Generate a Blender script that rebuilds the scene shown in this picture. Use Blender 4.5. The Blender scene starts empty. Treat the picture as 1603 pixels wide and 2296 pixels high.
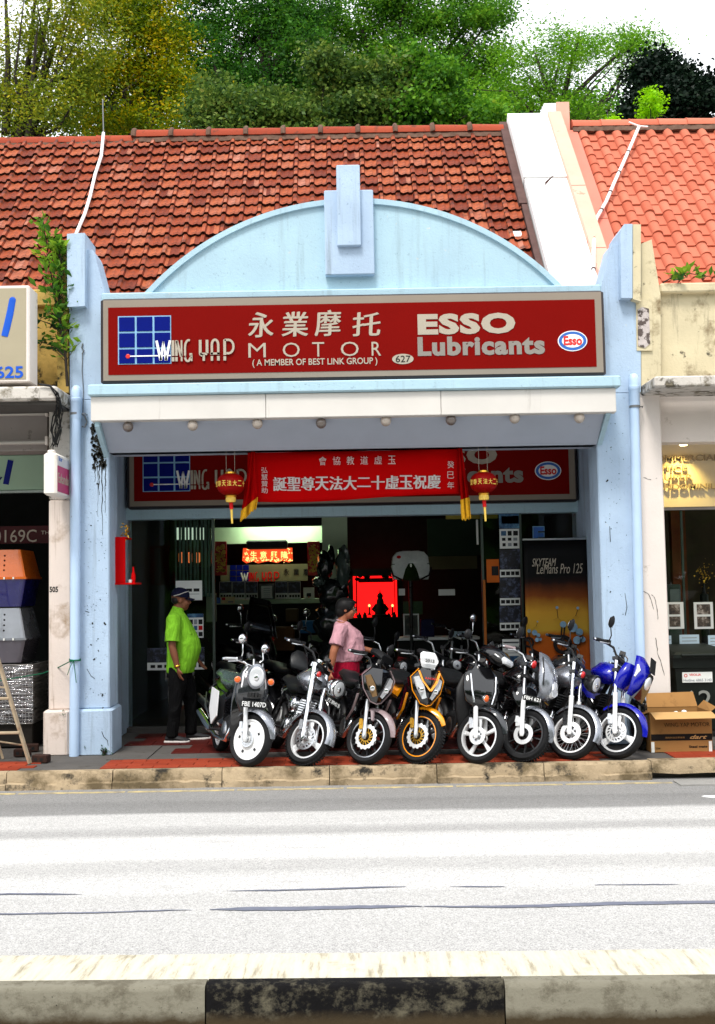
import bpy, math, random
import numpy as np
from mathutils import Vector, Matrix, Euler

# ------------------------------------------------------------------ camera, sky, sun, exposure
SC = bpy.context.scene
COL = SC.collection
PX, PY, FPX = 767.0, 1148.0, 2460.0            # principal point and focal length, photo width taken as 1603 units
PITCH, ROLL = math.atan(166 / 2460), 0.0172
CAM = Vector((0, 0, 1.68))
_u0 = Vector((0, -math.sin(PITCH), math.cos(PITCH)))
FWD = Vector((0, math.cos(PITCH), math.sin(PITCH)))
_x = Vector((1, 0, 0))
RIGHT = _x * math.cos(ROLL) - _u0 * math.sin(ROLL)
UP = _x * math.sin(ROLL) + _u0 * math.cos(ROLL)
cam_d = bpy.data.cameras.new('camera')
cam = bpy.data.objects.new('camera', cam_d)
COL.objects.link(cam)
cam.matrix_world = Matrix(((RIGHT.x, UP.x, -FWD.x, CAM.x), (RIGHT.y, UP.y, -FWD.y, CAM.y),
                           (RIGHT.z, UP.z, -FWD.z, CAM.z), (0, 0, 0, 1)))
cam_d.sensor_fit = 'VERTICAL'
cam_d.sensor_height = 36.0
cam_d.lens = 36.0 * FPX / 2296
cam_d.shift_x = (801.5 - PX) / 2296
cam_d.clip_end = 2000
SC.camera = cam

SUN_EL, SUN_AZ = math.radians(58), math.radians(200)     # azimuth of the sun from +Y, clockwise
world = bpy.data.worlds.new('World')
SC.world = world
world.use_nodes = True
_n, _l = world.node_tree.nodes, world.node_tree.links
_n.clear()
_out = _n.new('ShaderNodeOutputWorld')
_bg = _n.new('ShaderNodeBackground')
_sky = _n.new('ShaderNodeTexSky')
_sky.sky_type = 'NISHITA'
_sky.sun_disc = False
_sky.sun_elevation = SUN_EL
_sky.sun_rotation = SUN_AZ
_sky.dust_density = 3.0
_mix = _n.new('ShaderNodeMix')                            # even cloud cover in front of the sky
_mix.data_type = 'RGBA'
_mix.inputs['Factor'].default_value = 0.85
_mix.inputs['B'].default_value = (9.3, 9.5, 9.7, 1)
_l.new(_sky.outputs['Color'], _mix.inputs['A'])
_l.new(_mix.outputs['Result'], _bg.inputs['Color'])
_bg.inputs['Strength'].default_value = 0.10
_l.new(_bg.outputs['Background'], _out.inputs['Surface'])

sun_d = bpy.data.lights.new('sun', 'SUN')
sun_d.energy = 1.5
sun_d.angle = math.radians(14)
sun_d.color = (1.0, 0.96, 0.9)
sun = bpy.data.objects.new('sun', sun_d)
COL.objects.link(sun)
_sd = Vector((math.sin(SUN_AZ) * math.cos(SUN_EL), math.cos(SUN_AZ) * math.cos(SUN_EL), math.sin(SUN_EL)))
sun.rotation_euler = _sd.to_track_quat('Z', 'Y').to_euler()

SC.view_settings.view_transform = 'Standard'
SC.view_settings.look = 'None'
SC.view_settings.exposure = 1.12
SC.view_settings.gamma = 1.0
SC.view_settings.use_curve_mapping = False
SC.render.engine = 'CYCLES'
SC.cycles.use_denoising = True
SC.cycles.max_bounces = 7
SC.cycles.transparent_max_bounces = 12
SC.cycles.sample_clamp_indirect = 6.0
random.seed(7)
RNG = np.random.default_rng(7)

# ------------------------------------------------------------------ photo units to metres
def ray(x, y):
    return (RIGHT * ((x - PX) / FPX) + UP * ((PY - y) / FPX) + FWD)

def W(x, y, Y):
    d = ray(x, y)
    return CAM + d * ((Y - CAM.y) / d.y)

def G(x, y, Z=0.0):
    d = ray(x, y)
    return CAM + d * ((Z - CAM.z) / d.z)

def onplane(x, y, p0, n):
    d = ray(x, y)
    return CAM + d * ((p0 - CAM).dot(n) / d.dot(n))

def rect(x0, y0, x1, y1, Y):
    a, b = W(x0, (y0 + y1) / 2, Y), W(x1, (y0 + y1) / 2, Y)
    c, d = W((x0 + x1) / 2, y1, Y), W((x0 + x1) / 2, y0, Y)
    return a.x, b.x, c.z, d.z

def proj(p):
    v = Vector(p) - CAM
    z = v.dot(FWD)
    return PX + FPX * v.dot(RIGHT) / z, PY - FPX * v.dot(UP) / z

# ------------------------------------------------------------------ objects
MW = {}

def tag(o, label=None, cat=None, group=None, kind=None):
    if label: o['label'] = label
    if cat: o['category'] = cat
    if group: o['group'] = group
    if kind: o['kind'] = kind
    return o

def thing(name, label, cat, loc=(0, 0, 0), m=None, group=None):
    o = bpy.data.objects.new(name, None)
    o.empty_display_size = 0.2
    COL.objects.link(o)
    M = m if m is not None else Matrix.Translation(Vector(loc))
    o.matrix_world = M
    MW[o] = M.copy()
    return tag(o, label, cat, group)

def node(name, parent):
    o = bpy.data.objects.new(name, None)
    o.empty_display_size = 0.1
    COL.objects.link(o)
    o.parent = parent
    MW[o] = MW[parent].copy()
    return o

def attach(o, parent, world=True):
    if parent is None:
        MW[o] = o.matrix_basis.copy()
        return o
    o.parent = parent
    if world:
        o.matrix_parent_inverse = MW[parent].inverted()
        MW[o] = o.matrix_basis.copy()
    else:
        MW[o] = MW[parent] @ o.matrix_basis
    return o

def kids(o):
    return [c for c in bpy.data.objects if c.parent == o]

def dup_tree(o, parent=None):
    c = o.copy()
    COL.objects.link(c)
    if parent is not None:
        c.parent = parent
    MW[c] = MW[o].copy()
    for ch in kids(o):
        dup_tree(ch, c)
    return c

class MB:
    """collects shapes and links them as one mesh"""
    def __init__(s, M=None):
        s.v, s.f, s.mi, s.cur = [], [], [], 0
        s.M = M.copy() if M is not None else None
    def add(s, vs, fs):
        b = len(s.v)
        if s.M is not None:
            s.v.extend((s.M @ Vector(p))[:] for p in vs)
        else:
            s.v.extend(tuple(p) for p in vs)
        for f in fs:
            s.f.append(tuple(b + i for i in f))
            s.mi.append(s.cur)
        return s
    def box(s, x0, x1, y0, y1, z0, z1):
        vs = [(x0, y0, z0), (x1, y0, z0), (x1, y1, z0), (x0, y1, z0), (x0, y0, z1), (x1, y0, z1), (x1, y1, z1), (x0, y1, z1)]
        return s.add(vs, [(0, 3, 2, 1), (4, 5, 6, 7), (0, 1, 5, 4), (1, 2, 6, 5), (2, 3, 7, 6), (3, 0, 4, 7)])
    def bbox(s, x0, x1, y0, y1, z0, z1, b=0.01):
        """box with chamfered edges"""
        b = min(b, (x1 - x0) * .45, (y1 - y0) * .45, (z1 - z0) * .45)
        secs = []
        for z, k in ((z0, b), (z0 + b, 0), (z1 - b, 0), (z1, b)):
            X0, X1, Y0, Y1 = x0 + k, x1 - k, y0 + k, y1 - k
            secs.append([(X0 + b, Y0, z), (X1 - b, Y0, z), (X1, Y0 + b, z), (X1, Y1 - b, z), (X1 - b, Y1, z), (X0 + b, Y1, z), (X0, Y1 - b, z), (X0, Y0 + b, z)])
        return s.loft(secs)
    def obox(s, c, hx, hy, hz, R=None):
        c = Vector(c)
        R = R if R is not None else Matrix.Identity(3)
        vs = [c + R @ Vector((sx * hx, sy * hy, sz * hz)) for sz in (-1, 1) for sx, sy in ((-1, -1), (1, -1), (1, 1), (-1, 1))]
        return s.add(vs, [(0, 3, 2, 1), (4, 5, 6, 7), (0, 1, 5, 4), (1, 2, 6, 5), (2, 3, 7, 6), (3, 0, 4, 7)])
    def quad(s, a, b, c, d):
        return s.add([a, b, c, d], [(0, 1, 2, 3)])
    def loft(s, secs, close=True, cap=True):
        n = len(secs[0])
        vs = [p for r in secs for p in r]
        fs = []
        for i in range(len(secs) - 1):
            for j in range(n if close else n - 1):
                k = (j + 1) % n
                fs.append((i * n + j, i * n + k, (i + 1) * n + k, (i + 1) * n + j))
        if cap and close:
            fs.append(tuple(range(n - 1, -1, -1)))
            fs.append(tuple((len(secs) - 1) * n + j for j in range(n)))
        return s.add(vs, fs)
    def tube(s, pts, r, n=8, cap=True, flat=None):
        pts = [Vector(p) for p in pts]
        rs = r if isinstance(r, (list, tuple)) else [r] * len(pts)
        secs, prev = [], None
        for i, p in enumerate(pts):
            t = (pts[min(i + 1, len(pts) - 1)] - pts[max(i - 1, 0)])
            t = t.normalized() if t.length > 1e-9 else Vector((0, 0, 1))
            if prev is None:
                a = Vector((0, 0, 1)) if abs(t.z) < .9 else Vector((0, 1, 0))
                u = t.cross(a).normalized()
            else:
                u = (prev - t * prev.dot(t))
                u = u.normalized() if u.length > 1e-6 else t.orthogonal().normalized()
            prev = u
            w = t.cross(u)
            k = flat if flat else 1
            secs.append([p + (u * math.cos(2 * math.pi * j / n) + w * math.sin(2 * math.pi * j / n) * k) * rs[i] for j in range(n)])
        return s.loft(secs, cap=cap)
    def lathe(s, prof, o=(0, 0, 0), axis=(0, 0, 1), n=20, cap=True):
        """prof: (radius, height along axis)"""
        o, a = Vector(o), Vector(axis).normalized()
        u = a.orthogonal().normalized()
        w = a.cross(u)
        secs = [[o + a * h + (u * math.cos(2 * math.pi * j / n) + w * math.sin(2 * math.pi * j / n)) * max(r, 1e-4) for j in range(n)] for r, h in prof]
        return s.loft(secs, cap=cap)
    def ring(s, prof, o=(0, 0, 0), axis=(0, 0, 1), n=32, a0=0, a1=None, ref=None):
        """closed profile (radius, height) swept round the axis; an arc when a1 is given"""
        o, a = Vector(o), Vector(axis).normalized()
        u = Vector(ref).normalized() if ref else a.orthogonal().normalized()
        w = a.cross(u)
        full = a1 is None
        steps = n if full else n + 1
        m = len(prof)
        vs = []
        for i in range(steps):
            t = 2 * math.pi * i / n if full else a0 + (a1 - a0) * i / n
            d = u * math.cos(t) + w * math.sin(t)
            vs += [o + a * h + d * r for r, h in prof]
        fs = []
        for i in range(n):
            k = (i + 1) % steps
            for j in range(m):
                q = (j + 1) % m
                fs.append((i * m + j, k * m + j, k * m + q, i * m + q))
        if not full:
            fs.append(tuple(range(m)))
            fs.append(tuple((steps - 1) * m + j for j in range(m - 1, -1, -1)))
        return s.add(vs, fs)
    def torus(s, o, axis, R, r, n=36, m=10, sq=1.0, **k):
        return s.ring([(R + r * math.cos(2 * math.pi * j / m), r * sq * math.sin(2 * math.pi * j / m)) for j in range(m)], o, axis, n, **k)
    def ell(s, c, rx, ry, rz, n=16, m=10, R=None):
        c = Vector(c)
        R = R if R is not None else Matrix.Identity(3)
        vs = [c + R @ Vector((0, 0, -rz))]
        for i in range(1, m):
            t = -math.pi / 2 + math.pi * i / m
            for j in range(n):
                p = 2 * math.pi * j / n
                vs.append(c + R @ Vector((rx * math.cos(t) * math.cos(p), ry * math.cos(t) * math.sin(p), rz * math.sin(t))))
        vs.append(c + R @ Vector((0, 0, rz)))
        fs = [(0, 1 + (j + 1) % n, 1 + j) for j in range(n)]
        for i in range(m - 2):
            for j in range(n):
                k = (j + 1) % n
                fs.append((1 + i * n + j, 1 + i * n + k, 1 + (i + 1) * n + k, 1 + (i + 1) * n + j))
        b = 1 + (m - 2) * n
        fs += [(b + j, b + (j + 1) % n, len(vs) - 1) for j in range(n)]
        return s.add(vs, fs)
    def prism(s, poly, o, u, w, t):
        """polygon (a,b) in the plane o + a u + b w, thickness vector t"""
        o, u, w, t = Vector(o), Vector(u), Vector(w), Vector(t)
        n = len(poly)
        lo = [o + u * a + w * b for a, b in poly]
        hi = [p + t for p in lo]
        fs = [tuple(range(n - 1, -1, -1)), tuple(range(n, 2 * n))]
        fs += [(j, (j + 1) % n, n + (j + 1) % n, n + j) for j in range(n)]
        return s.add(lo + hi, fs)
    def ribbon(s, pts, w, o, u, v, t):
        """flat stroke of width w through (a,b) points with mitred corners"""
        P = [Vector((a, b)) for a, b in pts]
        ws = w if isinstance(w, (list, tuple)) else [w] * len(P)
        L, R = [], []
        for i, p in enumerate(P):
            d = P[min(i + 1, len(P) - 1)] - P[max(i - 1, 0)]
            d = d.normalized() if d.length else Vector((1, 0))
            nrm = Vector((-d.y, d.x))
            L.append(p + nrm * ws[i] / 2)
            R.append(p - nrm * ws[i] / 2)
        for i in range(len(P) - 1):
            s.prism([tuple(L[i]), tuple(R[i]), tuple(R[i + 1]), tuple(L[i + 1])], o, u, v, t)
        return s
    def mesh(s, name, smooth=None):
        me = bpy.data.meshes.new(name)
        me.from_pydata(s.v, [], s.f)
        if any(s.mi):
            me.polygons.foreach_set('material_index', s.mi)
        if smooth is not None:
            me.polygons.foreach_set('use_smooth', [True] * len(me.polygons))
            me.set_sharp_from_angle(angle=math.radians(smooth))
        me.update()
        return me
    def build(s, name, mats, parent=None, world=True, smooth=None, kind=None, label=None, fix=True):
        me = s.mesh(name, smooth)
        if fix:
            import bmesh
            b = bmesh.new()
            b.from_mesh(me)
            bmesh.ops.recalc_face_normals(b, faces=b.faces)
            b.to_mesh(me)
            b.free()
        for m in (mats if isinstance(mats, (list, tuple)) else [mats]):
            me.materials.append(m)
        o = bpy.data.objects.new(name, me)
        COL.objects.link(o)
        attach(o, parent, world)
        if kind: o['kind'] = kind
        if label: o['label'] = label
        return o

# ------------------------------------------------------------------ materials
def hexc(r, g, b):
    f = lambda c: (c / 255 / 12.92) if c / 255 <= .04045 else ((c / 255 + .055) / 1.055) ** 2.4
    return (f(r), f(g), f(b), 1)

class NT:
    def __init__(s, name):
        s.m = bpy.data.materials.new(name)
        s.m.use_nodes = True
        s.nt = s.m.node_tree
        s.n, s.l = s.nt.nodes, s.nt.links
        s.p = s.n['Principled BSDF']
        s.tc = s.n.new('ShaderNodeTexCoord')
    def link(s, a, b): s.l.new(a, b)
    def coords(s, sc=(1, 1, 1), loc=(0, 0, 0)):
        mp = s.n.new('ShaderNodeMapping')
        mp.inputs['Scale'].default_value = sc
        mp.inputs['Location'].default_value = loc
        s.link(s.tc.outputs['Object'], mp.inputs['Vector'])
        return mp.outputs['Vector']
    def noise(s, scale, detail=5, rough=.55, vec=None, dist=0):
        t = s.n.new('ShaderNodeTexNoise')
        t.inputs['Scale'].default_value = scale
        t.inputs['Detail'].default_value = detail
        t.inputs['Roughness'].default_value = rough
        t.inputs['Distortion'].default_value = dist
        s.link(vec if vec is not None else s.tc.outputs['Object'], t.inputs['Vector'])
        return t.outputs['Fac']
    def ramp(s, fac, stops, interp='LINEAR'):
        r = s.n.new('ShaderNodeValToRGB')
        r.color_ramp.interpolation = interp
        e = r.color_ramp.elements
        while len(e) < len(stops): e.new(.5)
        for k, (p, c) in enumerate(stops):
            e[k].position = p
            e[k].color = c if isinstance(c, (tuple, list)) else (c, c, c, 1)
        s.link(fac, r.inputs['Fac'])
        return r.outputs['Color']
    def mix(s, fac, a, b, mode='MIX'):
        m = s.n.new('ShaderNodeMix')
        m.data_type = 'RGBA'
        m.blend_type = mode
        for sock, val in (('Factor', fac), ('A', a), ('B', b)):
            i = m.inputs[sock]
            if hasattr(val, 'is_linked'): s.link(val, i)
            else: i.default_value = val
        return m.outputs['Result']
    def math(s, op, a, b=0.0):
        m = s.n.new('ShaderNodeMath')
        m.operation = op
        for k, val in enumerate((a, b)):
            if hasattr(val, 'is_linked'): s.link(val, m.inputs[k])
            else: m.inputs[k].default_value = val
        return m.outputs[0]
    def bump(s, h, strength=.3, dist=.01):
        b = s.n.new('ShaderNodeBump')
        b.inputs['Strength'].default_value = strength
        b.inputs['Distance'].default_value = dist
        s.link(h, b.inputs['Height'])
        s.link(b.outputs['Normal'], s.p.inputs['Normal'])
    def color(s, c):
        i = s.p.inputs['Base Color']
        if hasattr(c, 'is_linked'): s.link(c, i)
        else: i.default_value = c

def pmat(name, col, rough=.5, metal=0.0, var=.12, scale=6, bump=0.0, bscale=60, dirt=None, coat=0.0, emit=None, spec=None, streak=None):
    t = NT(name)
    c = col
    if var:
        f = t.noise(scale)
        lo = tuple(x * (1 - var) for x in col[:3]) + (1,)
        hi = tuple(min(1, x * (1 + var)) for x in col[:3]) + (1,)
        c = t.ramp(f, [(.3, lo), (.7, hi)])
    if dirt:
        for dc, amount, sc in dirt:
            f = t.ramp(t.noise(sc, 8, .65), [(amount[0], 0), (amount[1], 1)])
            c = t.mix(f, c, dc)
    if streak:
        dc, amount, sc = streak
        f = t.ramp(t.noise(1, 7, .7, t.coords(sc)), [(amount[0], 0), (amount[1], 1)])
        c = t.mix(f, c, dc)
    t.color(c)
    t.p.inputs['Roughness'].default_value = rough
    t.p.inputs['Metallic'].default_value = metal
    if coat: 
        t.p.inputs['Coat Weight'].default_value = coat
        t.p.inputs['Coat Roughness'].default_value = .06
    t.p.inputs['Specular IOR Level'].default_value = spec if spec is not None else (.5 if metal or rough < .45 else .2)
    if bump: t.bump(t.noise(bscale, 6, .6), bump)
    if emit:
        t.p.inputs['Emission Color'].default_value = col
        t.p.inputs['Emission Strength'].default_value = emit
    return t.m

def gloss(name, col, rough=.18, metal=0.0, coat=.6):
    t = NT(name)
    f = t.noise(5, 3)
    t.color(t.ramp(f, [(.3, tuple(x * .9 for x in col[:3]) + (1,)), (.7, tuple(min(1, x * 1.1) for x in col[:3]) + (1,))]))
    r = t.ramp(t.noise(30, 5), [(.35, rough * .7), (.75, rough * 1.6)])
    t.link(r, t.p.inputs['Roughness'])
    t.p.inputs['Metallic'].default_value = metal
    t.p.inputs['Coat Weight'].default_value = coat
    t.p.inputs['Coat Roughness'].default_value = .05
    return t.m

K = {}
def blue_wall(name, streaks=True):
    t = NT(name)
    c = t.ramp(t.noise(2.2, 6), [(.3, hexc(164, 184, 206)), (.7, hexc(178, 199, 220))] if streaks else [(.3, hexc(164, 192, 206)), (.7, hexc(172, 202, 214))])
    spots = t.ramp(t.noise(26, 8, .7), [(.60, 0), (.70, 1)])
    c = t.mix(t.math('MULTIPLY', spots, .55), c, hexc(112, 128, 146))
    chips = t.ramp(t.noise(9, 10, .75), [(.655, 0), (.67, 1)])
    c = t.mix(chips, c, hexc(196, 200, 198))
    if True:
        st = t.ramp(t.noise(1, 8, .7, t.coords((9, 9, .5))), [(.54, 0), (.76, 1)])
        c = t.mix(t.math('MULTIPLY', st, .55 if streaks else .3), c, hexc(95, 100, 100))
    t.color(c)
    t.p.inputs['Roughness'].default_value = .8
    t.p.inputs['Specular IOR Level'].default_value = .2
    t.bump(t.noise(45, 8, .65), .35, .012)
    return t.m
K['blue'] = blue_wall('pale_blue_plaster')
K['bluetrim'] = blue_wall('pale_blue_trim', False)
K['soffit'] = pmat('grey_blue_soffit', hexc(166, 174, 188), .8, var=.06, scale=2, bump=.1, dirt=[(hexc(120, 124, 130), (.62, .8), 3)])
K['pipe'] = pmat('painted_pipe', hexc(180, 204, 232), .42, var=.05, scale=3, dirt=[(hexc(120, 130, 140), (.68, .76), 14)])
K['fascia'] = pmat('cream_fascia', hexc(206, 202, 196), .6, var=.05, scale=2, streak=(hexc(120, 110, 100), (.62, .85), (5, 5, .6)))
K['cream'] = pmat('weathered_cream', hexc(204, 192, 160), .85, var=.12, scale=2, bump=.4, bscale=30, dirt=[(hexc(128, 112, 84), (.54, .68), 3.2), (hexc(60, 58, 50), (.62, .70), 7)], streak=(hexc(110, 100, 84), (.6, .8), (6, 6, .7)))
K['yellow'] = pmat('weathered_yellow', hexc(188, 158, 88), .85, var=.12, scale=2, bump=.4, bscale=30, dirt=[(hexc(44, 40, 32), (.56, .62), 3.5), (hexc(150, 128, 70), (.5, .7), 8)])
K['mould'] = pmat('mouldy_plaster', hexc(196, 190, 182), .9, var=.1, scale=3, bump=.4, bscale=35, dirt=[(hexc(44, 42, 38), (.54, .62), 4.5), (hexc(120, 112, 96), (.5, .66), 9)], streak=(hexc(70, 66, 60), (.6, .75), (9, 9, .8)))
K['offwhite'] = pmat('offwhite_plaster', hexc(222, 212, 204), .85, var=.05, scale=2, bump=.2, bscale=35, dirt=[(hexc(150, 136, 120), (.64, .74), 4), (hexc(80, 74, 66), (.72, .76), 11)])
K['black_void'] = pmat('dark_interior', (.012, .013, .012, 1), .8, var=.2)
K['white'] = pmat('bright_white_paint', (.86, .86, .85, 1), .7, var=.02, scale=2, bump=.08, dirt=[(hexc(150, 140, 130), (.73, .78), 5)])
K['pink_flash'] = pmat('faded_pink_metal', hexc(226, 168, 148), .6, var=.06, scale=3, dirt=[(hexc(200, 120, 100), (.62, .7), 6)])
K['pink_flash2'] = pmat('salmon_metal', hexc(206, 120, 102), .6, var=.06, scale=3)
K['rust'] = pmat('dark_rusty_flashing', hexc(88, 66, 62), .8, var=.2, scale=6)
K['chrome'] = pmat('chrome', (.82, .83, .85, 1), .12, 1.0, var=.04)
K['steel'] = pmat('brushed_steel', (.62, .63, .64, 1), .3, 1.0, var=.08, scale=20)
K['alu'] = pmat('painted_aluminium', (.74, .75, .76, 1), .35, .35, var=.05)
K['whitewheel'] = pmat('white_wheel_paint', (.8, .8, .8, 1), .35, var=.04)
K['blackmetal'] = gloss('black_metal', (.006, .006, .007, 1), .35, coat=.2)
K['blackplastic'] = pmat('black_plastic', (.008, .008, .009, 1), .5, var=.2, spec=.25)
K['rubber'] = pmat('tyre_rubber', (.010, .010, .011, 1), .7, var=.25, scale=14, bump=.2)
K['seat'] = pmat('black_vinyl', (.008, .009, .010, 1), .42, var=.2, spec=.3, bump=.15, bscale=200)
K['gold'] = pmat('gold_metal', hexc(222, 170, 60), .3, .9, var=.1)
K['goldprint'] = pmat('gold_print', hexc(232, 196, 90), .5, var=.1)
K['amber'] = gloss('amber_lens', hexc(240, 100, 20), .12)
K['redlens'] = gloss('red_lens', hexc(200, 16, 14), .12)
K['lens'] = gloss('clear_lens', (.78, .8, .83, 1), .16, .35)
K['ink'] = pmat('black_ink', (.012, .012, .012, 1), .6, var=0)
K['redink'] = pmat('red_paint', hexc(196, 18, 20), .55, var=.06)
K['wood'] = pmat('brown_wood', hexc(120, 76, 40), .6, var=.2, scale=10)
K['paper'] = pmat('white_paper', hexc(226, 228, 224), .7, var=.03)
K['glass'] = None
def thin_glass():
    t = NT('window_glass')
    tr = t.n.new('ShaderNodeBsdfTransparent'); tr.inputs['Color'].default_value = (.93, .96, .94, 1)
    gl = t.n.new('ShaderNodeBsdfGlossy'); gl.inputs['Roughness'].default_value = .02
    fr = t.n.new('ShaderNodeFresnel'); fr.inputs['IOR'].default_value = 1.35
    mx = t.n.new('ShaderNodeMixShader')
    t.link(fr.outputs[0], mx.inputs[0]); t.link(tr.outputs[0], mx.inputs[1]); t.link(gl.outputs[0], mx.inputs[2])
    t.link(mx.outputs[0], t.n['Material Output'].inputs['Surface'])
    return t.m
K['glass'] = thin_glass()

# ------------------------------------------------------------------ lettering
def text(body, name, mat, parent, box, Y, bold=0.0, depth=.004, shear=0.0, world=True, fit='both', smooth=None, spacing=1.0):
    """flat lettering filling box (photo units) on the plane Y, raised depth towards the street; box may be world (X0,X1,Z0,Z1)"""
    X0, X1, Z0, Z1 = box if len(box) == 4 and isinstance(box, tuple) else rect(*box, Y)
    me = glyphs(body, bold, shear, spacing)
    v = np.empty(len(me.vertices) * 3)
    me.vertices.foreach_get('co', v)
    v = v.reshape(-1, 3)
    mn, mx = v.min(0), v.max(0)
    sx = (X1 - X0) / (mx[0] - mn[0])
    sz = (Z1 - Z0) / (mx[1] - mn[1])
    if fit == 'height': sx = sz * 1.0
    out = np.empty_like(v)
    out[:, 0] = X0 + (v[:, 0] - mn[0]) * sx
    out[:, 2] = Z0 + (v[:, 1] - mn[1]) * sz
    zr = (v[:, 2] - mn[2]) / max(mx[2] - mn[2], 1e-9)
    out[:, 1] = Y - zr * depth
    me.vertices.foreach_set('co', out.ravel())
    me.update()
    me.materials.clear()
    me.materials.append(mat)
    me.name = name
    o = bpy.data.objects.new(name, me)
    COL.objects.link(o)
    return attach(o, parent, world)

def glyphs(body, bold=0.0, shear=0.0, spacing=1.0):
    c = bpy.data.curves.new('glyphs', 'FONT')
    c.body = body
    c.offset = bold
    c.shear = shear
    c.extrude = .01
    c.resolution_u = 3
    c.space_character = spacing
    o = bpy.data.objects.new('glyphs', c)
    COL.objects.link(o)
    bpy.context.view_layer.update()
    me = bpy.data.meshes.new_from_object(o.evaluated_get(bpy.context.evaluated_depsgraph_get()))
    bpy.data.objects.remove(o)
    bpy.data.curves.remove(c)
    return me

def text_on(body, name, mat, parent, o, u, w, wid, hei, bold=0.0, depth=.002, world=False, shear=0.0):
    """lettering in any plane: lower-left corner o, unit directions u (right) and w (up)"""
    me = glyphs(body, bold, shear)
    o, u, w = Vector(o), Vector(u).normalized(), Vector(w).normalized()
    n = u.cross(w).normalized()
    xs = [v.co.x for v in me.vertices]; ys = [v.co.y for v in me.vertices]; zs = [v.co.z for v in me.vertices]
    for v in me.vertices:
        a = (v.co.x - min(xs)) / (max(xs) - min(xs)) * wid
        b = (v.co.y - min(ys)) / (max(ys) - min(ys)) * hei
        c = (v.co.z - min(zs)) / (max(zs) - min(zs)) * depth
        v.co = o + u * a + w * b + n * c
    me.materials.clear(); me.materials.append(mat); me.name = name
    ob = bpy.data.objects.new(name, me)
    COL.objects.link(ob)
    return attach(ob, parent, world)
# ================================================================== ground, road, kerbs, pavement
YF, YK, YS, ZR = 11.44, 10.36, 13.15, -0.165      # facade, kerb edge, shopfront, road level
def concrete_kerb(name, base, mossy=True):
    t = NT(name)
    c = t.ramp(t.noise(3, 7, .6), [(.3, tuple(x * .8 for x in base[:3]) + (1,)), (.7, base)])
    if mossy:
        c = t.mix(t.ramp(t.noise(2.6, 10, .68), [(.47, 0), (.60, .85)]), c, hexc(84, 70, 44))
        c = t.mix(t.ramp(t.noise(4.2, 10, .7, t.coords((1, 1, 1), (4, 7, 2))), [(.54, 0), (.64, 1)]), c, hexc(34, 30, 22))
    c = t.mix(t.ramp(t.noise(38, 4, .6), [(.68, 0), (.72, 1)]), c, hexc(30, 28, 26))
    t.color(c)
    t.p.inputs['Roughness'].default_value = .9
    t.bump(t.noise(30, 9, .7), .6, .02)
    return t.m
K['kerb'] = concrete_kerb('mossy_kerb_concrete', hexc(172, 152, 122))
K['kerbgrey'] = concrete_kerb('grey_kerb_paint', hexc(150, 148, 144), False)
def kerb_face(name, paint, bare, lo, hi):
    t = NT(name)
    n = t.noise(7.5, 12, .78, t.coords((1, 1, 1.2)))
    c = t.mix(t.ramp(n, [(lo, 0), (hi, 1)]), paint, bare)
    c = t.mix(t.ramp(t.noise(9, 9, .7, t.coords((1, 1, 1), (3, 1, 5))), [(.62, 0), (.7, 1)]), c, hexc(50, 47, 40))
    c = t.mix(t.ramp(t.noise(60, 3), [(.7, 0), (.73, 1)]), c, hexc(24, 22, 20))
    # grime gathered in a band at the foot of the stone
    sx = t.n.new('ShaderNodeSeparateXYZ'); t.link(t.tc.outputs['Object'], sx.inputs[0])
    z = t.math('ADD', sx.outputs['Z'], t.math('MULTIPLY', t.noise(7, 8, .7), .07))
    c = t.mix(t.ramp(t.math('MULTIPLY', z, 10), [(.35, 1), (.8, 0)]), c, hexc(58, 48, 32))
    t.color(c)
    t.p.inputs['Roughness'].default_value = .85
    t.p.inputs['Specular IOR Level'].default_value = .15
    t.bump(t.noise(26, 10, .75), .55, .02)
    return t.m
K['faceG'] = kerb_face('worn_grey_kerb_paint', hexc(122, 118, 104), hexc(96, 91, 78), .48, .6)
K['faceB'] = kerb_face('worn_black_kerb_paint', hexc(9, 8, 9), hexc(92, 87, 72), .49, .66)
def kerb_top(name):
    t = NT(name)
    c = t.ramp(t.noise(1, 8, .7, t.coords((26, 3.2, 6))), [(.3, hexc(196, 192, 178)), (.54, hexc(184, 178, 160)), (.72, hexc(118, 108, 84))])
    c = t.mix(t.ramp(t.noise(6, 9, .7), [(.58, 0), (.76, .8)]), c, hexc(132, 122, 98))
    t.color(c); t.p.inputs['Roughness'].default_value = .9
    t.bump(t.noise(40, 8, .7), .4, .01)
    return t.m
K['ktop'] = kerb_top('weathered_divider_top')
K['soil'] = pmat('bare_ground', (.09, .085, .07, 1), .95, var=.3, scale=.6)
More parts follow.
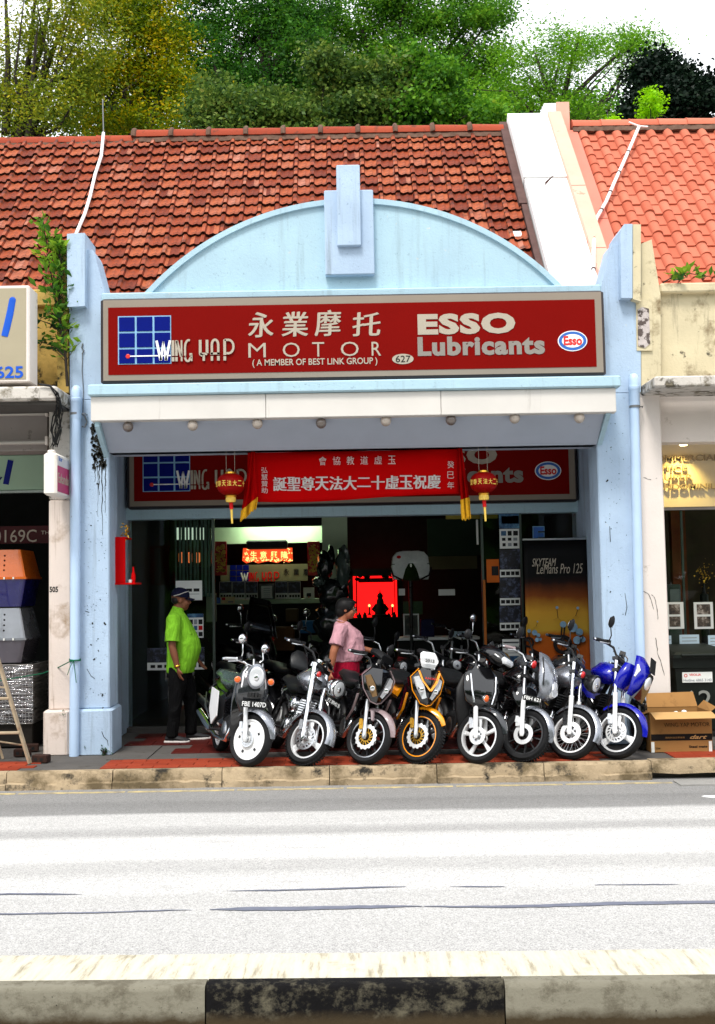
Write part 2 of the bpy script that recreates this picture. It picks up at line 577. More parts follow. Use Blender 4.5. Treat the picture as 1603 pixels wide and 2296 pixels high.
def asphalt():
    t = NT('sun_bleached_asphalt')
    sx = t.n.new('ShaderNodeSeparateXYZ'); t.link(t.tc.outputs['Object'], sx.inputs[0])
    wob = t.math('MULTIPLY', t.math('SUBTRACT', t.noise(1, 6, .6, t.coords((.35, 2.2, 1))), .5), .3)
    y = t.math('DIVIDE', t.math('SUBTRACT', t.math('ADD', sx.outputs['Y'], wob), 5.0), 5.6)
    g = lambda v: (v, v * .985, v * .96, 1)
    # lanes: bleached strips between dark tyre tracks and the oily strip by the kerb
    c = t.ramp(y, [(0, g(0.423)), (0.13, g(0.414)), (0.25, g(0.441)), (0.31, g(0.441)), (0.335, g(0.522)), (0.385, g(0.513)), (0.42, g(0.414)), (0.455, g(0.432)), (0.475, g(0.558)), (0.585, g(0.549)), (0.61, g(0.360)), (0.635, g(0.369)), (0.66, g(0.495)), (0.735, g(0.495)), (0.755, g(0.243)), (0.83, g(0.198)), (0.855, g(0.243)), (0.95, g(0.252))])
    n2 = t.noise(1, 8, .7, t.coords((1.6, 10, 1)))
    c = t.mix(t.ramp(n2, [(.56, 0), (.72, .45)]), c, g(.3))
    gr = t.ramp(t.noise(130, 3, .6), [(.36, .55), (.52, 1.0), (.66, 1.22)])
    gr2 = t.ramp(t.noise(45, 6, .7), [(.3, .85), (.7, 1.1)])
    c = t.mix(1.0, t.mix(1.0, c, gr, 'MULTIPLY'), gr2, 'MULTIPLY')
    t.color(c)
    t.p.inputs['Roughness'].default_value = .72
    t.bump(t.noise(150, 4, .7), .5, .006)
    return t.m
K['asphalt'] = asphalt()
K['tar'] = pmat('bitumen_seam', hexc(104, 108, 122), .45, var=.15, scale=12)
K['roadpaint'] = pmat('white_road_paint', (.8, .8, .78, 1), .6, var=.1, scale=30)
K['yellowpaint'] = pmat('worn_yellow_paint', hexc(190, 172, 124), .7, var=.12, scale=14, dirt=[(hexc(140, 132, 116), (.42, .6), 6)])

tag(MB().box(-400, 400, -380, 700, -1.2, -.6).build('ground', K['soil']), kind='structure')
tag(MB().box(-60, 60, 5.25, YK + .1, -.5, ZR).build('road', K['asphalt']), kind='structure')
tag(MB().box(-60, 60, -9, 4.79, -.6, ZR - .09).build('near_road', K['asphalt']), kind='structure')

def seam(y0, w, segs, seed):
    r = random.Random(seed)
    m = MB()
    for a, b in segs:
        n = max(6, int((b - a) / .05))
        up, lo = [], []
        for i in range(n + 1):
            x = a + (b - a) * i / n
            e = min(1, i / 4, (n - i) / 4)
            k = w * (.35 + .65 * abs(math.sin(x * 1.3 + seed) * math.sin(x * .55 + 2 * seed))) * max(e, .12)
            c = y0 + .018 * math.sin(x * 2.1 + seed) + .01 * math.sin(x * 5.3) + r.uniform(-.004, .004)
            up.append((x, c + k / 2 + r.uniform(0, .006), ZR + .004)); lo.append((x, c - k / 2 - r.uniform(0, .006), ZR + .004))
        for i in range(n):
            m.quad(lo[i], lo[i + 1], up[i + 1], up[i])
    return m
tag(seam(6.83, .03, [(-7, -1.62), (-.75, .35), (.62, .95), (1.5, 2.0), (3, 6)], 1).build('tar_seam', K['tar']), kind='structure')
tag(seam(6.43, .07, [(-.8, .42), (.43, 7)], 2.3).build('tar_seam', K['tar']), kind='structure')
tag(seam(6.42, .02, [(-6, -.9)], 4.1).build('tar_seam', K['tar']), kind='structure')
K['tarbrown'] = pmat('gutter_grime', hexc(116, 108, 92), .8, var=.2, scale=10)
tag(seam(5.32, .045, [(-6, -.35), (-.05, .12), (.5, 6)], 3.3).build('gutter_seam', K['tarbrown']), kind='structure')
m = MB()
for i in range(-12, 13):
    m.box(i, i + .97, 10.145, 10.20, ZR, ZR + .004)
tag(m.build('yellow_road_line', K['yellowpaint']), kind='structure')
m = MB()
p = G(1575, 1787, ZR)
for k in range(4):
    m.prism([(0, .02), (.06, -.045), (1.1, -.045), (1.1, .045), (.03, .045)], (p.x + k * 3, p.y, ZR), (1, 0, 0), (0, 1, 0), (0, 0, .004))
tag(m.build('white_road_dash', K['roadpaint']), kind='structure')

# divider in front of the camera: stone by stone
RZ = Matrix.Rotation(math.radians(-1.3), 4, 'Z')
ndv = thing('median_kerb', 'black and grey painted kerb stones of the road divider in front', 'kerb', (0, 4.80, ZR))
ndv['kind'] = 'structure'
ndv.matrix_world = Matrix.Translation((0, 4.80, ZR)) @ RZ
MW[ndv] = ndv.matrix_world.copy()
del ndv['category']
xs = [-7.5, -6.2, -4.9, -3.6, -2.3, -.62, .655, 1.95, 3.25, 4.55, 5.85, 7.15]
for i in range(len(xs) - 1):
    a, b = xs[i] + .003, xs[i + 1] - .003
    blk = MB()
    z1 = .148
    n = 14
    secs = []
    r = random.Random(i)
    for k in range(n + 1):
        x = a + (b - a) * k / n
        j = [r.uniform(-.003, .003) for _ in range(4)]
        secs.append([(x, -.012 + j[0], -.3), (x, 0 + j[0], z1 - .022), (x, .014 + j[1], z1 - .004 + j[2]), (x, .03, z1 + j[3] * .5), (x, .09, z1), (x, .09, -.2)])
    blk.loft(secs)
    black = (abs(xs[i] + .62) < .01) or i in (1, 9)
    blk.build('kerb_stone', K['faceB'] if black else K['faceG'], ndv, world=False, smooth=50)
m = MB()
n = 60
secs = []
r = random.Random(5)
for k in range(n + 1):
    x = -7.5 + 14.65 * k / n
    secs.append([(x, .094, .10), (x, .096, .146 + r.uniform(-.003, .001)), (x, .3, .143), (x, .455 + r.uniform(-.006, .006), .135), (x, .47 + r.uniform(-.008, .008), -.02), (x, .2, -.05)])
m.loft(secs)
m.build('divider_top', K['ktop'], ndv, world=False, smooth=50)

# kerb of the pavement
fk = thing('pavement_kerb', 'mossy concrete kerb below the parked motorcycles', None, (0, YK, ZR))
fk['kind'] = 'structure'
kx = [-9.0, -7.7, -6.4, -5.2, -4.15, -3.17, -2.18, -1.16, -.16, .84, 1.84, 2.84]
for i in range(len(kx) - 1):
    a, b = kx[i] + .004, kx[i + 1] - .004
    r = random.Random(30 + i)
    secs = []
    for k in range(13):
        x = a + (b - a) * k / 12
        j = [r.uniform(-.011, .011) for _ in range(3)]
        low = .05 + r.uniform(-.010, .012)
        secs.append([(x, YK - .03 + j[0], ZR - .1), (x, YK - .028 + j[0], ZR + low), (x, YK - .006 + j[1], ZR + low + .012), (x, YK + j[1], -.022), (x, YK + .018, -.002 + j[2] * .3), (x, YK + .1, 0), (x, YK + .1, ZR - .1)])
    MB().loft(secs).build('kerb_stone', K['kerb'], fk, smooth=45)
# the lifted stretch over the drain mouth on the right
m = MB()
m.loft([[(x, YK - .01 + .006 * math.sin(9 * x), -.112 + .010 * math.sin(14 * x)), (x, YK, -.03), (x, YK + .02, .003), (x, YK + .16, .003), (x, YK + .16, -.115)] for x in [2.844 + .25 * k for k in range(17)]])
m.build('kerb_stone', K['kerb'], fk, smooth=45)
MB().box(2.86, 7, YK + .17, YK + .2, -.3, -.116).build('drain_back', K['black_void'], fk)
MB().box(3.0, 7, 10.0, YK - .12, ZR, ZR + .012).build('drain_cover', K['kerbgrey'], fk)

# pavement: concrete bed with terracotta tiles laid on it
K['slab'] = pmat('grey_cement', hexc(84, 81, 78), .9, var=.12, scale=4, bump=.3, bscale=50, dirt=[(hexc(70, 66, 60), (.58, .7), 5)])
def terracotta(name, a, b, rough):
    t = NT(name)
    oi = t.n.new('ShaderNodeObjectInfo')
    c = t.ramp(oi.outputs['Random'], [(0, a), (1, b)])
    c = t.mix(t.ramp(t.noise(7, 8, .7), [(.55, 0), (.75, .6)]), c, hexc(70, 36, 26))
    t.p.inputs['Specular IOR Level'].default_value = .2
    t.color(c); t.p.inputs['Roughness'].default_value = rough
    t.bump(t.noise(50, 6), .2, .006)
    return t.m
K['terra'] = terracotta('terracotta_paver', hexc(128, 46, 24), hexc(146, 58, 34), .8)
K['quarry'] = terracotta('dark_red_quarry_tile', hexc(64, 14, 10), hexc(80, 20, 14), .6)
tag(MB().box(-12, 12, YK + .1, 11.30, -.4, -.006).build('pavement_edge', K['slab']), kind='structure')
pav = thing('pavement', None, None, (0, 11, 0)); pav['kind'] = 'structure'
MB().box(-12, 12, 11.302, 18, -.4, -.008).build('pavement_bed', K['slab'], pav)
def tilemesh(name, w, d, mat):
    mb = MB(); mb.loft([[(0, 0, -.008), (w, 0, -.008), (w, d, -.008), (0, d, -.008)], [(0, 0, .001), (w, 0, .001), (w, d, .001), (0, d, .001)], [(.004, .004, .004), (w - .004, .004, .004), (w - .004, d - .004, .004), (.004, d - .004, .004)]])
    me = mb.mesh(name); me.materials.append(mat); return me
tm = tilemesh('paving_tile', .244, .118, K['terra'])
hm = tilemesh('paving_tile', .12, .118, K['terra'])
def tiles(me, x0, x1, y0, y1, w, d, skip=None, name='paving_tile', half=None):
    r = 0
    y = y0
    while y + d <= y1 + .001:
        x = x0 + (w / 2 if r % 2 else 0)
        while x + w <= x1 + .001:
            if not (skip and skip(x, y)):
                o = bpy.data.objects.new(name, me); COL.objects.link(o)
                o.location = (x, y, random.uniform(-.0015, .0015)); o.rotation_euler = (random.uniform(-.004, .004), random.uniform(-.004, .004), 0)
                attach(o, None); o.parent = pav; o.matrix_parent_inverse = MW[pav].inverted()
            x += w + .005
        if r % 2 and half:
            for xx in (x0, x):
                if xx + w / 2 <= x1 + .02:
                    o = bpy.data.objects.new(name, half); COL.objects.link(o); o.location = (xx, y, 0)
                    attach(o, None); o.parent = pav; o.matrix_parent_inverse = MW[pav].inverted()
        y += d + .005; r += 1
tiles(tm, -4.6, -2.92, YK + .14, 11.02, .244, .118, half=hm)
tiles(tm, -2.33, 2.62, YK + .14, 11.02, .244, .118, half=hm)
tiles(tm, 3.12, 4.4, YK + .14, 11.02, .244, .118, half=hm)
qm = tilemesh('walkway_tile', .295, .295, K['quarry'])
tiles(qm, -2.4, 2.65, 11.40, YS - .1, .295, .295, lambda x, y: x < -1.85 and y < 12.0, name='walkway_tile')
m = MB(); m.box(-2.38, -1.98, 11.02, 11.95, -.008, .003)
m.build('cement_patch', K['slab'], pav)
MB().box(-2.9, 2.95, YS - .06, YS + .1, -.008, .05).build('threshold', K['slab'], pav)

# ================================================================== the blue shophouse
shop = thing('shophouse', 'pale blue single-storey shophouse with curved gable and red tiled roof', 'shophouse', (0.1, YF, 0))
def W3(x, y, Y, f):
    p = W(x, y, Y); return f(p)
XL0, XL1 = W(156, 1300, YF).x, W(245, 1300, YF).x
XR0, XR1 = W(1348, 1300, YF).x, W(1432, 1300, YF).x
ZB = W(790, 1006, YF).z            # underside of beam
ZLED0, ZLED1 = W(790, 878, 10.93).z, W(790, 853, 10.93).z
# pilasters below the ledge
for x0, x1, nm in ((XL0, XL1, 'l'), (XR0, XR1, 'r')):
    mb = MB(); mb.bbox(x0, x1, YF, YF + .42, .46 if nm == 'l' else 0, W(200, 895, YF).z if nm == 'l' else W(1392, 880, YF).z, .012); mb.build('pilaster', K['blue'], shop, smooth=40)
a = rect(155, 1608, 250, 1690, YF - .05)
MB().bbox(a[0], W(251, 1650, YF - .05).x, YF - .06, YF + .46, -.02, .46, .02).build('plinth', K['blue'], shop, smooth=40)
# faint vertical moulding on the pilaster and stains under the bracket
K['stain'] = pmat('black_mould_stain', hexc(40, 40, 36), .95, var=.3, scale=9)
# upper wall, pilaster tops
def poly_wall(name, pts, Y, t, mat, parent=shop, smooth=None):
    P = [W(x, y, Y) for x, y in pts]
    return MB().prism([(p.x, p.z) for p in P], (0, Y, 0), (1, 0, 0), (0, 0, 1), (0, t, 0)).build(name, mat, parent, smooth=smooth)
poly_wall('pilaster_top', [(157, 895.7), (154, 545), (182, 561), (208, 560), (213, 572), (234, 652), (246, 894.2)], YF, .4, K['blue'])
poly_wall('pilaster_cap', [(151, 688), (150, 524), (190, 522), (190, 686)], YF - .11, .5, K['blue'])
poly_wall('pilaster_top', [(1346, 880.8), (1343, 660), (1372, 546), (1437, 545), (1437, 879.2)], YF, .4, K['blue'])
poly_wall('pilaster_cap', [(1393, 668), (1391, 516), (1400, 502), (1418, 502), (1418, 668)], YF - .11, .5, K['blue'])
a0, b0 = W(225, 760, YF + .03).x, W(1362, 760, YF + .03).x
zt = W(790, 650, YF + .03).z
MB().box(a0, b0, YF + .03, YF + .2, ZB, zt - .09).build('parapet_wall', K['bluetrim'], shop)
MB().bbox(a0 + .02, b0 - .06, YF - .02, YF + .24, zt - .09, zt, .012).build('coping', K['bluetrim'], shop, smooth=40)
# curved gable
cl, cr, pk = W(322, 652, YF + .08), W(1262, 640, YF + .08), W(785, 449, YF + .08)
cx, base = (cl.x + cr.x) / 2, zt - .02
hw, rise = (cr.x - cl.x) / 2, pk.z - base
R = (hw * hw + rise * rise) / (2 * rise)
th = math.asin(hw / R)
arc = [(cx + R * math.sin(-th + 2 * th * i / 48), base + rise - R + R * math.cos(-th + 2 * th * i / 48)) for i in range(49)]
MB().prism(arc, (0, YF + .08, 0), (1, 0, 0), (0, 0, 1), (0, .16, 0)).build('gable', K['bluetrim'], shop)
mb = MB(); mb.ring([(R - .045, -.035), (R + .012, -.035), (R + .012, .18), (R - .045, .18)], (cx, YF + .08, base + rise - R), (0, 1, 0), 48, -th, th, ref=(0, 0, 1))
mb.build('gable_moulding', K['bluetrim'], shop, smooth=30)
a = rect(728, 428, 838, 617, YF + .02); MB().bbox(a[0], a[1], YF - .01, YF + .26, a[2], a[3], .008).build('gable_block', K['blue'], shop)
a = rect(755, 370, 808, 551, YF - .06); MB().bbox(a[0], a[1], YF - .07, YF + .28, a[2], a[3], .008).build('gable_block', K['blue'], shop)
# canopy: ledge, fascia, sloping soffit
a = rect(196, 852, 1393, 880, 10.90)
MB().bbox(a[0], a[1], 10.90, YF + .02, ZLED0, ZLED1, .012).build('canopy_ledge', K['bluetrim'], shop, smooth=40)
f0, f1, fz0, fz1 = rect(203, 880, 1382, 936, 10.95)
fz0 = W(790, 934, 10.95).z; 
nseg = 3
for k in range(nseg):
    x0, x1 = f0 + (f1 - f0) * k / nseg + .002, f0 + (f1 - f0) * (k + 1) / nseg - .002
    MB().bbox(x0, x1, 10.945, 10.985, fz0, ZLED0 - .004, .006).build('fascia_board', K['fascia'], shop)
MB().box(f0 + .004, f1 - .004, 10.99, 11.12, fz0 + .01, ZLED0 - .004).build('fascia_backing', K['fascia'], shop)
MB().box(f0 + .004, f1 - .004, 10.99, 11.06, fz0 - .002, fz0 + .009).build('fascia_soffit', K['fascia'], shop)
sx0, sx1 = XL1 + .0, XR0 - .0
MB().prism([(11.06, fz0 + .004), (YF + .002, ZB), (YF + .03, ZB), (YF + .03, ZLED0 - .004), (11.12, ZLED0 - .004)], (sx0, 0, 0), (0, 1, 0), (0, 0, 1), (sx1 - sx0, 0, 0)).build('canopy_soffit', K['soffit'], shop)
MB().prism([(11.0, fz0 - .05), (YF - .002, ZB - .05), (YF - .002, ZLED0 - .01), (11.0, ZLED0 - .01)], (XL1 - .05, 0, 0), (0, 1, 0), (0, 0, 1), (.047, 0, 0)).build('canopy_bracket', K['bluetrim'], shop)
MB().prism([(11.0, fz0 - .01), (YF - .002, ZB - .01), (YF - .002, ZLED0 - .01), (11.0, ZLED0 - .01)], (XR0 + .003, 0, 0), (0, 1, 0), (0, 0, 1), (.05, 0, 0)).build('canopy_bracket', K['bluetrim'], shop)
MB().box(sx0, sx1, YF + .032, YF + .36, ZB, ZLED0).build('lintel_beam', K['soffit'], shop)
# covered walkway
XWL, XWR = W(285, 1400, YS).x, W(1302, 1400, YS).x
MB().box(XWL - .15, XWL, YF + .424, YS + .3, 0, 3.9).build('side_wall', K['blue'], shop)
MB().box(XWR, XWR + .15, YF + .424, YS + .3, 0, 3.9).build('side_wall', K['blue'], shop)
MB().box(XWL - .15, XWR + .15, YF + .37, YS + .4, 3.9, 3.98).build('walkway_ceiling', K['soffit'], shop)
a = rect(282, 1134, 1298, 1157, YS)
ZL0, ZL1 = W(790, 1157, YS).z, W(790, 1134, YS).z
MB().box(XWL, XWR, YS - .04, YS + .2, ZL0, ZL1 + .02).build('shopfront_lintel', K['bluetrim'], shop)
MB().box(XWL, XWR, YS + .02, YS + .2, ZL1 + .022, 3.9).build('shopfront_wall', K['bluetrim'], shop)
# shop interior
YB = 17.4
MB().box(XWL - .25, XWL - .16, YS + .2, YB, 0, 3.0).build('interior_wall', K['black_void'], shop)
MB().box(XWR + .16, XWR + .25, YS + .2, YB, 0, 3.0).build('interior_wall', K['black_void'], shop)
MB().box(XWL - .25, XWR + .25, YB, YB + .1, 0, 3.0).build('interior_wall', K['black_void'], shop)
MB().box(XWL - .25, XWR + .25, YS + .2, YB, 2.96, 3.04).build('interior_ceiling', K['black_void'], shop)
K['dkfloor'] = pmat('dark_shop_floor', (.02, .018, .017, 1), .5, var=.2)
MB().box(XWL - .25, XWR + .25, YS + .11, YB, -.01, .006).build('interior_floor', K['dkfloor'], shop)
# shopfront frames and panes
K['frame'] = pmat('grey_metal_frame', hexc(66, 78, 70), .5, .3, var=.1)
fr = [(480, .028), (1085, .028), (1172, .025)]
for x, w in fr:
    X = W(x, 1400, YS + .06).x
    MB().box(X - w / 2, X + w / 2, YS + .03, YS + .09, .05, ZL0).build('door_jamb', K['frame'], shop)
def pane(x0, x1, nm='window_pane'):
    X0, X1 = W(x0, 1400, YS + .06).x, W(x1, 1400, YS + .06).x
    MB().box(X0, X1, YS + .055, YS + .063, .08, ZL0 - .01).build(nm, K['glass'], shop)
pane(290, 476); pane(1089, 1169); pane(1176, 1298)
# drain pipes
def pipe(xs, ytop, Y, zbot, r, name):
    pts = [W(x, y, Y) for x, y in xs]
    pts[-1].z = zbot
    o = MB().tube([(p.x, Y, p.z) for p in pts], r, 16).build('drain_pipe', K['pipe'], shop, smooth=40)
    p = pts[0]
    mb = MB(); mb.lathe([(r * 1.0, -.02), (r * 1.12, 0), (r * 1.12, .16), (r * 1.2, .165), (r * 1.2, .2), (r * 1.05, .205), (r * 1.08, .27), (r * .9, .31), (r * .5, .335), (.002, .34)], (p.x, Y, p.z - .24), (0, 0, 1), 16)
    mb.build('pipe_cap', K['pipe'], o, smooth=40)
    return o
pl = pipe([(171, 885), (169, 1300), (166, 1692)], 0, YF - .09, -.006, .05, 'l')
pr = pipe([(1421, 858), (1431, 1300), (1440, 1665)], 0, YF - .09, .0, .05, 'r')
K['wire'] = pmat('grey_wire', hexc(120, 122, 124), .5, .5, var=.1)
for o, x, y in ((pl, 170, 928), (pr, 1423, 912)):
    p = W(x, y, YF - .09)
    mb = MB(); mb.ring([(.05, -.012), (.057, -.012), (.057, .012), (.05, .012)], (p.x, p.y, p.z), (0, 0, 1), 16)
    mb.tube([(p.x + .05, p.y, p.z), (p.x + .09, p.y + .02, p.z + .005), (p.x + .1, p.y + .08, p.z)], .006, 6)
    mb.build('pipe_clamp', K['wire'], o, smooth=40)
mb = MB()
q = [W(x, y, YF - .03) for x, y in ((182, 928), (190, 932), (195, 945), (190, 958), (184, 956))]
mb.tube(q, .009, 6)
mb.tube([W(x, y, YF - .012) for x, y in ((185, 792), (184, 830), (187, 880), (186, 925))], .004, 5)
mb.tube([W(x, y, YF - .012) for x, y in ((186, 770), (183, 780), (188, 786), (184, 794))], .007, 5)
mb.build('hanging_wire', K['wire'], shop, smooth=60)
# mould under the left bracket: crumbled lumps of render
mb = MB()
r = random.Random(3)
for k in range(190):
    x, y = r.uniform(203, 236), r.uniform(938, 1050)
    if x > 205 + (y - 930) * .3 + 12 or x < 203 + 14 * abs((y - 985) / 60) * r.random(): continue
    p = W(x, y, YF - .004)
    s = r.uniform(.003, .013)
    mb.obox(p, s, .006, s * r.uniform(1, 2.4), Matrix.Rotation(r.uniform(0, 3), 3, 'Y'))
for x0, y0, y1, w in ((222, 1040, 1110, .012), (229, 1040, 1200, .014), (236, 1030, 1150, .010), (213, 1045, 1080, .010), (219, 1045, 1160, .005)):
    n = 12
    pts = [W(x0 + r.uniform(-1.2, 1.2), y0 + (y1 - y0) * i / n, YF - .002) for i in range(n + 1)]
    mb.ribbon([(p.x, p.z) for p in pts], [w * (1 - .8 * i / n) * r.uniform(.4, 1.4) for i in range(n + 1)], (0, YF, 0), (1, 0, 0), (0, 0, 1), (0, -.003, 0))
mb.build('mould_stain', K['stain'], shop, kind='stuff')

# cracks and flaked spots on the blue pilasters
r = random.Random(17)
cr = MB()
for pts in ([(228, 1640), (232, 1652), (240, 1660), (243, 1672)], [(196, 1500), (204, 1515), (212, 1522)], [(190, 1370), (199, 1373)], [(1402, 1330), (1405, 1362), (1401, 1380)], [(1366, 1180), (1369, 1215)]):
    P = [W(x + r.uniform(-1, 1), y, YF - .001 if y < 1600 else YF - .061) for x, y in pts]
    cr.ribbon([(p.x, p.z) for p in P], [r.uniform(.003, .007) for _ in P], (0, P[0].y, 0), (1, 0, 0), (0, 0, 1), (0, -.002, 0))
for k in range(130):
    lft_ = r.random() < .6
    x, y = (r.uniform(187, 240), r.uniform(1080, 1600)) if lft_ else (r.uniform(1354, 1405), r.uniform(950, 1600))
    p = W(x, y, YF - .0005); s_ = r.uniform(.0015, .004) * (2 if r.random() < .1 else 1)
    cr.obox(p, s_, .002, s_ * r.uniform(.6, 2.2), Matrix.Rotation(r.uniform(0, 3), 3, 'Y'))
cr.build('paint_flecks', K['stain'], shop, kind='stuff')
# ================================================================== roofs
YE, YRG = 12.6, 15.0
ZE, ZRG = W(260, 640, YE).z, W(790, 303, YRG).z
SL = Vector((0, YRG - YE, ZRG - ZE)); SLEN = SL.length; SL.normalize()
SN = Vector((1, 0, 0)).cross(SL)                       # roof normal
def roofp(X, s, h=0.0):
    return Vector((X, YE, ZE)) + SL * s + SN * h
def roofxy(x, y, h=0.03):
    return onplane(x, y, roofp(0, 0, h), SN)
def tile_mat(name, stops, dirty, rough=.8):
    t = NT(name)
    oi = t.n.new('ShaderNodeObjectInfo'); ge = t.n.new('ShaderNodeNewGeometry')
    f = t.math('FRACT', t.math('ADD', oi.outputs['Random'], ge.outputs['Random Per Island']))
    c = t.ramp(f, stops)
    for dc, lo, hi, sc in dirty:
        c = t.mix(t.ramp(t.noise(sc, 8, .68), [(lo, 0), (hi, 1)]), c, dc)
    t.color(c); t.p.inputs['Roughness'].default_value = rough
    t.p.inputs['Specular IOR Level'].default_value = .22
    t.bump(t.noise(40, 6), .3, .006)
    return t.m
K['tileold'] = tile_mat('old_clay_tile', [(0, hexc(108, 42, 22)), (.3, hexc(132, 56, 30)), (.6, hexc(150, 70, 40)), (.85, hexc(166, 88, 54)), (.95, hexc(158, 90, 66)), (1, hexc(172, 112, 92))],
                        [(hexc(40, 16, 11), .50, .70, 7), (hexc(20, 13, 10), .60, .74, 16)], .62)
K['tilenew'] = tile_mat('new_clay_tile', [(0, hexc(176, 92, 68)), (.5, hexc(184, 102, 78)), (1, hexc(190, 112, 88))], [(hexc(150, 74, 56), .56, .8, 4), (hexc(110, 56, 44), .66, .8, 11)], .8)
K['ridge'] = tile_mat('ridge_tile', [(0, hexc(140, 56, 34)), (1, hexc(156, 68, 42))], [(hexc(80, 50, 38), .55, .7, 8)])
K['ridgemortar'] = pmat('ridge_mortar', hexc(96, 74, 62), .95, var=.3, scale=12)
K['butt'] = pmat('shade_and_mould_tile_edge', hexc(44, 20, 14), .9, var=.4, scale=9)  # overlap shadow and black mould both put into this edge colour
K['underlay'] = pmat('roof_underlay', hexc(40, 20, 16), .95, var=.2)

def clay_tile(w, L):
    prof = [(0, .034), (.014, .048), (.048, .048), (.062, .016), (.095, .002), (.125, .012), (.15, .022), (.175, .008), (w - .012, .012), (w - .001, .030)]
    mb = MB()
    n = len(prof)
    lo = [(u, -.03, h + .030) for u, h in prof]; hi = [(u, L, h - .012) for u, h in prof]; lip = [(u, -.026, h - .010) for u, h in prof]
    mb.add(lo + hi, [(j, j + 1, n + j + 1, n + j) for j in range(n - 1)])
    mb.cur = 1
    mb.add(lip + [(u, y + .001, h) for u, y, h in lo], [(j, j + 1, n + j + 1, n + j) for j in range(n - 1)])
    return mb
def barrel_tile(w, L):
    rw = w * .56
    prof = [(rw / 2 - rw / 2 * math.cos(math.pi * k / 8), .008 + .062 * math.sin(math.pi * k / 8)) for k in range(9)] + [(rw + .012, .004), (w - .012, .004), (w + .004, .012)]
    n = len(prof)
    mb = MB()
    lo = [(u, -.04, h + .018) for u, h in prof]; hi = [(u, L, h - .006) for u, h in prof]; lip = [(u, -.04, h - .003) for u, h in prof]
    mb.add(lip + lo + hi, [(j, j + 1, n + j + 1, n + j) for j in range(n - 1)] + [(n + j, n + j + 1, 2 * n + j + 1, 2 * n + j) for j in range(n - 1)])
    return mb
RB = Matrix(((1, 0, 0), (0, SL.y, SN.y), (0, SL.z, SN.z)))
def lay_roof(parent, name, mb, mat, X0, ncol, s0, rows, w, gauge, hidden, limit=300, stagger=0.0, seed=1, jit=.004):
    r = random.Random(seed)
    me = mb.mesh(name, smooth=40)
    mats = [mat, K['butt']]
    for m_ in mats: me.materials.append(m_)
    slots = []
    for i in range(rows):
        for j in range(ncol):
            X = X0 + j * w + (w * stagger if i % 2 else 0)
            p = roofp(X, s0 + i * gauge, .01)
            q = proj(p + Vector((w / 2, 0, 0)) + SL * gauge * .4)
            slots.append((hidden(*q), p.y, X, p))
    slots.sort(key=lambda t: (t[0], t[1]))
    rest = MB()
    for k, (hid, _, X, p) in enumerate(slots):
        R = RB @ Euler((r.uniform(-jit, jit) * 4, r.uniform(-jit, jit) * 5, r.uniform(-jit, jit) * 3)).to_matrix()
        p = p + SN * r.uniform(-.003, .005) + SL * r.uniform(-.006, .006) + Vector((r.uniform(-.004, .004), 0, 0))
        M = R.to_4x4(); M.translation = p
        if k < limit and not hid:
            o = bpy.data.objects.new(name, me); COL.objects.link(o)
            o.matrix_basis = M; o.parent = parent; o.matrix_parent_inverse = MW[parent].inverted(); MW[o] = M
        else:
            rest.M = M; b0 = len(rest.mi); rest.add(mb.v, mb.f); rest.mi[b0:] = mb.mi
    if rest.v:
        rest.M = None
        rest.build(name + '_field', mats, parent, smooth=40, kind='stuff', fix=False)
def hid_center(x, y):
    if x < -60 or x > 1620: return True
    ar = 655 - 205 * math.sqrt(max(0, 1 - ((x - 792) / 470) ** 2)) if abs(x - 792) < 470 else 655
    return y > ar + 6
def underlay(parent, X0, X1):
    MB().prism([(YE - .35 * SL.y * 2, ZE - .35 * SL.z * 2), (YRG, ZRG), (YRG + 2.4, ZRG - 2.6), (YRG + 2.4, ZRG - 2.7), (YRG, ZRG - .12), (YE - .7 * SL.y, ZE - .7 * SL.z - .1)],
               (X0, 0, -.015), (0, 1, 0), (0, 0, 1), (X1 - X0, 0, 0)).build('roof_deck', K['underlay'], parent)
TW = .222
NR = 17
GA = (SLEN + .30) / NR
XB = -3.23                                            # party line with the left neighbour
roof = node('roof', shop)
underlay(shop, XB, 2.45)
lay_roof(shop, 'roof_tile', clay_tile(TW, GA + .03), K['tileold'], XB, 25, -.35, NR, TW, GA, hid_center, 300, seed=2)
bpy.data.objects.remove(roof)
def ridge(parent, X0, X1, mat, step, z=0.0, collar=True, rad=.135):
    x = X0
    r = random.Random(int(X0 * 100) + 9)
    while x < X1 - .02:
        e = min(x + step, X1)
        mb = MB(); tilt = r.uniform(-.006, .006)
        secs = []
        for xx, rr in ((x, rad * 1.05), (x + .03, rad), (e + .012, rad * .94)):
            secs.append([(xx, YRG + rr * math.cos(t) * 1.1, ZRG + z - .045 + tilt * (xx - x) + rr * 1.05 * math.sin(t)) for t in [math.pi * k / 8 for k in range(9)]])
        mb.loft(secs)
        o = mb.build('ridge_tile', mat, parent, smooth=50)
        if collar:
            m2 = MB(); c = [(x + dx, YRG + (rad + b) * math.cos(t) * 1.12, ZRG + z - .045 + (rad + b) * 1.08 * math.sin(t) + r.uniform(-.006, .006)) for dx, b in ((-.035, .004), (-.012, .022), (.02, .022), (.035, .004)) for t in [math.pi * k / 8 for k in range(9)]]
            m2.loft([c[i * 9:(i + 1) * 9] for i in range(4)])
            m2.build('ridge_collar', K['ridgemortar'], o, smooth=50)
        x = e
    mb = MB(); n = 80
    secs = []
    for k in range(n + 1):
        xx = X0 + (X1 - X0) * k / n
        j = r.uniform(-.01, .01)
        secs.append([(xx, YRG - .165 + j, ZRG + z - .13 + j), (xx, YRG - .128, ZRG + z - .05 + j), (xx, YRG + .02, ZRG + z - .04), (xx, YRG, ZRG + z - .16)])
    mb.loft(secs); mb.build('ridge_bedding', K['ridgemortar'], parent)
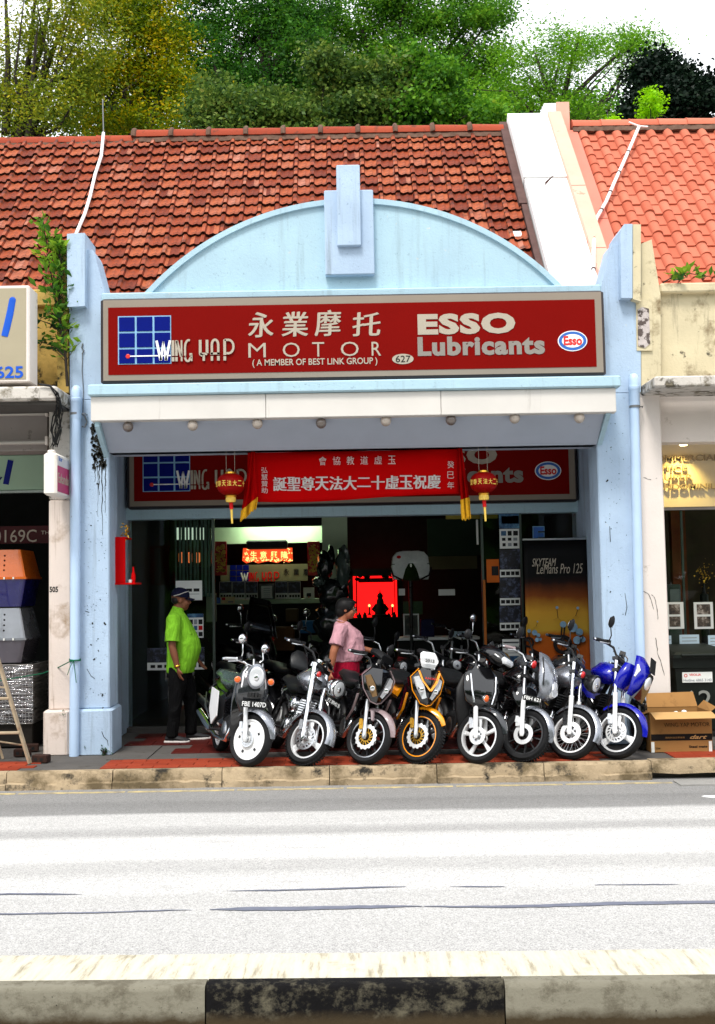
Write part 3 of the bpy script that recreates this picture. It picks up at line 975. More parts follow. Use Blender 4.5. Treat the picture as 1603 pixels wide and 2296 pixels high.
ridge(shop, XB + .42, 2.33, K['ridge'], .52, .02)
# white tile let into the right-hand slope
p = roofxy(1160, 526, .035)
M = RB.to_4x4(); M.translation = p
mb = MB(M); mb.box(-.05, .05, -.055, .06, 0, .012); mb.build('white_patch_tile', K['white'], shop)

# ------------------------------------------------------------------ party wall between the roofs
fw = thing('party_wall', 'white capped party wall rising between the old and new tiled roofs', 'wall', (2.7, 13.5, ZE))
def slope_prism(name, mat, X0, X1, s0, s1, h0, h1, parent=fw, b=0.0):
    pts = [roofp(0, s0, h0), roofp(0, s1, h0), roofp(0, s1, h1), roofp(0, s0, h1)]
    return MB().prism([(p.y, p.z) for p in pts], (X0, 0, 0), (0, 1, 0), (0, 0, 1), (X1 - X0, 0, 0)).build(name, mat, parent)
slope_prism('side_flashing', K['rust'], 2.30, 2.405, 1.55, SLEN + .12, -.02, .10)
slope_prism('side_flashing', K['rust'], 2.33, 2.405, -.4, 1.545, -.02, .085)
slope_prism('wall_top', K['white'], 2.41, 2.96, 2.03, SLEN + .16, -.1, .20)
slope_prism('wall_top', K['white'], 2.42, 2.96, -.5, 2.02, -.1, .175)
slope_prism('wall_cap', K['pink_flash'], 2.962, 3.14, 1.7, SLEN + .1, -.1, .25)
slope_prism('wall_cap', K['pink_flash'], 2.962, 3.14, .25, 1.695, -.1, .245)
slope_prism('wall_cap', K['pink_flash'], 2.962, 3.14, -.5, .245, -.1, .24)
slope_prism('apron_flashing', K['pink_flash2'], 3.142, 3.36, 1.2, SLEN - .1, -.05, .07)
slope_prism('apron_flashing', K['pink_flash2'], 3.142, 3.36, -.5, 1.195, -.05, .064)
a = rect(1219, 235, 1246, 300, YRG)
b = rect(1247, 235, 1270, 300, YRG)
MB().box(a[0], a[1], YRG - .05, YRG + .5, ZRG - .3, a[3]).build('ridge_block', K['white'], fw)
MB().box(a[1] + .002, b[1] + .03, YRG - .07, YRG + .5, ZRG - .3, b[3] + .01).build('ridge_block', K['pink_flash'], fw)
mb = MB()                                             # lifted corner of the upper sheet
q = [roofxy(1180, 412, .201), roofxy(1222, 414, .201), roofxy(1246, 389, .201)]
mb.ribbon([(0, 0), (1, 0)], .01, q[0], q[1] - q[0], SL, SN * .002)
d = (q[2] - q[1])
mb.add([q[1] + SN * .002, q[2] + SN * .002, q[1] + SL * .02 + SN * .03, q[1] - SL * .02 + SN * .002], [(0, 1, 2), (0, 3, 1)])
mb.build('torn_edge', K['rust'], fw)

# ------------------------------------------------------------------ roof conduits
def conduit(pts, r, label, mat, clips):
    t = thing('roof_conduit', label, 'pipe', roofxy(*pts[-1]), group='white conduits on the roofs')
    P = [roofxy(x, y, h) for x, y, h in [(p + (.10,))[:3] if len(p) == 2 else p for p in pts]]
    MB().tube(P, r, 10).build('conduit', mat, t, smooth=60)
    for k in clips:
        a, b = P[k], P[k + 1]; c = (a + b) / 2; d = (b - a).normalized()
        mb = MB(); mb.ring([(r, -.012), (r + .006, -.012), (r + .006, .012), (r, .012)], c, d, 12)
        mb.build('clip', K['rust'], t)
    return t
K['conduit'] = pmat('white_conduit', (.82, .82, .81, 1), .5, var=.04)
c1 = conduit([(232, 298, .17), (229, 330, .1), (227, 350, .1), (213, 392, .1), (202, 440, .1), (190, 480, .1), (176, 512, .1), (164, 540, .1)], .022, 'white wavy conduit down the left part of the old roof', K['conduit'], [])
p = roofxy(232, 298, .17); MB().tube([p, p + Vector((-.01, 0, .48))], .008, 6).build('rod', K['wire'], c1)
c2 = conduit([(1433, 283, .2), (1418, 318, .14), (1398, 364, .14), (1377, 410, .14), (1359, 452, .14), (1337, 490, .14), (1333, 512, .14), (1331, 560, .3), (1330, 650, .3)], .022, 'white straight conduit with clips beside the new orange roof', K['conduit'], [1, 2, 3, 4, 6, 7])
p = roofxy(1433, 283, .2); MB().tube([p + Vector((-.14, 0, .06)), p, p + Vector((.12, 0, -.01))], .012, 6).build('bracket', K['conduit'], c2)

# ================================================================== left neighbour
lft = thing('neighbour_shophouse', 'yellow plastered shophouse with mouldy concrete ledge on the left', 'shophouse', (-4.5, YF, 0))
underlay(lft, -9.5, XB - .002)
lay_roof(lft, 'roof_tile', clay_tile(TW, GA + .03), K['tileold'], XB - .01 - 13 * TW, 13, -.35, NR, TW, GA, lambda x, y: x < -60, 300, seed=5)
ridge(lft, -7.5, XB + .41, K['ridge'], .52, -.035, rad=.12, collar=False)
YW = YF + .25
xw0, xw1 = -9.0, W(130, 700, YW).x
zc = W(95, 690, YW).z; zt_ = W(95, 652, YW).z
MB().box(xw0, XL0 - .012, YW, YW + .2, W(95, 880, YW).z, zc).build('upper_wall', K['yellow'], lft)
MB().bbox(xw0, xw1, YW - .07, YW + .22, zc + .002, zt_, .015).build('parapet_coping', K['yellow'], lft)
poly_wall('pilaster', [(129, 880), (126, 560), (151, 552), (154, 880)], YF + .05, .19, K['yellow'], lft)
a = rect(-60, 866, 128, 904, 10.92)
mb = MB(); mb.bbox(xw0, a[1], 10.92, YW + .05, a[2] + .03, a[3], .02); mb.build('concrete_ledge', K['mould'], lft)
MB().box(xw0, a[1] - .03, 11.0, YW, a[2] - .0, a[2] + .028).build('ledge_soffit', K['slab'], lft)
K['greybeam'] = pmat('grey_plaster', hexc(150, 142, 138), .9, var=.1, scale=2, dirt=[(hexc(60, 56, 52), (.62, .72), 4)])  # plain grey base with darker blotches at random
zb0 = W(60, 1012, YF + .3).z
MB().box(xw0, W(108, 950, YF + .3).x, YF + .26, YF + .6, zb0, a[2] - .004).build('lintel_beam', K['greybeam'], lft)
x0, x1 = W(109, 1300, YF + .06).x, XL0 - .004
K['pilL'] = pmat('stained_cream_pilaster', hexc(214, 200, 190), .9, var=.06, scale=2, bump=.35, bscale=30, dirt=[(hexc(150, 126, 100), (.54, .72), 3)], streak=(hexc(128, 104, 80), (.55, .75), (14, 14, .6)))
MB().bbox(x0, x1, YF + .06, YF + .5, .45, W(130, 1120, YF).z, .012).build('pilaster', K['pilL'], lft, smooth=40)
MB().bbox(x0, x1, YF + .062, YF + .5, W(130, 1120, YF).z + .002, a[2] + .02, .012).build('pilaster_head', K['mould'], lft, smooth=40)
a2 = rect(97, 1606, 156, 1690, YF)
MB().bbox(a2[0], XL0 - .004, YF - .02, YF + .5, -.02, .45, .02).build('plinth', K['pilL'], lft, smooth=40)
for y in (925, 990):
    p = W(98, y, YF + .1)
    mb = MB(); mb.tube([(xw0, YF + .16, p.z), (p.x, YF + .16, p.z)], .022, 10)
    t_ = mb.build('lamp_tube', pmat('unlit_tube', hexc(170, 164, 156), .4, var=.03), lft, smooth=50)
    MB().box(p.x + .004, p.x + .03, YF + .13, YF + .2, p.z - .03, p.z + .06).build('tube_holder', K['offwhite'], t_)
    if y < 950:
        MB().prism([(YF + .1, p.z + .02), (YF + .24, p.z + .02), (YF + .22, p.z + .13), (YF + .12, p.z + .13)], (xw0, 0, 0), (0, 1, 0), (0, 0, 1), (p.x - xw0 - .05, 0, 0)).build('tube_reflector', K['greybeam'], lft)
# shop opening
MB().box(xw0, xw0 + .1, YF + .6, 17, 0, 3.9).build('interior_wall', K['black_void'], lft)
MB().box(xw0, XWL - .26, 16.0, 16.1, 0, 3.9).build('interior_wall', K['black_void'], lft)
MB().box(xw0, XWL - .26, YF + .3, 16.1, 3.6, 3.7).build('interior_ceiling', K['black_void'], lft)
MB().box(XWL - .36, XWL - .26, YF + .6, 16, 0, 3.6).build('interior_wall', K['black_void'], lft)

# ================================================================== right neighbour
rgt = thing('neighbour_shophouse', 'cream plastered shophouse with new orange tiled roof on the right', 'shophouse', (4.6, YF, 0))
underlay(rgt, 3.365, 9)
BTW = .235
lay_roof(rgt, 'roof_tile', barrel_tile(BTW, GA + .05), K['tilenew'], 3.37, 11, -.35, 16, BTW, (SLEN + .28) / 16, lambda x, y: x > 1680 or (x < 1440 and y > 560), 300, seed=8, jit=.0015)
ridge(rgt, 3.30, 6.1, K['tilenew'], .40, .065, False, .125)
YR_ = YF + .12
MB().box(W(1466, 700, YR_).x, 9, YR_, YR_ + .25, W(1540, 855, YR_).z, W(1540, 656, YR_).z).build('upper_wall', K['cream'], rgt)
a = rect(1480, 634, 1640, 655, YR_ - .08)
MB().bbox(a[0], 9, YR_ - .09, YR_ + .28, W(1540, 655, YR_ - .08).z, W(1540, 634, YR_ - .08).z, .015).build('parapet_coping', K['cream'], rgt)
poly_wall('pilaster', [(1438, 880), (1438, 546), (1461, 537), (1471, 600), (1481, 660), (1482, 880)], YF + .01, .2, K['cream'], rgt)
poly_wall('pilaster_cap', [(1419, 670), (1419, 503), (1437, 503), (1437, 676)], YF - .10, .5, K['cream'], rgt)
poly_wall('render_patch', [(1428, 786), (1426, 672), (1431, 668), (1461, 668), (1463, 786)], YF - .012, .02, K['cream'], rgt)
K['bare'] = pmat('flaking_render', hexc(190, 180, 176), .95, var=.1, scale=12, bump=.9, bscale=30, dirt=[(hexc(90, 80, 76), (.5, .55), 14)])
poly_wall('bare_render', [(1431, 776), (1430, 694), (1440, 688), (1455, 692), (1458, 770), (1446, 780)], YF - .02, .012, K['bare'], rgt)
a = rect(1468, 842, 1640, 866, 10.95)
MB().bbox(a[0], 9, 10.95, YR_ + .02, W(1540, 866, 10.95).z, W(1540, 842, 10.95).z, .015).build('concrete_ledge', K['mould'], rgt)
px0, px1 = XR1 + .004, W(1494, 1300, YF + .05).x
MB().bbox(px0, px1, YF + .03, YF + .5, 0, W(1460, 862, YF).z, .012).build('pilaster', K['offwhite'], rgt, smooth=40)
zc = W(1550, 992, YF + .3).z
MB().box(px1 + .002, 9, YF + .25, YF + .5, zc, W(1540, 868, YF).z).build('lintel_beam', K['offwhite'], rgt)
# cracks in the pilaster
mb = MB(); r = random.Random(4)
for pts in ([(1441, 1325), (1452, 1330), (1460, 1345), (1468, 1372)], [(1461, 1333), (1468, 1341), (1474, 1375), (1476, 1392)], [(1470, 1430), (1474, 1462), (1484, 1492), (1492, 1520)], [(1443, 1070), (1452, 1074), (1462, 1076)]):
    P = []
    for k in range(len(pts) - 1):
        for i in range(5):
            f = i / 5
            P.append((pts[k][0] + (pts[k + 1][0] - pts[k][0]) * f + r.uniform(-1, 1), pts[k][1] + (pts[k + 1][1] - pts[k][1]) * f))
    P = [W(x, y, YF + .03) for x, y in P]
    mb.ribbon([(p.x, p.z) for p in P], [r.uniform(.002, .007) for _ in P], (0, YF + .03, 0), (1, 0, 0), (0, 0, 1), (0, -.003, 0))
mb.build('crack', K['stain'], rgt, kind='stuff')
YS2 = YF + 1.2
MB().box(px1 - .05, px1 + .0, YF + .52, YS2 + .3, 0, 3.6).build('side_wall', K['offwhite'], rgt)
MB().box(px1, 9, YF + .52, 16, zc + .12, zc + .2).build('walkway_ceiling', K['offwhite'], rgt)
K['warmdark'] = pmat('brown_interior', (.05, .032, .016, 1), .6, var=.3, scale=3)
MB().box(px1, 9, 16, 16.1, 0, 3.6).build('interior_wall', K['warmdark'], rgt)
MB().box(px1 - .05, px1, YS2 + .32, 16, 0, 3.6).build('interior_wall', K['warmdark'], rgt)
za = W(1550, 1137, YS2).z
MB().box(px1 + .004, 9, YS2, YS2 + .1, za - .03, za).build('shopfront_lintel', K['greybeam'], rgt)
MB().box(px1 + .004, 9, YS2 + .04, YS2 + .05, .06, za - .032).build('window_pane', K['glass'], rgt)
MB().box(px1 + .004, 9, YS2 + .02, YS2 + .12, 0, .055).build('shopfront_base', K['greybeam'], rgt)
X = W(1540, 1400, YS2).x
MB().box(X - .012, X + .012, YS2 + .052, YS2 + .08, .06, za - .032).build('window_mullion', K['frame'], rgt)
X = W(1520, 1300, YS2 + 1.2).x
MB().box(X - .06, X + .12, YS2 + 1.2, YS2 + 1.3, 0, 3.0).build('timber_post', pmat('red_brown_timber', hexc(110, 52, 22), .6, var=.2), rgt)
# ================================================================== signs and things on the facade
K['signred'] = pmat('sign_red', hexc(116, 9, 5), .55, var=.05, scale=1.2, spec=.04)
K['signgrey'] = pmat('sign_taupe', hexc(138, 127, 114), .6, var=.05, scale=1.5, dirt=[(hexc(140, 128, 116), (.6, .8), 2)])
K['signblue'] = pmat('sign_blue', hexc(5, 20, 108), .5, var=.05, spec=.06)
K['signlight'] = pmat('sign_light_blue', hexc(130, 176, 208), .5, var=.05)
K['signletter'] = pmat('sign_letter_taupe', hexc(168, 158, 142), .6, var=.03)
K['signsilver'] = pmat('sign_letter_grey', hexc(134, 128, 120), .6, var=.03)
K['signwhite'] = pmat('sign_letter_white', hexc(235, 235, 232), .5, var=.02)
K['essoblue'] = pmat('oval_blue', hexc(40, 96, 176), .4, var=.03)
K['essored'] = pmat('oval_red', hexc(206, 36, 30), .4, var=.03)
K['darkedge'] = pmat('sign_edge', hexc(40, 30, 32), .4, var=.1)

def stroke_word(parent, mat, mat0, box, Y, depth, only=None):
    """tall narrow letters WING YAP drawn stroke by stroke; box in world units"""
    X0, X1, Z0, Z1 = box
    Wd, H = X1 - X0, Z1 - Z0
    def put(name, m, shapes):
        mb = MB()
        for pts, w in shapes:
            mb.ribbon([(X0 + a * Wd, Z0 + b * H) for a, b in pts], [w_ * Wd for w_ in (w if isinstance(w, list) else [w] * len(pts))], (0, Y, 0), (1, 0, 0), (0, 0, 1), (0, -depth, 0))
        return mb.build(name, m, parent)
    U = .028                                        # stroke weight
    def arcp(cx, cy, rx, ry, a, b, n=8):
        return [(cx + rx * math.cos(math.radians(a + (b - a) * i / n)), cy + ry * math.sin(math.radians(a + (b - a) * i / n))) for i in range(n + 1)]
    put('letter', mat0, [([(0.0, 1.0), (.052, .06)], [.03, .034]), ([(.052, .06), (.085, .95)], [.034, .018]), ([(.085, .95), (.118, .06)], [.018, .034]), ([(.118, .06), (.168, 1.0)], [.034, .028])])
    put('letter', mat, [([(.205, 1), (.205, .26)], .034), ([(.205, .2), (.205, 0)], .034)])
    put('letter', mat, [([(.248, 1), (.248, .26)], .03), ([(.248, .2), (.248, 0)], .03), ([(.255, .97), (.305, .22)], .03), ([(.312, 1), (.312, .26)], .022), ([(.312, .2), (.312, 0)], .022)])
    put('letter', mat, [(arcp(.40, .62, .045, .38, 70, 180) + [(.355, .26)], .026), ([(.355, .2)] + arcp(.39, .2, .035, .2, 180, 290, 6) + [(.43, .2)], .026), ([(.41, .32), (.445, .32)], .03), ([(.436, .3), (.436, 0)], .022)])
    put('letter', mat, [([(.545, 1), (.545, .36)] + arcp(.58, .36, .035, .1, 180, 270, 4), .034), ([(.63, 1), (.63, .36)], .034), ([(.545, .33), (.63, .33)], .03), ([(.588, .3), (.588, 0)], .03)])
    put('letter', mat, [([(.69, 0), (.69, .22)], .03), ([(.69, .28), (.69, .75)] + arcp(.73, .75, .04, .25, 180, 0, 8) + [(.77, .28)], .03), ([(.67, .34), (.785, .34)], .026), ([(.77, .22), (.77, 0)], .034)])
    put('letter', mat, [([(.85, 1), (.85, .26)], .034), ([(.85, .2), (.85, 0)], .034), ([(.85, .98), (.88, .98)] + arcp(.90, .66, .06, .32, 90, -90, 8) + [(.87, .34)], .028)])

def shop_sign(name, label, B, Y, fr=True):
    """B maps photo units of the outer sign to (X, Z)"""
    def bx(x0, y0, x1, y1):
        a, b = B(x0, (y0 + y1) / 2), B(x1, (y0 + y1) / 2)
        c, d = B((x0 + x1) / 2, y1), B((x0 + x1) / 2, y0)
        return a[0], b[0], c[1], d[1]
    o = bx(225, 661, 1357, 848)
    t = thing(name, label, 'shop sign', ((o[0] + o[1]) / 2, Y, o[2]))
    x0, x1, z0, z1 = o[0], o[1], B(790, 851)[1], B(790, 660)[1]
    b = MB(); b.bbox(x0, x1, Y, Y + .19, z0, z1, .02); b.build('sign_box', K['darkedge'], t, smooth=30)
    MB().box(x0 + .03, x1 - .03, Y - .006, Y + .002, z0 + .03, z1 - .02).build('border_panel', K['signgrey'], t)
    r0, r1, r2, r3 = bx(243, 680, 1335, 832)[0], B(1335, 750)[0], B(790, 832)[1], B(790, 681)[1]
    MB().box(r0, r1, Y - .010, Y - .0055, r2, r3).build('red_panel', K['signred'], t)
    g = bx(265, 709, 384, 817)
    em = MB(); em.box(g[0], g[1], Y - .014, Y - .0095, g[2], g[3])
    emo = em.build('grid_emblem', K['signlight'], t)
    cw, ch = (g[1] - g[0]) / 3, (g[3] - g[2]) / 3
    for i in range(3):
        for j in range(3):
            MB().bbox(g[0] + i * cw + .012, g[0] + (i + 1) * cw - .009, Y - .022, Y - .0135, g[2] + j * ch + .008, g[2] + (j + 1) * ch - .012, .003).build('blue_square', K['signblue'], emo)
    mb = MB(); p0, p1 = B(290, 800), B(383, 798)
    mb.box(p0[0], p1[0], Y - .026, Y - .0215, p0[1] - .005, p0[1] + .007); mb.build('white_line', K['signwhite'], emo)
    mb = MB(); mb.lathe([(.024, 0), (.024, .004), (.018, .006)], (p0[0] - .01, Y - .0215, p0[1]), (0, -1, 0), 14); mb.build('red_dot', K['essored'], emo)
    a = B(352, 812); c = B(531, 762)
    stroke_word(t, K['signletter'], K['signwhite'], (a[0], c[0], a[1] + .0, c[1]), Y - .022, .006)
    q = Y - .0098
    for ch, bb in (('永', (557, 701, 612, 757)), ('業', (632, 700, 690, 755)), ('摩', (706, 696, 764, 754)), ('托', (791, 701, 852, 754))):
        for dx in (-1.1, 1.1): text(ch, 'chinese_character', K['signletter'], t, bx(bb[0] + dx, bb[1] - .3 * dx, bb[2] + dx, bb[3] - .3 * dx), q, bold=.004, depth=.006 + dx * .0006, shear=.06)
    for ch, bb in (('M', (557, 770, 596, 802)), ('O', (634, 769, 672, 801)), ('T', (700, 768, 727, 800)), ('O', (764, 767, 804, 799)), ('R', (833, 767, 854, 798))):
        text(ch, 'letter', K['signletter'], t, bx(*bb), q, bold=-.006 if ch != 'R' else 0, depth=.006)
    text('( A MEMBER OF BEST LINK GROUP )', 'lettering', K['signletter'], t, bx(566, 804, 846, 823), q, bold=.014, depth=.005)
    text('ESSO', 'lettering', K['signletter'], t, bx(936, 703, 1155, 750), q, bold=.055, depth=.006, spacing=1.12)
    text('Lubricants', 'lettering', K['signsilver'], t, bx(936, 754, 1221, 797), q, bold=.045, depth=.006, spacing=1.1)
    def oval(nm, mat, bb, y0, y1, par):
        e = bx(*bb); cx_, cz_ = (e[0] + e[1]) / 2, (e[2] + e[3]) / 2
        mb = MB(); mb.prism([(cx_ + (e[1] - e[0]) / 2 * math.cos(2 * math.pi * k / 40), cz_ + (e[3] - e[2]) / 2 * math.sin(2 * math.pi * k / 40)) for k in range(40)], (0, y0, 0), (1, 0, 0), (0, 0, 1), (0, y1 - y0, 0))
        return mb.build(nm, mat, par)
    n = oval('number_oval', K['signletter'], (879, 794, 927, 817), q, q - .005, t)
    text('627', 'lettering', K['ink'], n, bx(887, 798, 920, 813), q - .0045, bold=.004, depth=.003)
    e = oval('oval_emblem', K['signwhite'], (1250, 742, 1316, 788), q, q - .004, t)
    oval('blue_ring', K['essoblue'], (1252, 744, 1314, 786), q - .004, q - .006, e)
    oval('white_field', K['signwhite'], (1259, 750, 1307, 780), q - .006, q - .008, e)
    text('Esso', 'lettering', K['essored'], e, bx(1263, 754, 1304, 775), q - .0078, bold=.035, depth=.003)
    return t
YSG = 11.22
shop_sign('shop_sign', 'long red shop sign with taupe border above the canopy ledge', lambda x, y: (W(x, y, YSG).x, W(x, y, YSG).z), YSG)
# the older sign inside the walkway, same layout, over the shopfront
_a, _b = W(285, 1139, YS - .2).x, W(1297, 1128, YS - .2).x
_zb = W(790, 1133, YS - .2).z
_ox0, _ox1, _oz = W(225, 750, YSG).x, W(1357, 750, YSG).x, W(790, 851, YSG).z
_k = (_b - _a) / (_ox1 - _ox0)
def inner(x, y):
    p = W(x, y, YSG)
    return _a + (p.x - _ox0) * _k, _zb + (p.z - _oz) * _k
shop_sign('shop_sign', 'dim red shop sign under the walkway ceiling behind the banner', inner, YS - .2)

# bulbs under the canopy
K['bulb'] = gloss('opal_bulb', hexc(176, 164, 152), .25)
K['bulbdim'] = gloss('dusty_bulb', hexc(104, 94, 88), .3)
where = ['leftmost', 'second from left', 'third from left', 'fourth from left', 'fourth from right', 'third from right', 'second from right', 'rightmost']
for k, (x, y) in enumerate(((287, 957), (432, 954), (577, 950), (720, 949), (865, 944), (1011, 942), (1154, 938), (1299, 937))):
    p = W(x, y, 11.03)
    dusty = k in (0, 3, 5)
    t = thing('light_bulb', '%s globe bulb, %s, hanging under the cream canopy board' % (where[k], 'grey and dusty' if dusty else 'pale'), 'light bulb', p, group='globe bulbs under the canopy')
    top = fz0 + .0
    MB().ell(p, .055, .055, .055, 18, 12).build('globe', K['bulbdim'] if dusty else K['bulb'], t, smooth=60)
    MB().lathe([(.02, .045), (.036, .05), (.038, .09), (.026, .105), (.026, max(.12, top - p.z))], p, (0, 0, 1), 14).build('socket', K['offwhite'], t, smooth=40)

# lanterns
K['lantern'] = pmat('lantern_silk', hexc(140, 6, 4), .5, spec=.1, var=.15, scale=6)
def lantern(x, y, label, s):
    Y = YF + .05
    c = W(x, y, Y)
    t = thing('paper_lantern', label, 'lantern', c, group='red lanterns beside the banner')
    rx, rz = .15 * s, .112 * s
    mb = MB()
    n = 28
    prof = []
    for k in range(17):
        a = -math.pi / 2 * .82 + math.pi * .82 * k / 16
        prof.append((rx * (math.cos(a) ** .75), rz * math.sin(a) / math.sin(math.pi / 2 * .82)))
    # ribbed silk
    secs = []
    for r_, h in prof:
        secs.append([(c.x + r_ * (1 - .035 * (j % 2)) * math.cos(2 * math.pi * j / 40), c.y + r_ * (1 - .035 * (j % 2)) * math.sin(2 * math.pi * j / 40), c.z + h) for j in range(40)])
    mb.loft(secs); mb.build('lantern_body', K['lantern'], t, smooth=50)
    mb = MB(); mb.lathe([(.055 * s, -.012), (.06 * s, 0), (.055 * s, .018)], (c.x, c.y, c.z + rz), (0, 0, 1), 16); mb.build('rim', K['gold'], t)
    mb = MB(); mb.lathe([(.055 * s, -.02), (.06 * s, -.004), (.05 * s, .012)], (c.x, c.y, c.z - rz - .006), (0, 0, 1), 16); mb.build('rim', K['gold'], t)
    mb = MB(); mb.tube([(c.x - .045, c.y, c.z + rz), (c.x - .045, c.y, ZB + .05)], .002, 4); mb.tube([(c.x + .045, c.y, c.z + rz), (c.x + .045, c.y, ZB + .05)], .002, 4); mb.build('cord', K['signletter'], t)
    tm_ = node('tassel', t)
    MB().lathe([(.05, 0), (.055, -.03), (.05, -.055), (.012, -.06)], (c.x, c.y, c.z - rz - .02), (0, 0, 1), 12).build('fringe', K['goldprint'], tm_)
    MB().tube([(c.x, c.y, c.z - rz - .07), (c.x + .006, c.y, c.z - rz - .15)], .02, 8).build('knot', K['redink'], tm_)
    MB().tube([(c.x + .006, c.y, c.z - rz - .15), (c.x + .012, c.y, c.z - rz - .30)], [.014, .010], 8).build('tassel_thread', K['goldprint'], tm_)
    # gold writing round the belly
    for k, ch in enumerate('聖尊天法大二十'):
        a = math.radians(-90 + (k - 3) * 22)
        d = Vector((math.cos(a), math.sin(a), 0)); u = Vector((-math.sin(a), math.cos(a), 0))
        o_ = c + d * (rx * 1.005) - u * .022 * s + Vector((0, 0, -.03 * s))
        text_on(ch, 'gold_character', K['goldprint'], t, o_, u, (0, 0, 1), .045 * s, .06 * s, bold=.008, depth=.003, world=True)
    return t
lantern(517, 1086, 'red silk lantern with gold writing left of the banner', 1.0)
lantern(1084, 1082, 'red silk lantern with gold writing right of the banner', .96)

# banner
K['bannerred'] = pmat('banner_cloth', hexc(176, 4, 6), .85, var=.06, scale=3, spec=.03)
K['bannerdark'] = pmat('banner_cloth_folds', hexc(168, 5, 6), .85, var=.1, scale=5, spec=.03)
K['fringe'] = pmat('yellow_fringe', hexc(214, 160, 30), .8, var=.2, scale=60)
YBN = YF + .20
bn = thing('cloth_banner', 'red festival banner with white chinese writing hung across the walkway', 'banner', W(800, 1120, YBN))
def sag(x, v):     # v 0 top .. 1 bottom, photo units
    f = (x - 555) / 475
    top = 1012 - 10 * f + 4 * math.sin(math.pi * f)
    bot = 1125 - 17 * f + 3 * math.sin(6 * f) + 3 * math.sin(math.pi * f)
    return top + (bot - top) * v
def bpt(x, v, d=0):
    f = (x - 555) / 475
    Y = YBN + .018 * math.sin(13 * f + 1.5 * v) + .010 * math.sin(31 * f + v) * v - d
    return W(x, sag(x, v), Y)
mb = MB(); nx, nv = 60, 10
mb.loft([[bpt(555 + 475 * i / nx, j / nv) for j in range(nv + 1)] for i in range(nx + 1)], close=False, cap=False)
cl_ = mb.build('cloth', K['bannerred'], bn, smooth=80)
sm_ = cl_.modifiers.new('thickness', 'SOLIDIFY'); sm_.thickness = .004
def btext(s, bb, bold, lift=.012):
    me = glyphs(s, bold)
    xs = [v.co.x for v in me.vertices]; ys = [v.co.y for v in me.vertices]
    x0, y0, x1, y1 = bb
    for v in me.vertices:
        x = x0 + (v.co.x - min(xs)) / (max(xs) - min(xs)) * (x1 - x0)
        y = y1 - (v.co.y - min(ys)) / (max(ys) - min(ys)) * (y1 - y0)
        vv = (y - sag(x, 0)) / (sag(x, 1) - sag(x, 0))
        v.co = bpt(x, vv, lift)
    me.materials.clear(); me.materials.append(K['signwhite']); me.name = 'chinese_character'
    o = bpy.data.objects.new('chinese_character', me); COL.objects.link(o); attach(o, bn)
big = '誕聖尊天法大二十虛玉祝慶'
for k, ch in enumerate(big):
    x0 = 613 + k * 31.4
    yc = 1083 - (k - 5) * .5
    h = 31
    yo = 6 if ch == '二' else 0
    for dx in (-.9, .9): btext(ch, (x0 + dx, yc - h / 2 + yo * .6, x0 + 29 + dx, yc + h / 2 - yo), .006, .0125 + dx * .0008)
for k, ch in enumerate('會協教道虛玉'):
    x0 = 715 + k * 31; btext(ch, (x0, 1024 - k * .5, x0 + 17, 1043 - k * .5), .004)
for k, ch in enumerate('弘慧贊助'):
    btext(ch, (586, 1048 + k * 15, 600, 1061 + k * 15), .004)
for k, ch in enumerate('癸巳年'):
    btext(ch, (1003, 1034 + k * 23, 1018, 1050 + k * 23), .004)
def drape(top0, top1, tip, bot, name, fr):
    """side swag: narrow gathered top, flared hem with yellow fringe"""
    mb = MB(); n, m = 14, 12
    secs = []
    for i in range(n + 1):
        v = i / n
        row = []
        for j in range(m + 1):
            u = j / m
            a = Vector(top0).lerp(Vector(top1), u); b = Vector(bot[0]).lerp(Vector(bot[1]), u)
            p = a.lerp(b, v)
            Y = YBN - .05 + .035 * math.sin(u * 13 + v * 2) * (.3 + v) - .02
            row.append(W(p.x, p.y, Y))
        secs.append(row)
    mb.loft(secs, close=False, cap=False)
    o = mb.build(name, K['bannerdark'], bn, smooth=80)
    f = MB(); r = random.Random(2)
    for j in range(46):
        u = j / 45
        b = Vector(bot[0]).lerp(Vector(bot[1]), u)
        Y = YBN - .05 + .035 * math.sin(u * 13 + 2) * 1.3 - .024
        f.tube([W(b.x, b.y - 3, Y), W(b.x + fr[0] * .5 + r.uniform(-1, 1), b.y + fr[1] * .6, Y), W(b.x + fr[0] + r.uniform(-1.5, 1.5), b.y + fr[1] * r.uniform(.8, 1.1), Y)], .006, 4)
    f.build('yellow_fringe', K['fringe'], o, kind='stuff')
drape((562, 1012), (572, 1012), None, [(541, 1148), (577, 1118)], 'left_drape', (-3, 22))
drape((1026, 1004), (1036, 1004), None, [(1033, 1124), (1052, 1118)], 'right_drape', (3, 42))

# red shrine box on the left pilaster
t = thing('wall_shrine', 'red metal altar box fixed inside the left pilaster', 'shrine', W(265, 1308, YF + .3))
X0, X1 = W(243, 1250, YF + .3).x, W(283, 1250, YF + .3).x
z0, z1 = W(265, 1307, YF + .3).z, W(265, 1204, YF + .3).z
K['shrinered'] = pmat('shrine_red', hexc(190, 3, 6), .5, var=.05, spec=.06)
mb = MB(); mb.bbox(X0 - .02, X0 + .005, YF + .30, YF + .62, z0, z1, .005); mb.bbox(X0 + .0, X1 - .01, YF + .295, YF + .31, z0, z1, .004)
mb.bbox(X0, X1 - .0, YF + .312, YF + .62, z1 - .02, z1, .004); mb.build('cabinet', K['shrinered'], t, smooth=30)
MB().bbox(X0, W(304, 1307, YF + .3).x, YF + .28, YF + .64, z0 - .02, z0 + .0, .004).build('shelf', K['shrinered'], t)
p = W(281, 1192, YF + .34)
mb = MB(); r = random.Random(6)
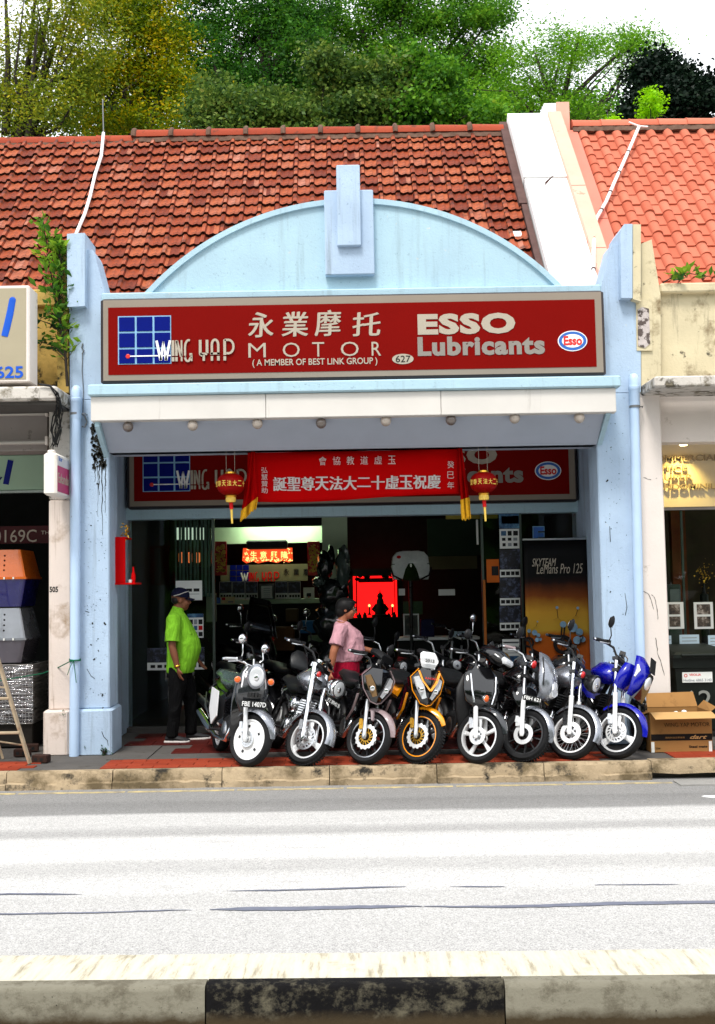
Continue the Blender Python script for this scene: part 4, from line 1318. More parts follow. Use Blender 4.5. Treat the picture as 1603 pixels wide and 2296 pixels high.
for k in range(26):
    a = r.uniform(0, 6.28); q = p + Vector((r.uniform(-.03, .03), r.uniform(-.03, .03), r.uniform(-.09, .08)))
    mb.add([q, q + Vector((.02 * math.cos(a), .01, .02 * math.sin(a))), q + Vector((.035 * math.cos(a + .4), -.008, .035 * math.sin(a + .4))), q + Vector((.016 * math.cos(a + .9), .0, .016 * math.sin(a + .9)))], [(0, 1, 2, 3)])
mb.build('gold_flower', K['gold'], t)
p = W(299, 1304, YF + .36); p.z = z0
MB().lathe([(.018, 0), (.026, .05), (.022, .09), (.010, .12), (.009, .17)], p, (0, 0, 1), 12).build('red_bottle', K['shrinered'], t, smooth=40)
p = W(292, 1304, YF + .33); p.z = z0
MB().lathe([(.016, 0), (.02, .03), (.018, .032)], p, (0, 0, 1), 12).build('cup', K['paper'], t, smooth=40)
# folded umbrella on the side wall
p, q = W(249, 1352, YF + .36), W(252, 1388, YF + .36)
um = thing('folded_umbrella', 'small black folded umbrella hanging behind the left pilaster', 'umbrella', q)
MB().tube([p, p.lerp(q, .2), p.lerp(q, .9), q], [.016, .028, .022, .01], 10).build('canopy', K['blackplastic'], um, smooth=50)
MB().tube([p, p + Vector((0, 0, .09))], .01, 8).build('handle', K['blackmetal'], um, smooth=50)

# things on the left neighbour
sg = thing('shop_sign', 'beige sign box with blue letter and number 625 at left edge', 'shop sign', W(20, 857, 10.95))
X1 = W(66, 750, 10.95).x; z0, z1 = W(30, 857, 10.95).z, W(30, 640, 10.95).z
K['signbeige'] = pmat('sign_beige', hexc(164, 154, 130), .5, var=.04, scale=2)
K['blueletter'] = pmat('blue_letter', hexc(26, 84, 190), .5, var=.04)
MB().bbox(X1 - 3, X1, 10.95, 11.25, z0, z1, .012).build('sign_box', K['offwhite'], sg, smooth=30)
MB().box(X1 - 2.97, X1 - .035, 10.945, 10.951, z0 + .03, z1 - .03).build('face_panel', K['signbeige'], sg)
P = [W(x, y, 10.945) for x, y in ((28, 673), (22, 705), (15, 735), (10, 754))]
MB().tube([(p.x, 10.943, p.z) for p in P], [.034, .036, .036, .034], 12, flat=.15).build('letter', K['blueletter'], sg, smooth=50)
MB().ell((P[0].x, 10.943, P[0].z), .034, .006, .034, 12, 8).build('letter_end', K['blueletter'], sg)
text('625', 'number', K['blueletter'], sg, rect(-10, 821, 52, 848, 10.945), 10.9455, bold=.02, depth=.006)
# second sign
s2 = thing('shop_sign', 'pale green inner sign with dark blue letter at left edge', 'shop sign', W(40, 1103, 12.7))
a = rect(-300, 1022, 109, 1102, 12.7)
K['palegreen'] = pmat('pale_green_panel', hexc(176, 206, 180), .4, var=.06, scale=2)
MB().bbox(a[0], a[1], 12.7, 12.8, a[2], a[3], .01).build('panel', K['palegreen'], s2)
MB().box(a[0], a[1], 12.68, 12.81, a[2] - .03, a[2] - .002).build('bottom_rail', K['steel'], s2)
K['navyletter'] = pmat('navy_letter', hexc(22, 34, 130), .5, var=.04)
P = [W(x, y, 12.698) for x, y in ((24, 1032), (18, 1060), (13, 1086))]
MB().tube([(p.x, 12.697, p.z) for p in P], .034, 12, flat=.15).build('letter', K['navyletter'], s2, smooth=50)
P = [W(x, y, 12.698) for x, y in ((-9, 1076), (-2, 1078), (4, 1070))]
MB().tube([(p.x, 12.697, p.z) for p in P], .034, 12, flat=.15).build('letter', K['navyletter'], s2, smooth=50)
# phone number banner
s3 = thing('window_banner', 'dark red window banner with part of a phone number', 'banner', W(40, 1222, 12.75))
K['maroon'] = pmat('maroon_film', hexc(60, 8, 12), .5, var=.2)
a = rect(-300, 1182, 112, 1221, 12.75)
MB().box(a[0], a[1], 12.75, 12.76, a[2], a[3]).build('film', K['maroon'], s3)
text('0169C', 'number', K['signletter'], s3, rect(-14, 1188, 82, 1216, 12.75), 12.751, bold=.0, depth=.004)
text('TH', 'lettering', K['signletter'], s3, rect(92, 1190, 110, 1198, 12.75), 12.751, bold=.0, depth=.004)
# projecting lightbox
lb = thing('lightbox_sign', 'small projecting lightbox with white end and magenta side', 'sign', W(125, 1112, 10.95))
X0, X1 = W(97, 1060, 10.9).x, W(126.5, 1060, 10.9).x
z0, z1 = W(112, 1110, 10.9).z, W(112, 1014, 10.9).z
mb = MB(); mb.bbox(X0, X1, 10.9, 11.42, z0, z1, .022); mb.build('casing', pmat('white_casing', hexc(232, 226, 216), .5, var=.04, dirt=[(hexc(170, 150, 130), (.62, .8), 4)]), lb, smooth=40)
MB().bbox(X0 + .03, X1 - .03, 10.93, 11.0, z1, z1 + .03, .01).build('top_cap', K['offwhite'], lb)
zm = z0 + (z1 - z0) * .70
MB().box(X1 - .002, X1 + .004, 10.94, 11.40, z0 + .04, zm).build('magenta_panel', pmat('magenta_panel', hexc(178, 60, 104), .5, var=.08), lb)
MB().box(X1 - .002, X1 + .004, 10.94, 11.40, zm + .002, z1 - .04).build('pale_panel', pmat('pale_panel', hexc(206, 204, 206), .5, var=.05), lb)
text_on('Eukanuba', 'lettering', K['signletter'], lb, (X1 + .004, 10.95, z0 + .13), (0, 1, 0), (0, 0, 1), .43, .10, bold=.0, depth=.003, world=True)
text_on('for', 'lettering', K['essoblue'], lb, (X1 + .004, 10.97, zm + .05), (0, 1, 0), (0, 0, 1), .14, .05, bold=.0, depth=.003, world=True)
# cables running down beside the lightbox
K['cable'] = pmat('black_cable', (.02, .02, .02, 1), .6, var=.2)
cb = thing('cable_bundle', 'tangle of black cables running down the mouldy left pillar', 'cables', W(130, 1000, 11.3))
r = random.Random(12)
for k in range(11):
    x0 = r.uniform(118, 128)
    pts = [(r.uniform(78, 92), 861 + k * .7), (112, 864 + k), (x0 + 4, 880 + 2 * k), (x0 + 10, 915)] if k < 4 else [(x0 + 6, 890)]
    pts += [(x0 + r.uniform(-2, 14), 930 + r.uniform(-6, 6)), (x0 + r.uniform(-8, 16), 965), (x0 + r.uniform(-10, 18), 1000 + r.uniform(-10, 14))]
    MB().tube([W(x, y, 10.9 if y < 900 else 11.2 + (y - 900) / 100 * .2) for x, y in pts], .008 if k < 3 else .005, 6).build('cable', K['cable'], cb, smooth=60)
# house number stencil on the pillar
text('505', 'stencilled_number', K['stain'], lft, rect(111, 1315, 130, 1328, YF + .058), YF + .0595, bold=.03, depth=.002)

# things on the right neighbour
s4 = thing('shop_sign', 'beige fascia of the right shop with rows of shadowed letters', 'shop sign', W(1550, 1135, YS2))
a = (px1 + .005, 9, za + .003, zc + .1)
K['beigepanel'] = pmat('beige_panel', hexc(208, 192, 160), .6, var=.03)
MB().box(a[0], a[1], YS2 - .02, YS2 + .06, a[2], a[3]).build('panel', K['beigepanel'], s4)
K['bronze'] = pmat('raised_letters', hexc(150, 132, 104), .5, .3, var=.1)
for s, bb in (('COMMERCIAL', (1452, 1020, 1612, 1034)), ('OFFICE', (1462, 1042, 1540, 1056)), ('SUPER', (1476, 1064, 1553, 1078)), ('CONDOMINIUM', (1452, 1085, 1626, 1098))):
    text(s, 'lettering', K['bronze'], s4, rect(*bb, YS2 - .05), YS2 - .045, bold=.01, depth=.02)
lp = W(1532, 998, YS2 - .28)
sp = thing('spot_lamp', 'lit yellow downlight over the right shop sign', 'lamp', lp)
K['lampglow'] = pmat('warm_lamp_glow', (1, .72, .3, 1), .5, var=0, emit=14)
MB().lathe([(.045, .02), (.05, 0), (.05, .07), (.02, .09)], (lp.x, lp.y, lp.z), (0, 0, 1), 14).build('housing', K['steel'], sp, smooth=40)
MB().lathe([(.04, .0), (.04, .006)], (lp.x, lp.y, lp.z - .004), (0, 0, 1), 14).build('lamp_glass', K['lampglow'], sp)
ld = bpy.data.lights.new('downlight', 'SPOT'); ld.energy = 24; ld.color = (1, .78, .25); ld.spot_size = math.radians(95); ld.spot_blend = .8; ld.shadow_soft_size = .03
lo = bpy.data.objects.new('downlight', ld); COL.objects.link(lo); lo.location = (lp.x, lp.y + .0, lp.z - .02)
lo.rotation_euler = (math.radians(24), 0, 0)
lo.parent = sp; lo.matrix_parent_inverse = MW[sp].inverted()
def paper(x0, y0, x1, y1, Y, label, pics=(), lines=0, mat='paper', name='notice', cat='notice', group=None):
    a = rect(x0, y0, x1, y1, Y)
    t = thing(name, label, cat, ((a[0] + a[1]) / 2, Y, a[2]), group=group)
    MB().box(a[0], a[1], Y - .003, Y, a[2], a[3]).build('sheet', K[mat], t)
    for (u0, v0, u1, v1, m) in pics:
        MB().box(a[0] + (a[1] - a[0]) * u0, a[0] + (a[1] - a[0]) * u1, Y - .005, Y - .0028, a[2] + (a[3] - a[2]) * v0, a[2] + (a[3] - a[2]) * v1).build('printed_picture', K[m], t)
    for k in range(lines):
        z = a[3] - (a[3] - a[2]) * (.15 + .75 * k / max(lines, 1))
        MB().box(a[0] + (a[1] - a[0]) * .12, a[1] - (a[1] - a[0]) * (.12 + .2 * (k % 3 == 2)), Y - .004, Y - .0028, z - .004, z + .004).build('printed_line', K['greyprint'], t)
    return t
K['greyprint'] = pmat('grey_print', hexc(140, 146, 150), .7, var=.1)
def photo_mat(name, a, b, c):
    t = NT(name); t.color(t.ramp(t.noise(14, 6, .7), [(.35, a), (.5, b), (.68, c)])); t.p.inputs['Roughness'].default_value = .5; return t.m
K['pic1'] = photo_mat('street_photo_print', hexc(30, 26, 24), hexc(80, 66, 54), hexc(190, 180, 170))
K['pic2'] = photo_mat('bike_photo_print', hexc(8, 8, 14), hexc(16, 18, 34), hexc(90, 100, 130))
K['pic3'] = photo_mat('blue_photo_print', hexc(20, 50, 90), hexc(40, 90, 130), hexc(90, 140, 170))
YP = YS2 + .035
paper(1492, 1350, 1533, 1410, YP, 'white sheet with two photos nearest the pillar in right shop window', [(.2, .08, .8, .46, 'pic1'), (.2, .54, .8, .92, 'pic1')])
paper(1556, 1350, 1599, 1410, YP, 'white sheet with two photos at right edge of right shop window', [(.15, .08, .85, .46, 'pic1'), (.15, .54, .85, .92, 'pic1')])
K['bluepaper'] = pmat('pale_blue_paper', hexc(190, 212, 226), .7, var=.04)
paper(1492, 1425, 1506, 1490, YP, 'narrow pale notice beside the pillar in right shop window', lines=4, mat='bluepaper')
paper(1524, 1423, 1568, 1470, YP, 'pale blue notice above the dustbin', lines=5, mat='bluepaper')
paper(1588, 1424, 1630, 1470, YP, 'pale notice at right edge above the dustbin', lines=5, mat='bluepaper')
st = thing('display_stand', 'slim grey stand with glass front inside the right shop', 'display', W(1510, 1420, YS2 + .8))
a = rect(1498, 1310, 1528, 1430, YS2 + .8)
MB().bbox(a[0], a[1], YS2 + .8, YS2 + .9, 0, a[3], .01).build('frame', K['frame'], st)
MB().box(a[0] + .03, a[1] - .02, YS2 + .785, YS2 + .798, a[2] + .1, a[3] - .06).build('panel', pmat('grey_panel', hexc(120, 130, 128), .4, var=.2, scale=8), st)
fl = thing('gold_ornament', 'gold flower ornament in the dark right shop', 'ornament', W(1578, 1300, YS2 + .7))
mb = MB(); r = random.Random(9)
for k in range(60):
    q = W(1562 + r.gauss(16, 9), 1262 + r.gauss(28, 18), YS2 + .7 + r.uniform(-.05, .05)); a = r.uniform(0, 6.3); s_ = r.uniform(.008, .03)
    mb.add([q, q + Vector((s_ * math.cos(a), .004, s_ * math.sin(a))), q + Vector((s_ * math.cos(a + .8), -.004, s_ * math.sin(a + .8)))], [(0, 1, 2)])
mb.build('petals', K['gold'], fl, kind='stuff')
p = W(1578, 1330, YS2 + .7); MB().lathe([(.05, -1.35 + .0), (.05, -.02), (.02, 0), (.012, .12)], p, (0, 0, 1), 12).build('vase', K['blackplastic'], fl, smooth=40)
# ================================================================== motorcycles
def gl(name, r, g, b, **k): return gloss(name, hexc(r, g, b), **k)
K['silverpaint'] = gloss('silver_paint', (.26, .275, .31, 1), .22, .6)
K['greypaint'] = gloss('charcoal_paint', (.022, .024, .028, 1), .12, .1, .9)
K['blackpaint'] = gloss('gloss_black_paint', (.004, .004, .005, 1), .08, 0, .7)
K['bluepaint'] = gl('deep_blue_paint', 10, 16, 150, rough=.22, coat=.35)
K['orangepaint'] = gl('orange_paint', 242, 150, 10, rough=.22)
K['pinkgrey'] = gl('mauve_grey_paint', 140, 122, 124, rough=.3)
K['bronze2'] = gl('bronze_lens', 150, 118, 84, rough=.15, metal=.5)
K['whitepanel'] = pmat('white_panel', (.78, .79, .8, 1), .3, var=.03)
K['platewhite'] = pmat('plate_lettering', hexc(230, 230, 228), .5, var=.02)
K['golddisc'] = pmat('gold_brake_carrier', hexc(196, 150, 52), .3, .7, var=.1)
K['engine'] = pmat('engine_alloy', (.03, .03, .032, 1), .4, .7, var=.3, scale=12)
K['enginechrome'] = pmat('polished_engine', (.7, .71, .72, 1), .16, 1.0, var=.1)
K['mirrorglass'] = pmat('mirror_glass', (.8, .82, .84, 1), .04, 1.0, var=.02)
K['greenseat'] = gloss('sheeny_green_vinyl', (.05, .075, .07, 1), .25, 0, .6)
WR = .25

def wheel(parent, o, M, kind, rim, spk, tread=False, disc=None, stripe=None, name='front_wheel', wid=.044):
    n_ = node(name, parent)
    ax = (0, 1, 0)
    R = WR
    mb = MB(M); mb.ring([(R - .062, -.028), (R - .045, -wid + .002), (R - .024, -wid), (R - .007, -wid * .62), (R, 0), (R - .007, wid * .62), (R - .024, wid), (R - .045, wid - .002), (R - .062, .028)], o, ax, 44)
    ty = mb.build('tyre', K['rubber'], n_, world=False, smooth=50)
    if tread:
        mb = MB(M)
        c = Vector(o)
        for k in range(52):
            a = 2 * math.pi * k / 52
            for sgn in (-1, 1):
                aa = a + (.05 if sgn > 0 else 0)
                d = Vector((math.cos(aa), 0, math.sin(aa)))
                t_ = Vector((-math.sin(aa), 0, math.cos(aa)))
                p = c + d * (R - .004) + Vector((0, sgn * wid * .42, 0))
                Rm = Matrix((t_, Vector((0, 1, 0)), d)).transposed() @ Euler((sgn * .5, 0, .35 * sgn)).to_matrix()
                mb.obox(p, .0085, wid * .36, .006, Rm)
        mb.build('tread_blocks', K['rubber'], n_, world=False, kind='stuff')
    mb = MB(M); w = .03
    mb.ring([(R - .058, -w), (R - .060, w), (R - .072, w), (R - .078, w * .5), (R - .078, -w * .5), (R - .074, -w)], o, ax, 44)
    mb.build('rim', rim, n_, world=False, smooth=40)
    if stripe:
        mb = MB(M); mb.ring([(R - .0565, -w - .003), (R - .0565, -w + .004), (R - .066, -w + .002), (R - .066, -w - .003)], o, ax, 44)
        mb.build('rim_stripe', stripe, n_, world=False, smooth=40)
    ri = R - .074
    c = Vector(o)
    if kind == 'disc':
        mb = MB(M); mb.lathe([(.03, .052), (.05, .05), (.08, .032), (ri - .012, .022), (ri, .03), (ri, .015), (.05, -.01)], c, (0, -1, 0), 40); mb.build('wheel_disc', spk, n_, world=False, smooth=30)
        for k in range(5):
            a = 2 * math.pi * k / 5 + .6
            mb = MB(M); mb.obox(c + Vector((math.cos(a) * .125, -.0295, math.sin(a) * .125)), .012, .003, .012, Euler((0, -a, 0)).to_matrix()); mb.build('cooling_slot', K['blackmetal'], n_, world=False)
    elif kind == 'wire':
        mb = MB(M); r = random.Random(1)
        for k in range(32):
            a = 2 * math.pi * k / 32; b = a + (.5 if k % 2 else -.5) ; s = .03 if k % 4 < 2 else -.03
            mb.tube([c + Vector((.035 * math.cos(b), s, .035 * math.sin(b))), c + Vector((ri * math.cos(a), 0, ri * math.sin(a)))], .0022, 4)
        mb.build('wire_spokes', spk, n_, world=False, kind='stuff')
    else:
        cnt = kind if isinstance(kind, int) else 10
        wd = {3: .030, 5: .019, 6: .016}.get(cnt, .010)
        for k in range(cnt):
            a = 2 * math.pi * k / cnt + math.pi / 2 + .35
            d = Vector((math.cos(a), 0, math.sin(a))); t_ = Vector((-math.sin(a), 0, math.cos(a)))
            secs = []
            for q, ww, tk in ((.03, wd * 1.0, .022), (ri * .55, wd * .75, .016), (ri + .004, wd * 1.25, .016)):
                p = c + d * q
                secs.append([p + t_ * ww + Vector((0, -tk * .5, 0)), p + t_ * ww * .5 + Vector((0, -tk, 0)), p - t_ * ww * .5 + Vector((0, -tk, 0)), p - t_ * ww + Vector((0, -tk * .5, 0)), p - t_ * ww * .8 + Vector((0, tk, 0)), p + t_ * ww * .8 + Vector((0, tk, 0))])
            mb = MB(M); mb.loft(secs); mb.build('spoke', spk, n_, world=False, smooth=35)
    mb = MB(M); mb.lathe([(.012, -.075), (.026, -.072), (.03, -.04), (.045, -.03), (.045, .03), (.03, .04), (.026, .07), (.012, .072)], c, ax, 18)
    mb.build('hub', K['steel'] if spk is not K['blackmetal'] else K['blackmetal'], n_, world=False, smooth=35)
    if disc:
        kind_, ro, dm, cm = disc
        y = -.058
        dn = MB(M)
        def ann(mb, r0, r1, wav=0, nw=0, n=60, th=.004):
            vs = []
            for k in range(n):
                a = 2 * math.pi * k / n
                q = r1 + wav * math.cos(nw * a)
                for rr, yy in ((r0, y), (q, y), (q, y + th), (r0, y + th)):
                    vs.append(c + Vector((math.cos(a) * rr, yy, math.sin(a) * rr)))
            fs = []
            for k in range(n):
                b, e = k * 4, ((k + 1) % n) * 4
                for j in range(4): fs.append((b + j, e + j, e + (j + 1) % 4, b + (j + 1) % 4))
            mb.add(vs, fs)
        def bridge(mb, r0, r1, cnt, sl, wd, th=.004):
            for k in range(cnt):
                a = 2 * math.pi * k / cnt; b = a + sl
                p, q = c + Vector((math.cos(a) * r0, y + th / 2, math.sin(a) * r0)), c + Vector((math.cos(b) * r1, y + th / 2, math.sin(b) * r1))
                d = (q - p); L = d.length; d.normalize()
                mb.obox((p + q) / 2, L / 2, th / 2 * .9, wd, Matrix((d, Vector((0, 1, 0)), d.cross(Vector((0, 1, 0))))).transposed())
        if kind_ == 'slot':
            ann(dn, ro * .84, ro); ann(dn, ro * .52, ro * .62); bridge(dn, ro * .6, ro * .86, 16, .22, .006)
        elif kind_ == 'wavy':
            ann(dn, ro * .66, ro * .95, ro * .05, 16, 96)
        elif kind_ == 'plain':
            ann(dn, ro * .58, ro)
        dob = dn.build('brake_disc', dm, n_, world=False, smooth=30)
        if kind_ == 'wavy':
            cn = MB(M); ann(cn, ro * .30, ro * .40, 0, 0); bridge(cn, ro * .36, ro * .68, 14, .3, .0045); cn.build('disc_carrier', cm, n_, world=False)
        if kind_ == 'plain':
            cn = MB(M)
            ann(cn, ro * .12, ro * .30); bridge(cn, ro * .26, ro * .62, 6, 0, .010); cn.build('disc_carrier', cm, n_, world=False)
    return n_

def fender(parent, o, M, mat, a0, a1, Ro=.268, wid=.055, name='front_fender', tip=None, rise=.02):
    """mudguard over the wheel at o; angles in degrees from forward, upwards"""
    mb = MB(M); c = Vector(o); secs = []
    n = 18
    for k in range(n + 1):
        f = k / n
        a = math.radians(a0 + (a1 - a0) * f)
        w = wid * (1 if tip is None else min(1, .12 + f * tip))
        ro = Ro + .01 * math.sin(math.pi * f)
        d = Vector((math.cos(a), 0, math.sin(a)))
        secs.append([c + d * (ro - .022) + Vector((0, -w, 0)), c + d * (ro + .004) + Vector((0, -w * .86, 0)), c + d * (ro + rise) + Vector((0, -w * .35, 0)), c + d * (ro + rise) + Vector((0, w * .35, 0)), c + d * (ro + .004) + Vector((0, w * .86, 0)), c + d * (ro - .022) + Vector((0, w, 0)),
                     c + d * (ro - .002) + Vector((0, w * .78, 0)), c + d * (ro + rise - .006) + Vector((0, w * .3, 0)), c + d * (ro + rise - .006) + Vector((0, -w * .3, 0)), c + d * (ro - .002) + Vector((0, -w * .78, 0))])
    mb.loft(secs)
    return mb.build(name, mat, parent, world=False, smooth=50)

def sect(x, y0, y1, z0, z1, k=.35, cy=0):
    """rounded rectangle section across the bike at x"""
    b = min(y1 - y0, z1 - z0) * k
    return [(x, cy + y0 + b, z0), (x, cy + y1 - b, z0), (x, cy + y1, z0 + b), (x, cy + y1, z1 - b), (x, cy + y1 - b, z1), (x, cy + y0 + b, z1), (x, cy + y0, z1 - b), (x, cy + y0, z0 + b)]

def bike(label, px, py, spec, group='motorcycles parked at the kerb', Z=0.0, cat='motorcycle', at=None):
    g = lambda k, d=None: spec.get(k, d)
    psi, lean, steer, rake = math.radians(g('psi', -75)), math.radians(g('lean', 14)), math.radians(g('steer', 36)), math.radians(g('rake', 20))
    WB = g('wb', 1.12)
    sc = g('scale', 1.0)
    axl = Vector((0, 0, WR))
    a = Vector((-math.sin(rake), 0, math.cos(rake)))
    piv = Vector((-.035, 0, WR))
    S = Matrix.Translation(piv) @ Matrix.Rotation(steer, 4, a) @ Matrix.Translation(-piv)
    base = Matrix.Rotation(psi, 4, 'Z') @ Matrix.Rotation(-lean, 4, 'X') @ Matrix.Scale(sc, 4)
    # lowest point of the front tyre goes to the wanted spot
    best = None
    for k in range(72):
        for j in range(8):
            t_, q = 2 * math.pi * k / 72, math.pi * (j - 3.5) / 7
            p = Vector((math.cos(t_) * (WR - .044 + .044 * math.cos(q)), .044 * math.sin(q), WR + math.sin(t_) * (WR - .044 + .044 * math.cos(q))))
            w = base @ (S @ p)
            if best is None or w.z < best.z: best = w
    tgt = at if at is not None else G(px - 235 * WR * math.sin(lean), py, Z)      # the tyre touches down beside the leaning wheel's middle
    M = Matrix.Translation(tgt - best) @ base
    t = thing(g('name', 'motorcycle'), label, cat, m=M, group=group)
    P = lambda tt, y=0.0, x=0.0: axl + a * tt + Vector((x, y, 0))      # along the fork
    b = dict(parent=t, world=False)
    # wheels
    wheel(t, axl, S, g('wheel', 5), g('rim', K['alu']), g('spk', K['alu']), g('tread', False), g('disc', ('plain', .10, K['steel'], K['steel'])), g('stripe'))
    wheel(t, Vector((-WB, 0, WR)), Matrix.Identity(4), g('wheel', 5) if g('wheel') != 'disc' else 'disc', g('rim', K['alu']), g('spk', K['alu']), False, None, None, 'rear_wheel', .05)
    # fork
    T = g('fork_len', .70)
    fm, fu = g('fork_low', K['alu']), g('fork_up', K['chrome'])
    for s in ((-1, 1) if not g('single') else (-1,)):
        y = s * g('fork_w', .088)
        mb = MB(S); mb.tube([P(-.03, y), P(.0, y), P(.05, y), P(g('slider', .30), y), P(g('slider', .30) + .012, y)], [.016, .026, .021, .023, .026], 12)
        leg = mb.build('fork_leg', fm, smooth=40, **b)
        mb = MB(S); mb.tube([P(g('slider', .30), y), P(T, y)], g('tube_r', .017), 12); mb.build('fork_tube', fu, leg, world=False, smooth=40)
        if s < 0 and g('disc', 1):
            mb = MB(S); c = P(.10, y * .62, -.055)
            mb.obox(c, .026, .02, .042, Euler((0, -.35, 0)).to_matrix()); mb.obox(c + Vector((-.02, .0, .02)), .016, .026, .03, Euler((0, -.2, 0)).to_matrix())
            mb.build('brake_caliper', g('caliper', K['steel']), leg, world=False)
            mb = MB(S); mb.tube([c, c + Vector((-.07, -.01, .10)), c + Vector((-.05, -.01, .25)), P(T * .95, y * .5, .02)], .005, 6); mb.build('brake_hose', K['cable'], leg, world=False, smooth=60)
    if g('clamps', True):
        for tt in (T - .02, T - .14):
            mb = MB(S); mb.obox(P(tt), .03, .115, .016, Matrix.Rotation(-rake, 3, 'Y')); mb.build('fork_clamp', g('clamp_mat', K['blackmetal']), smooth=None, **b)
    f = g('fender')
    if f: fender(t, axl, S, f[0], f[1], f[2], tip=f[3] if len(f) > 3 else None, wid=f[4] if len(f) > 4 else .058)
    fender(t, (-WB, 0, WR), Matrix.Identity(4), g('rear_fender', K['blackplastic']), 20, 165, name='rear_fender', wid=.065)
    # handlebar
    hb = g('bar', dict(rise=.13, w=.36, back=.05))
    top = P(T)
    dz, hw, bk = hb.get('rise', .13) * .72, hb.get('w', .36) * .92, hb.get('back', .05)
    up = a
    def hp(y, r, back): return top + up * r + Vector((-back, y, 0))
    pts = [hp(-hw, dz - hb.get('drop', .02), bk + .07), hp(-hw * .72, dz, bk + .03), hp(-hw * .34, dz * .85, bk * .4), hp(-.09, 0.015, 0), hp(.09, .015, 0), hp(hw * .34, dz * .85, bk * .4), hp(hw * .72, dz, bk + .03), hp(hw, dz - hb.get('drop', .02), bk + .07)]
    mb = MB(S); mb.tube(pts, .012, 10)
    hbo = mb.build('handlebar', g('bar_mat', K['blackmetal']), smooth=50, **b)
    for s in (0, -1):
        i0, i1 = (0, 1) if s == 0 else (7, 6)
        e, q = pts[i0], pts[i1]
        d = (q - e).normalized()
        mb = MB(S); mb.tube([e, e + d * .02, e + d * .115, e + d * .125], [.016, .019, .018, .022], 10); gr = mb.build('grip', g('grip_mat', K['blackplastic']), hbo, world=False, smooth=50)
        mb = MB(S); mb.tube([e - d * .022, e - d * .002], [.013, .015], 10); mb.build('bar_end', K['chrome'], gr, world=False, smooth=50)
        mb = MB(S); mb.obox(e + d * .155, .022, .028, .022, d.to_track_quat('X', 'Z').to_matrix()); mb.build('switch_box', K['blackplastic'], hbo, world=False)
        mb = MB(S); mb.tube([e + d * .15 + Vector((.03, 0, -.005)), e + d * .10 + Vector((.062, 0, -.012)), e + d * .0 + Vector((.052, 0, -.02))], [.007, .006, .007], 8); mb.build('brake_lever', g('lever', K['steel']), hbo, world=False, smooth=50)
    for mr in g('mirrors', []):
        side, h, out, shape = mr
        e, q = (pts[0], pts[1]) if side < 0 else (pts[7], pts[6])
        d = (q - e).normalized()
        r0 = e + d * .17
        h *= .72
        tp = r0 + Vector((.0, side * out, h))
        mb = MB(S); mb.tube([r0, r0.lerp(tp, .5) + Vector((.03, side * .015, -.01)), tp], .006, 8)
        mo = mb.build('mirror', K['chrome'] if shape == 'round_chrome' else K['blackmetal'], smooth=60, **b)
        mc = tp + Vector((0, side * .02, .045))
        if shape.startswith('round'):
            mb = MB(S); mb.lathe([(.02, .03), (.045, .018), (.052, 0), (.05, -.006)], mc, (1, 0, 0), 22); mb.build('mirror_shell', K['chrome'] if shape == 'round_chrome' else K['blackplastic'], mo, world=False, smooth=50)
        else:
            mb = MB(S); secs = []
            for k in range(7):
                f_ = k / 6
                rr = math.sin(math.pi * min(.98, .06 + f_ * .9)) ** .6
                cz = -.06 + .12 * f_
                secs.append([mc + Vector((.018 * rr * math.cos(tt) + .006, (.046 * rr) * math.sin(tt), cz)) for tt in [2 * math.pi * j / 12 for j in range(12)]])
            mb.loft(secs); mb.build('mirror_shell', K['blackplastic'], mo, world=False, smooth=60)
            mb = MB(S); mb.ell(mc + Vector((-.012, 0, 0)), .004, .036, .048, 14, 8); mb.build('mirror_glass', K['mirrorglass'], mo, world=False, smooth=60)
    # light units
    for L in g('lamps', []):
        fr, loc, rx, ry, rz, shell, lens = L
        Mx = S if fr == 's' else Matrix.Identity(4)
        c = Vector(loc)
        mb = MB(Mx); secs = []
        for xx, k in ((-.10, .25), (-.085, .6), (-.05, .9), (-.01, 1.0), (.012, 1.04), (.02, .98)):
            secs.append([c + Vector((xx * rx / .07, ry * k * math.cos(q), rz * k * math.sin(q))) for q in [2 * math.pi * j / 24 for j in range(24)]])
        mb.loft(secs); ho = mb.build('headlight', shell, smooth=50, **b)
        mb = MB(Mx); mb.ell(c + Vector((.014 * rx / .07, 0, 0)), .016, ry * .88, rz * .88, 22, 10); mb.build('lens', lens, ho, world=False, smooth=60)
        mb = MB(Mx); mb.ell(c + Vector((.026 * rx / .07, 0, -.1 * rz)), .01, ry * .3, rz * .3, 12, 8); mb.build('bulb_reflector', K['chrome'], ho, world=False, smooth=60)
    for I in g('indicators', []):
        fr, loc, rad, mat_ = I
        Mx = S if fr == 's' else Matrix.Identity(4)
        c = Vector(loc)
        mb = MB(Mx); mb.lathe([(rad * .45, -.05), (rad, -.02), (rad * 1.02, 0)], c, (1, 0, 0), 16); io = mb.build('indicator', K['chrome'], smooth=50, **b)
        mb = MB(Mx); mb.ell(c + Vector((.002, 0, 0)), .016, rad * .96, rad * .96, 16, 8); mb.build('amber_lens', mat_, io, world=False, smooth=60)
        mb = MB(Mx); mb.tube([c + Vector((-.04, 0, 0)), Vector((c.x - .06, c.y * .4, c.z))], .007, 6); mb.build('stalk', K['blackmetal'], io, world=False)
    # frame, engine, seat, tail
    hs = P(T - .08)
    if g('frame', True):
        mb = MB(); mb.tube([hs, (-.42, 0, .60), (-.72, 0, .62), (-1.12, 0, .72)], .026, 8); mb.tube([hs, (-.36, 0, .30), (-.72, 0, .26), (-.78, 0, .60)], .02, 8)
        for s in (-1, 1): mb.tube([(-WB, s * .07, WR), (-.72, s * .06, .30)], .02, 8); mb.tube([(-WB, s * .075, WR), (-1.0, s * .085, .64)], .022, 8)
        mb.build('frame', K['blackmetal'], smooth=50, **b)
    em = g('engine', K['engine'])
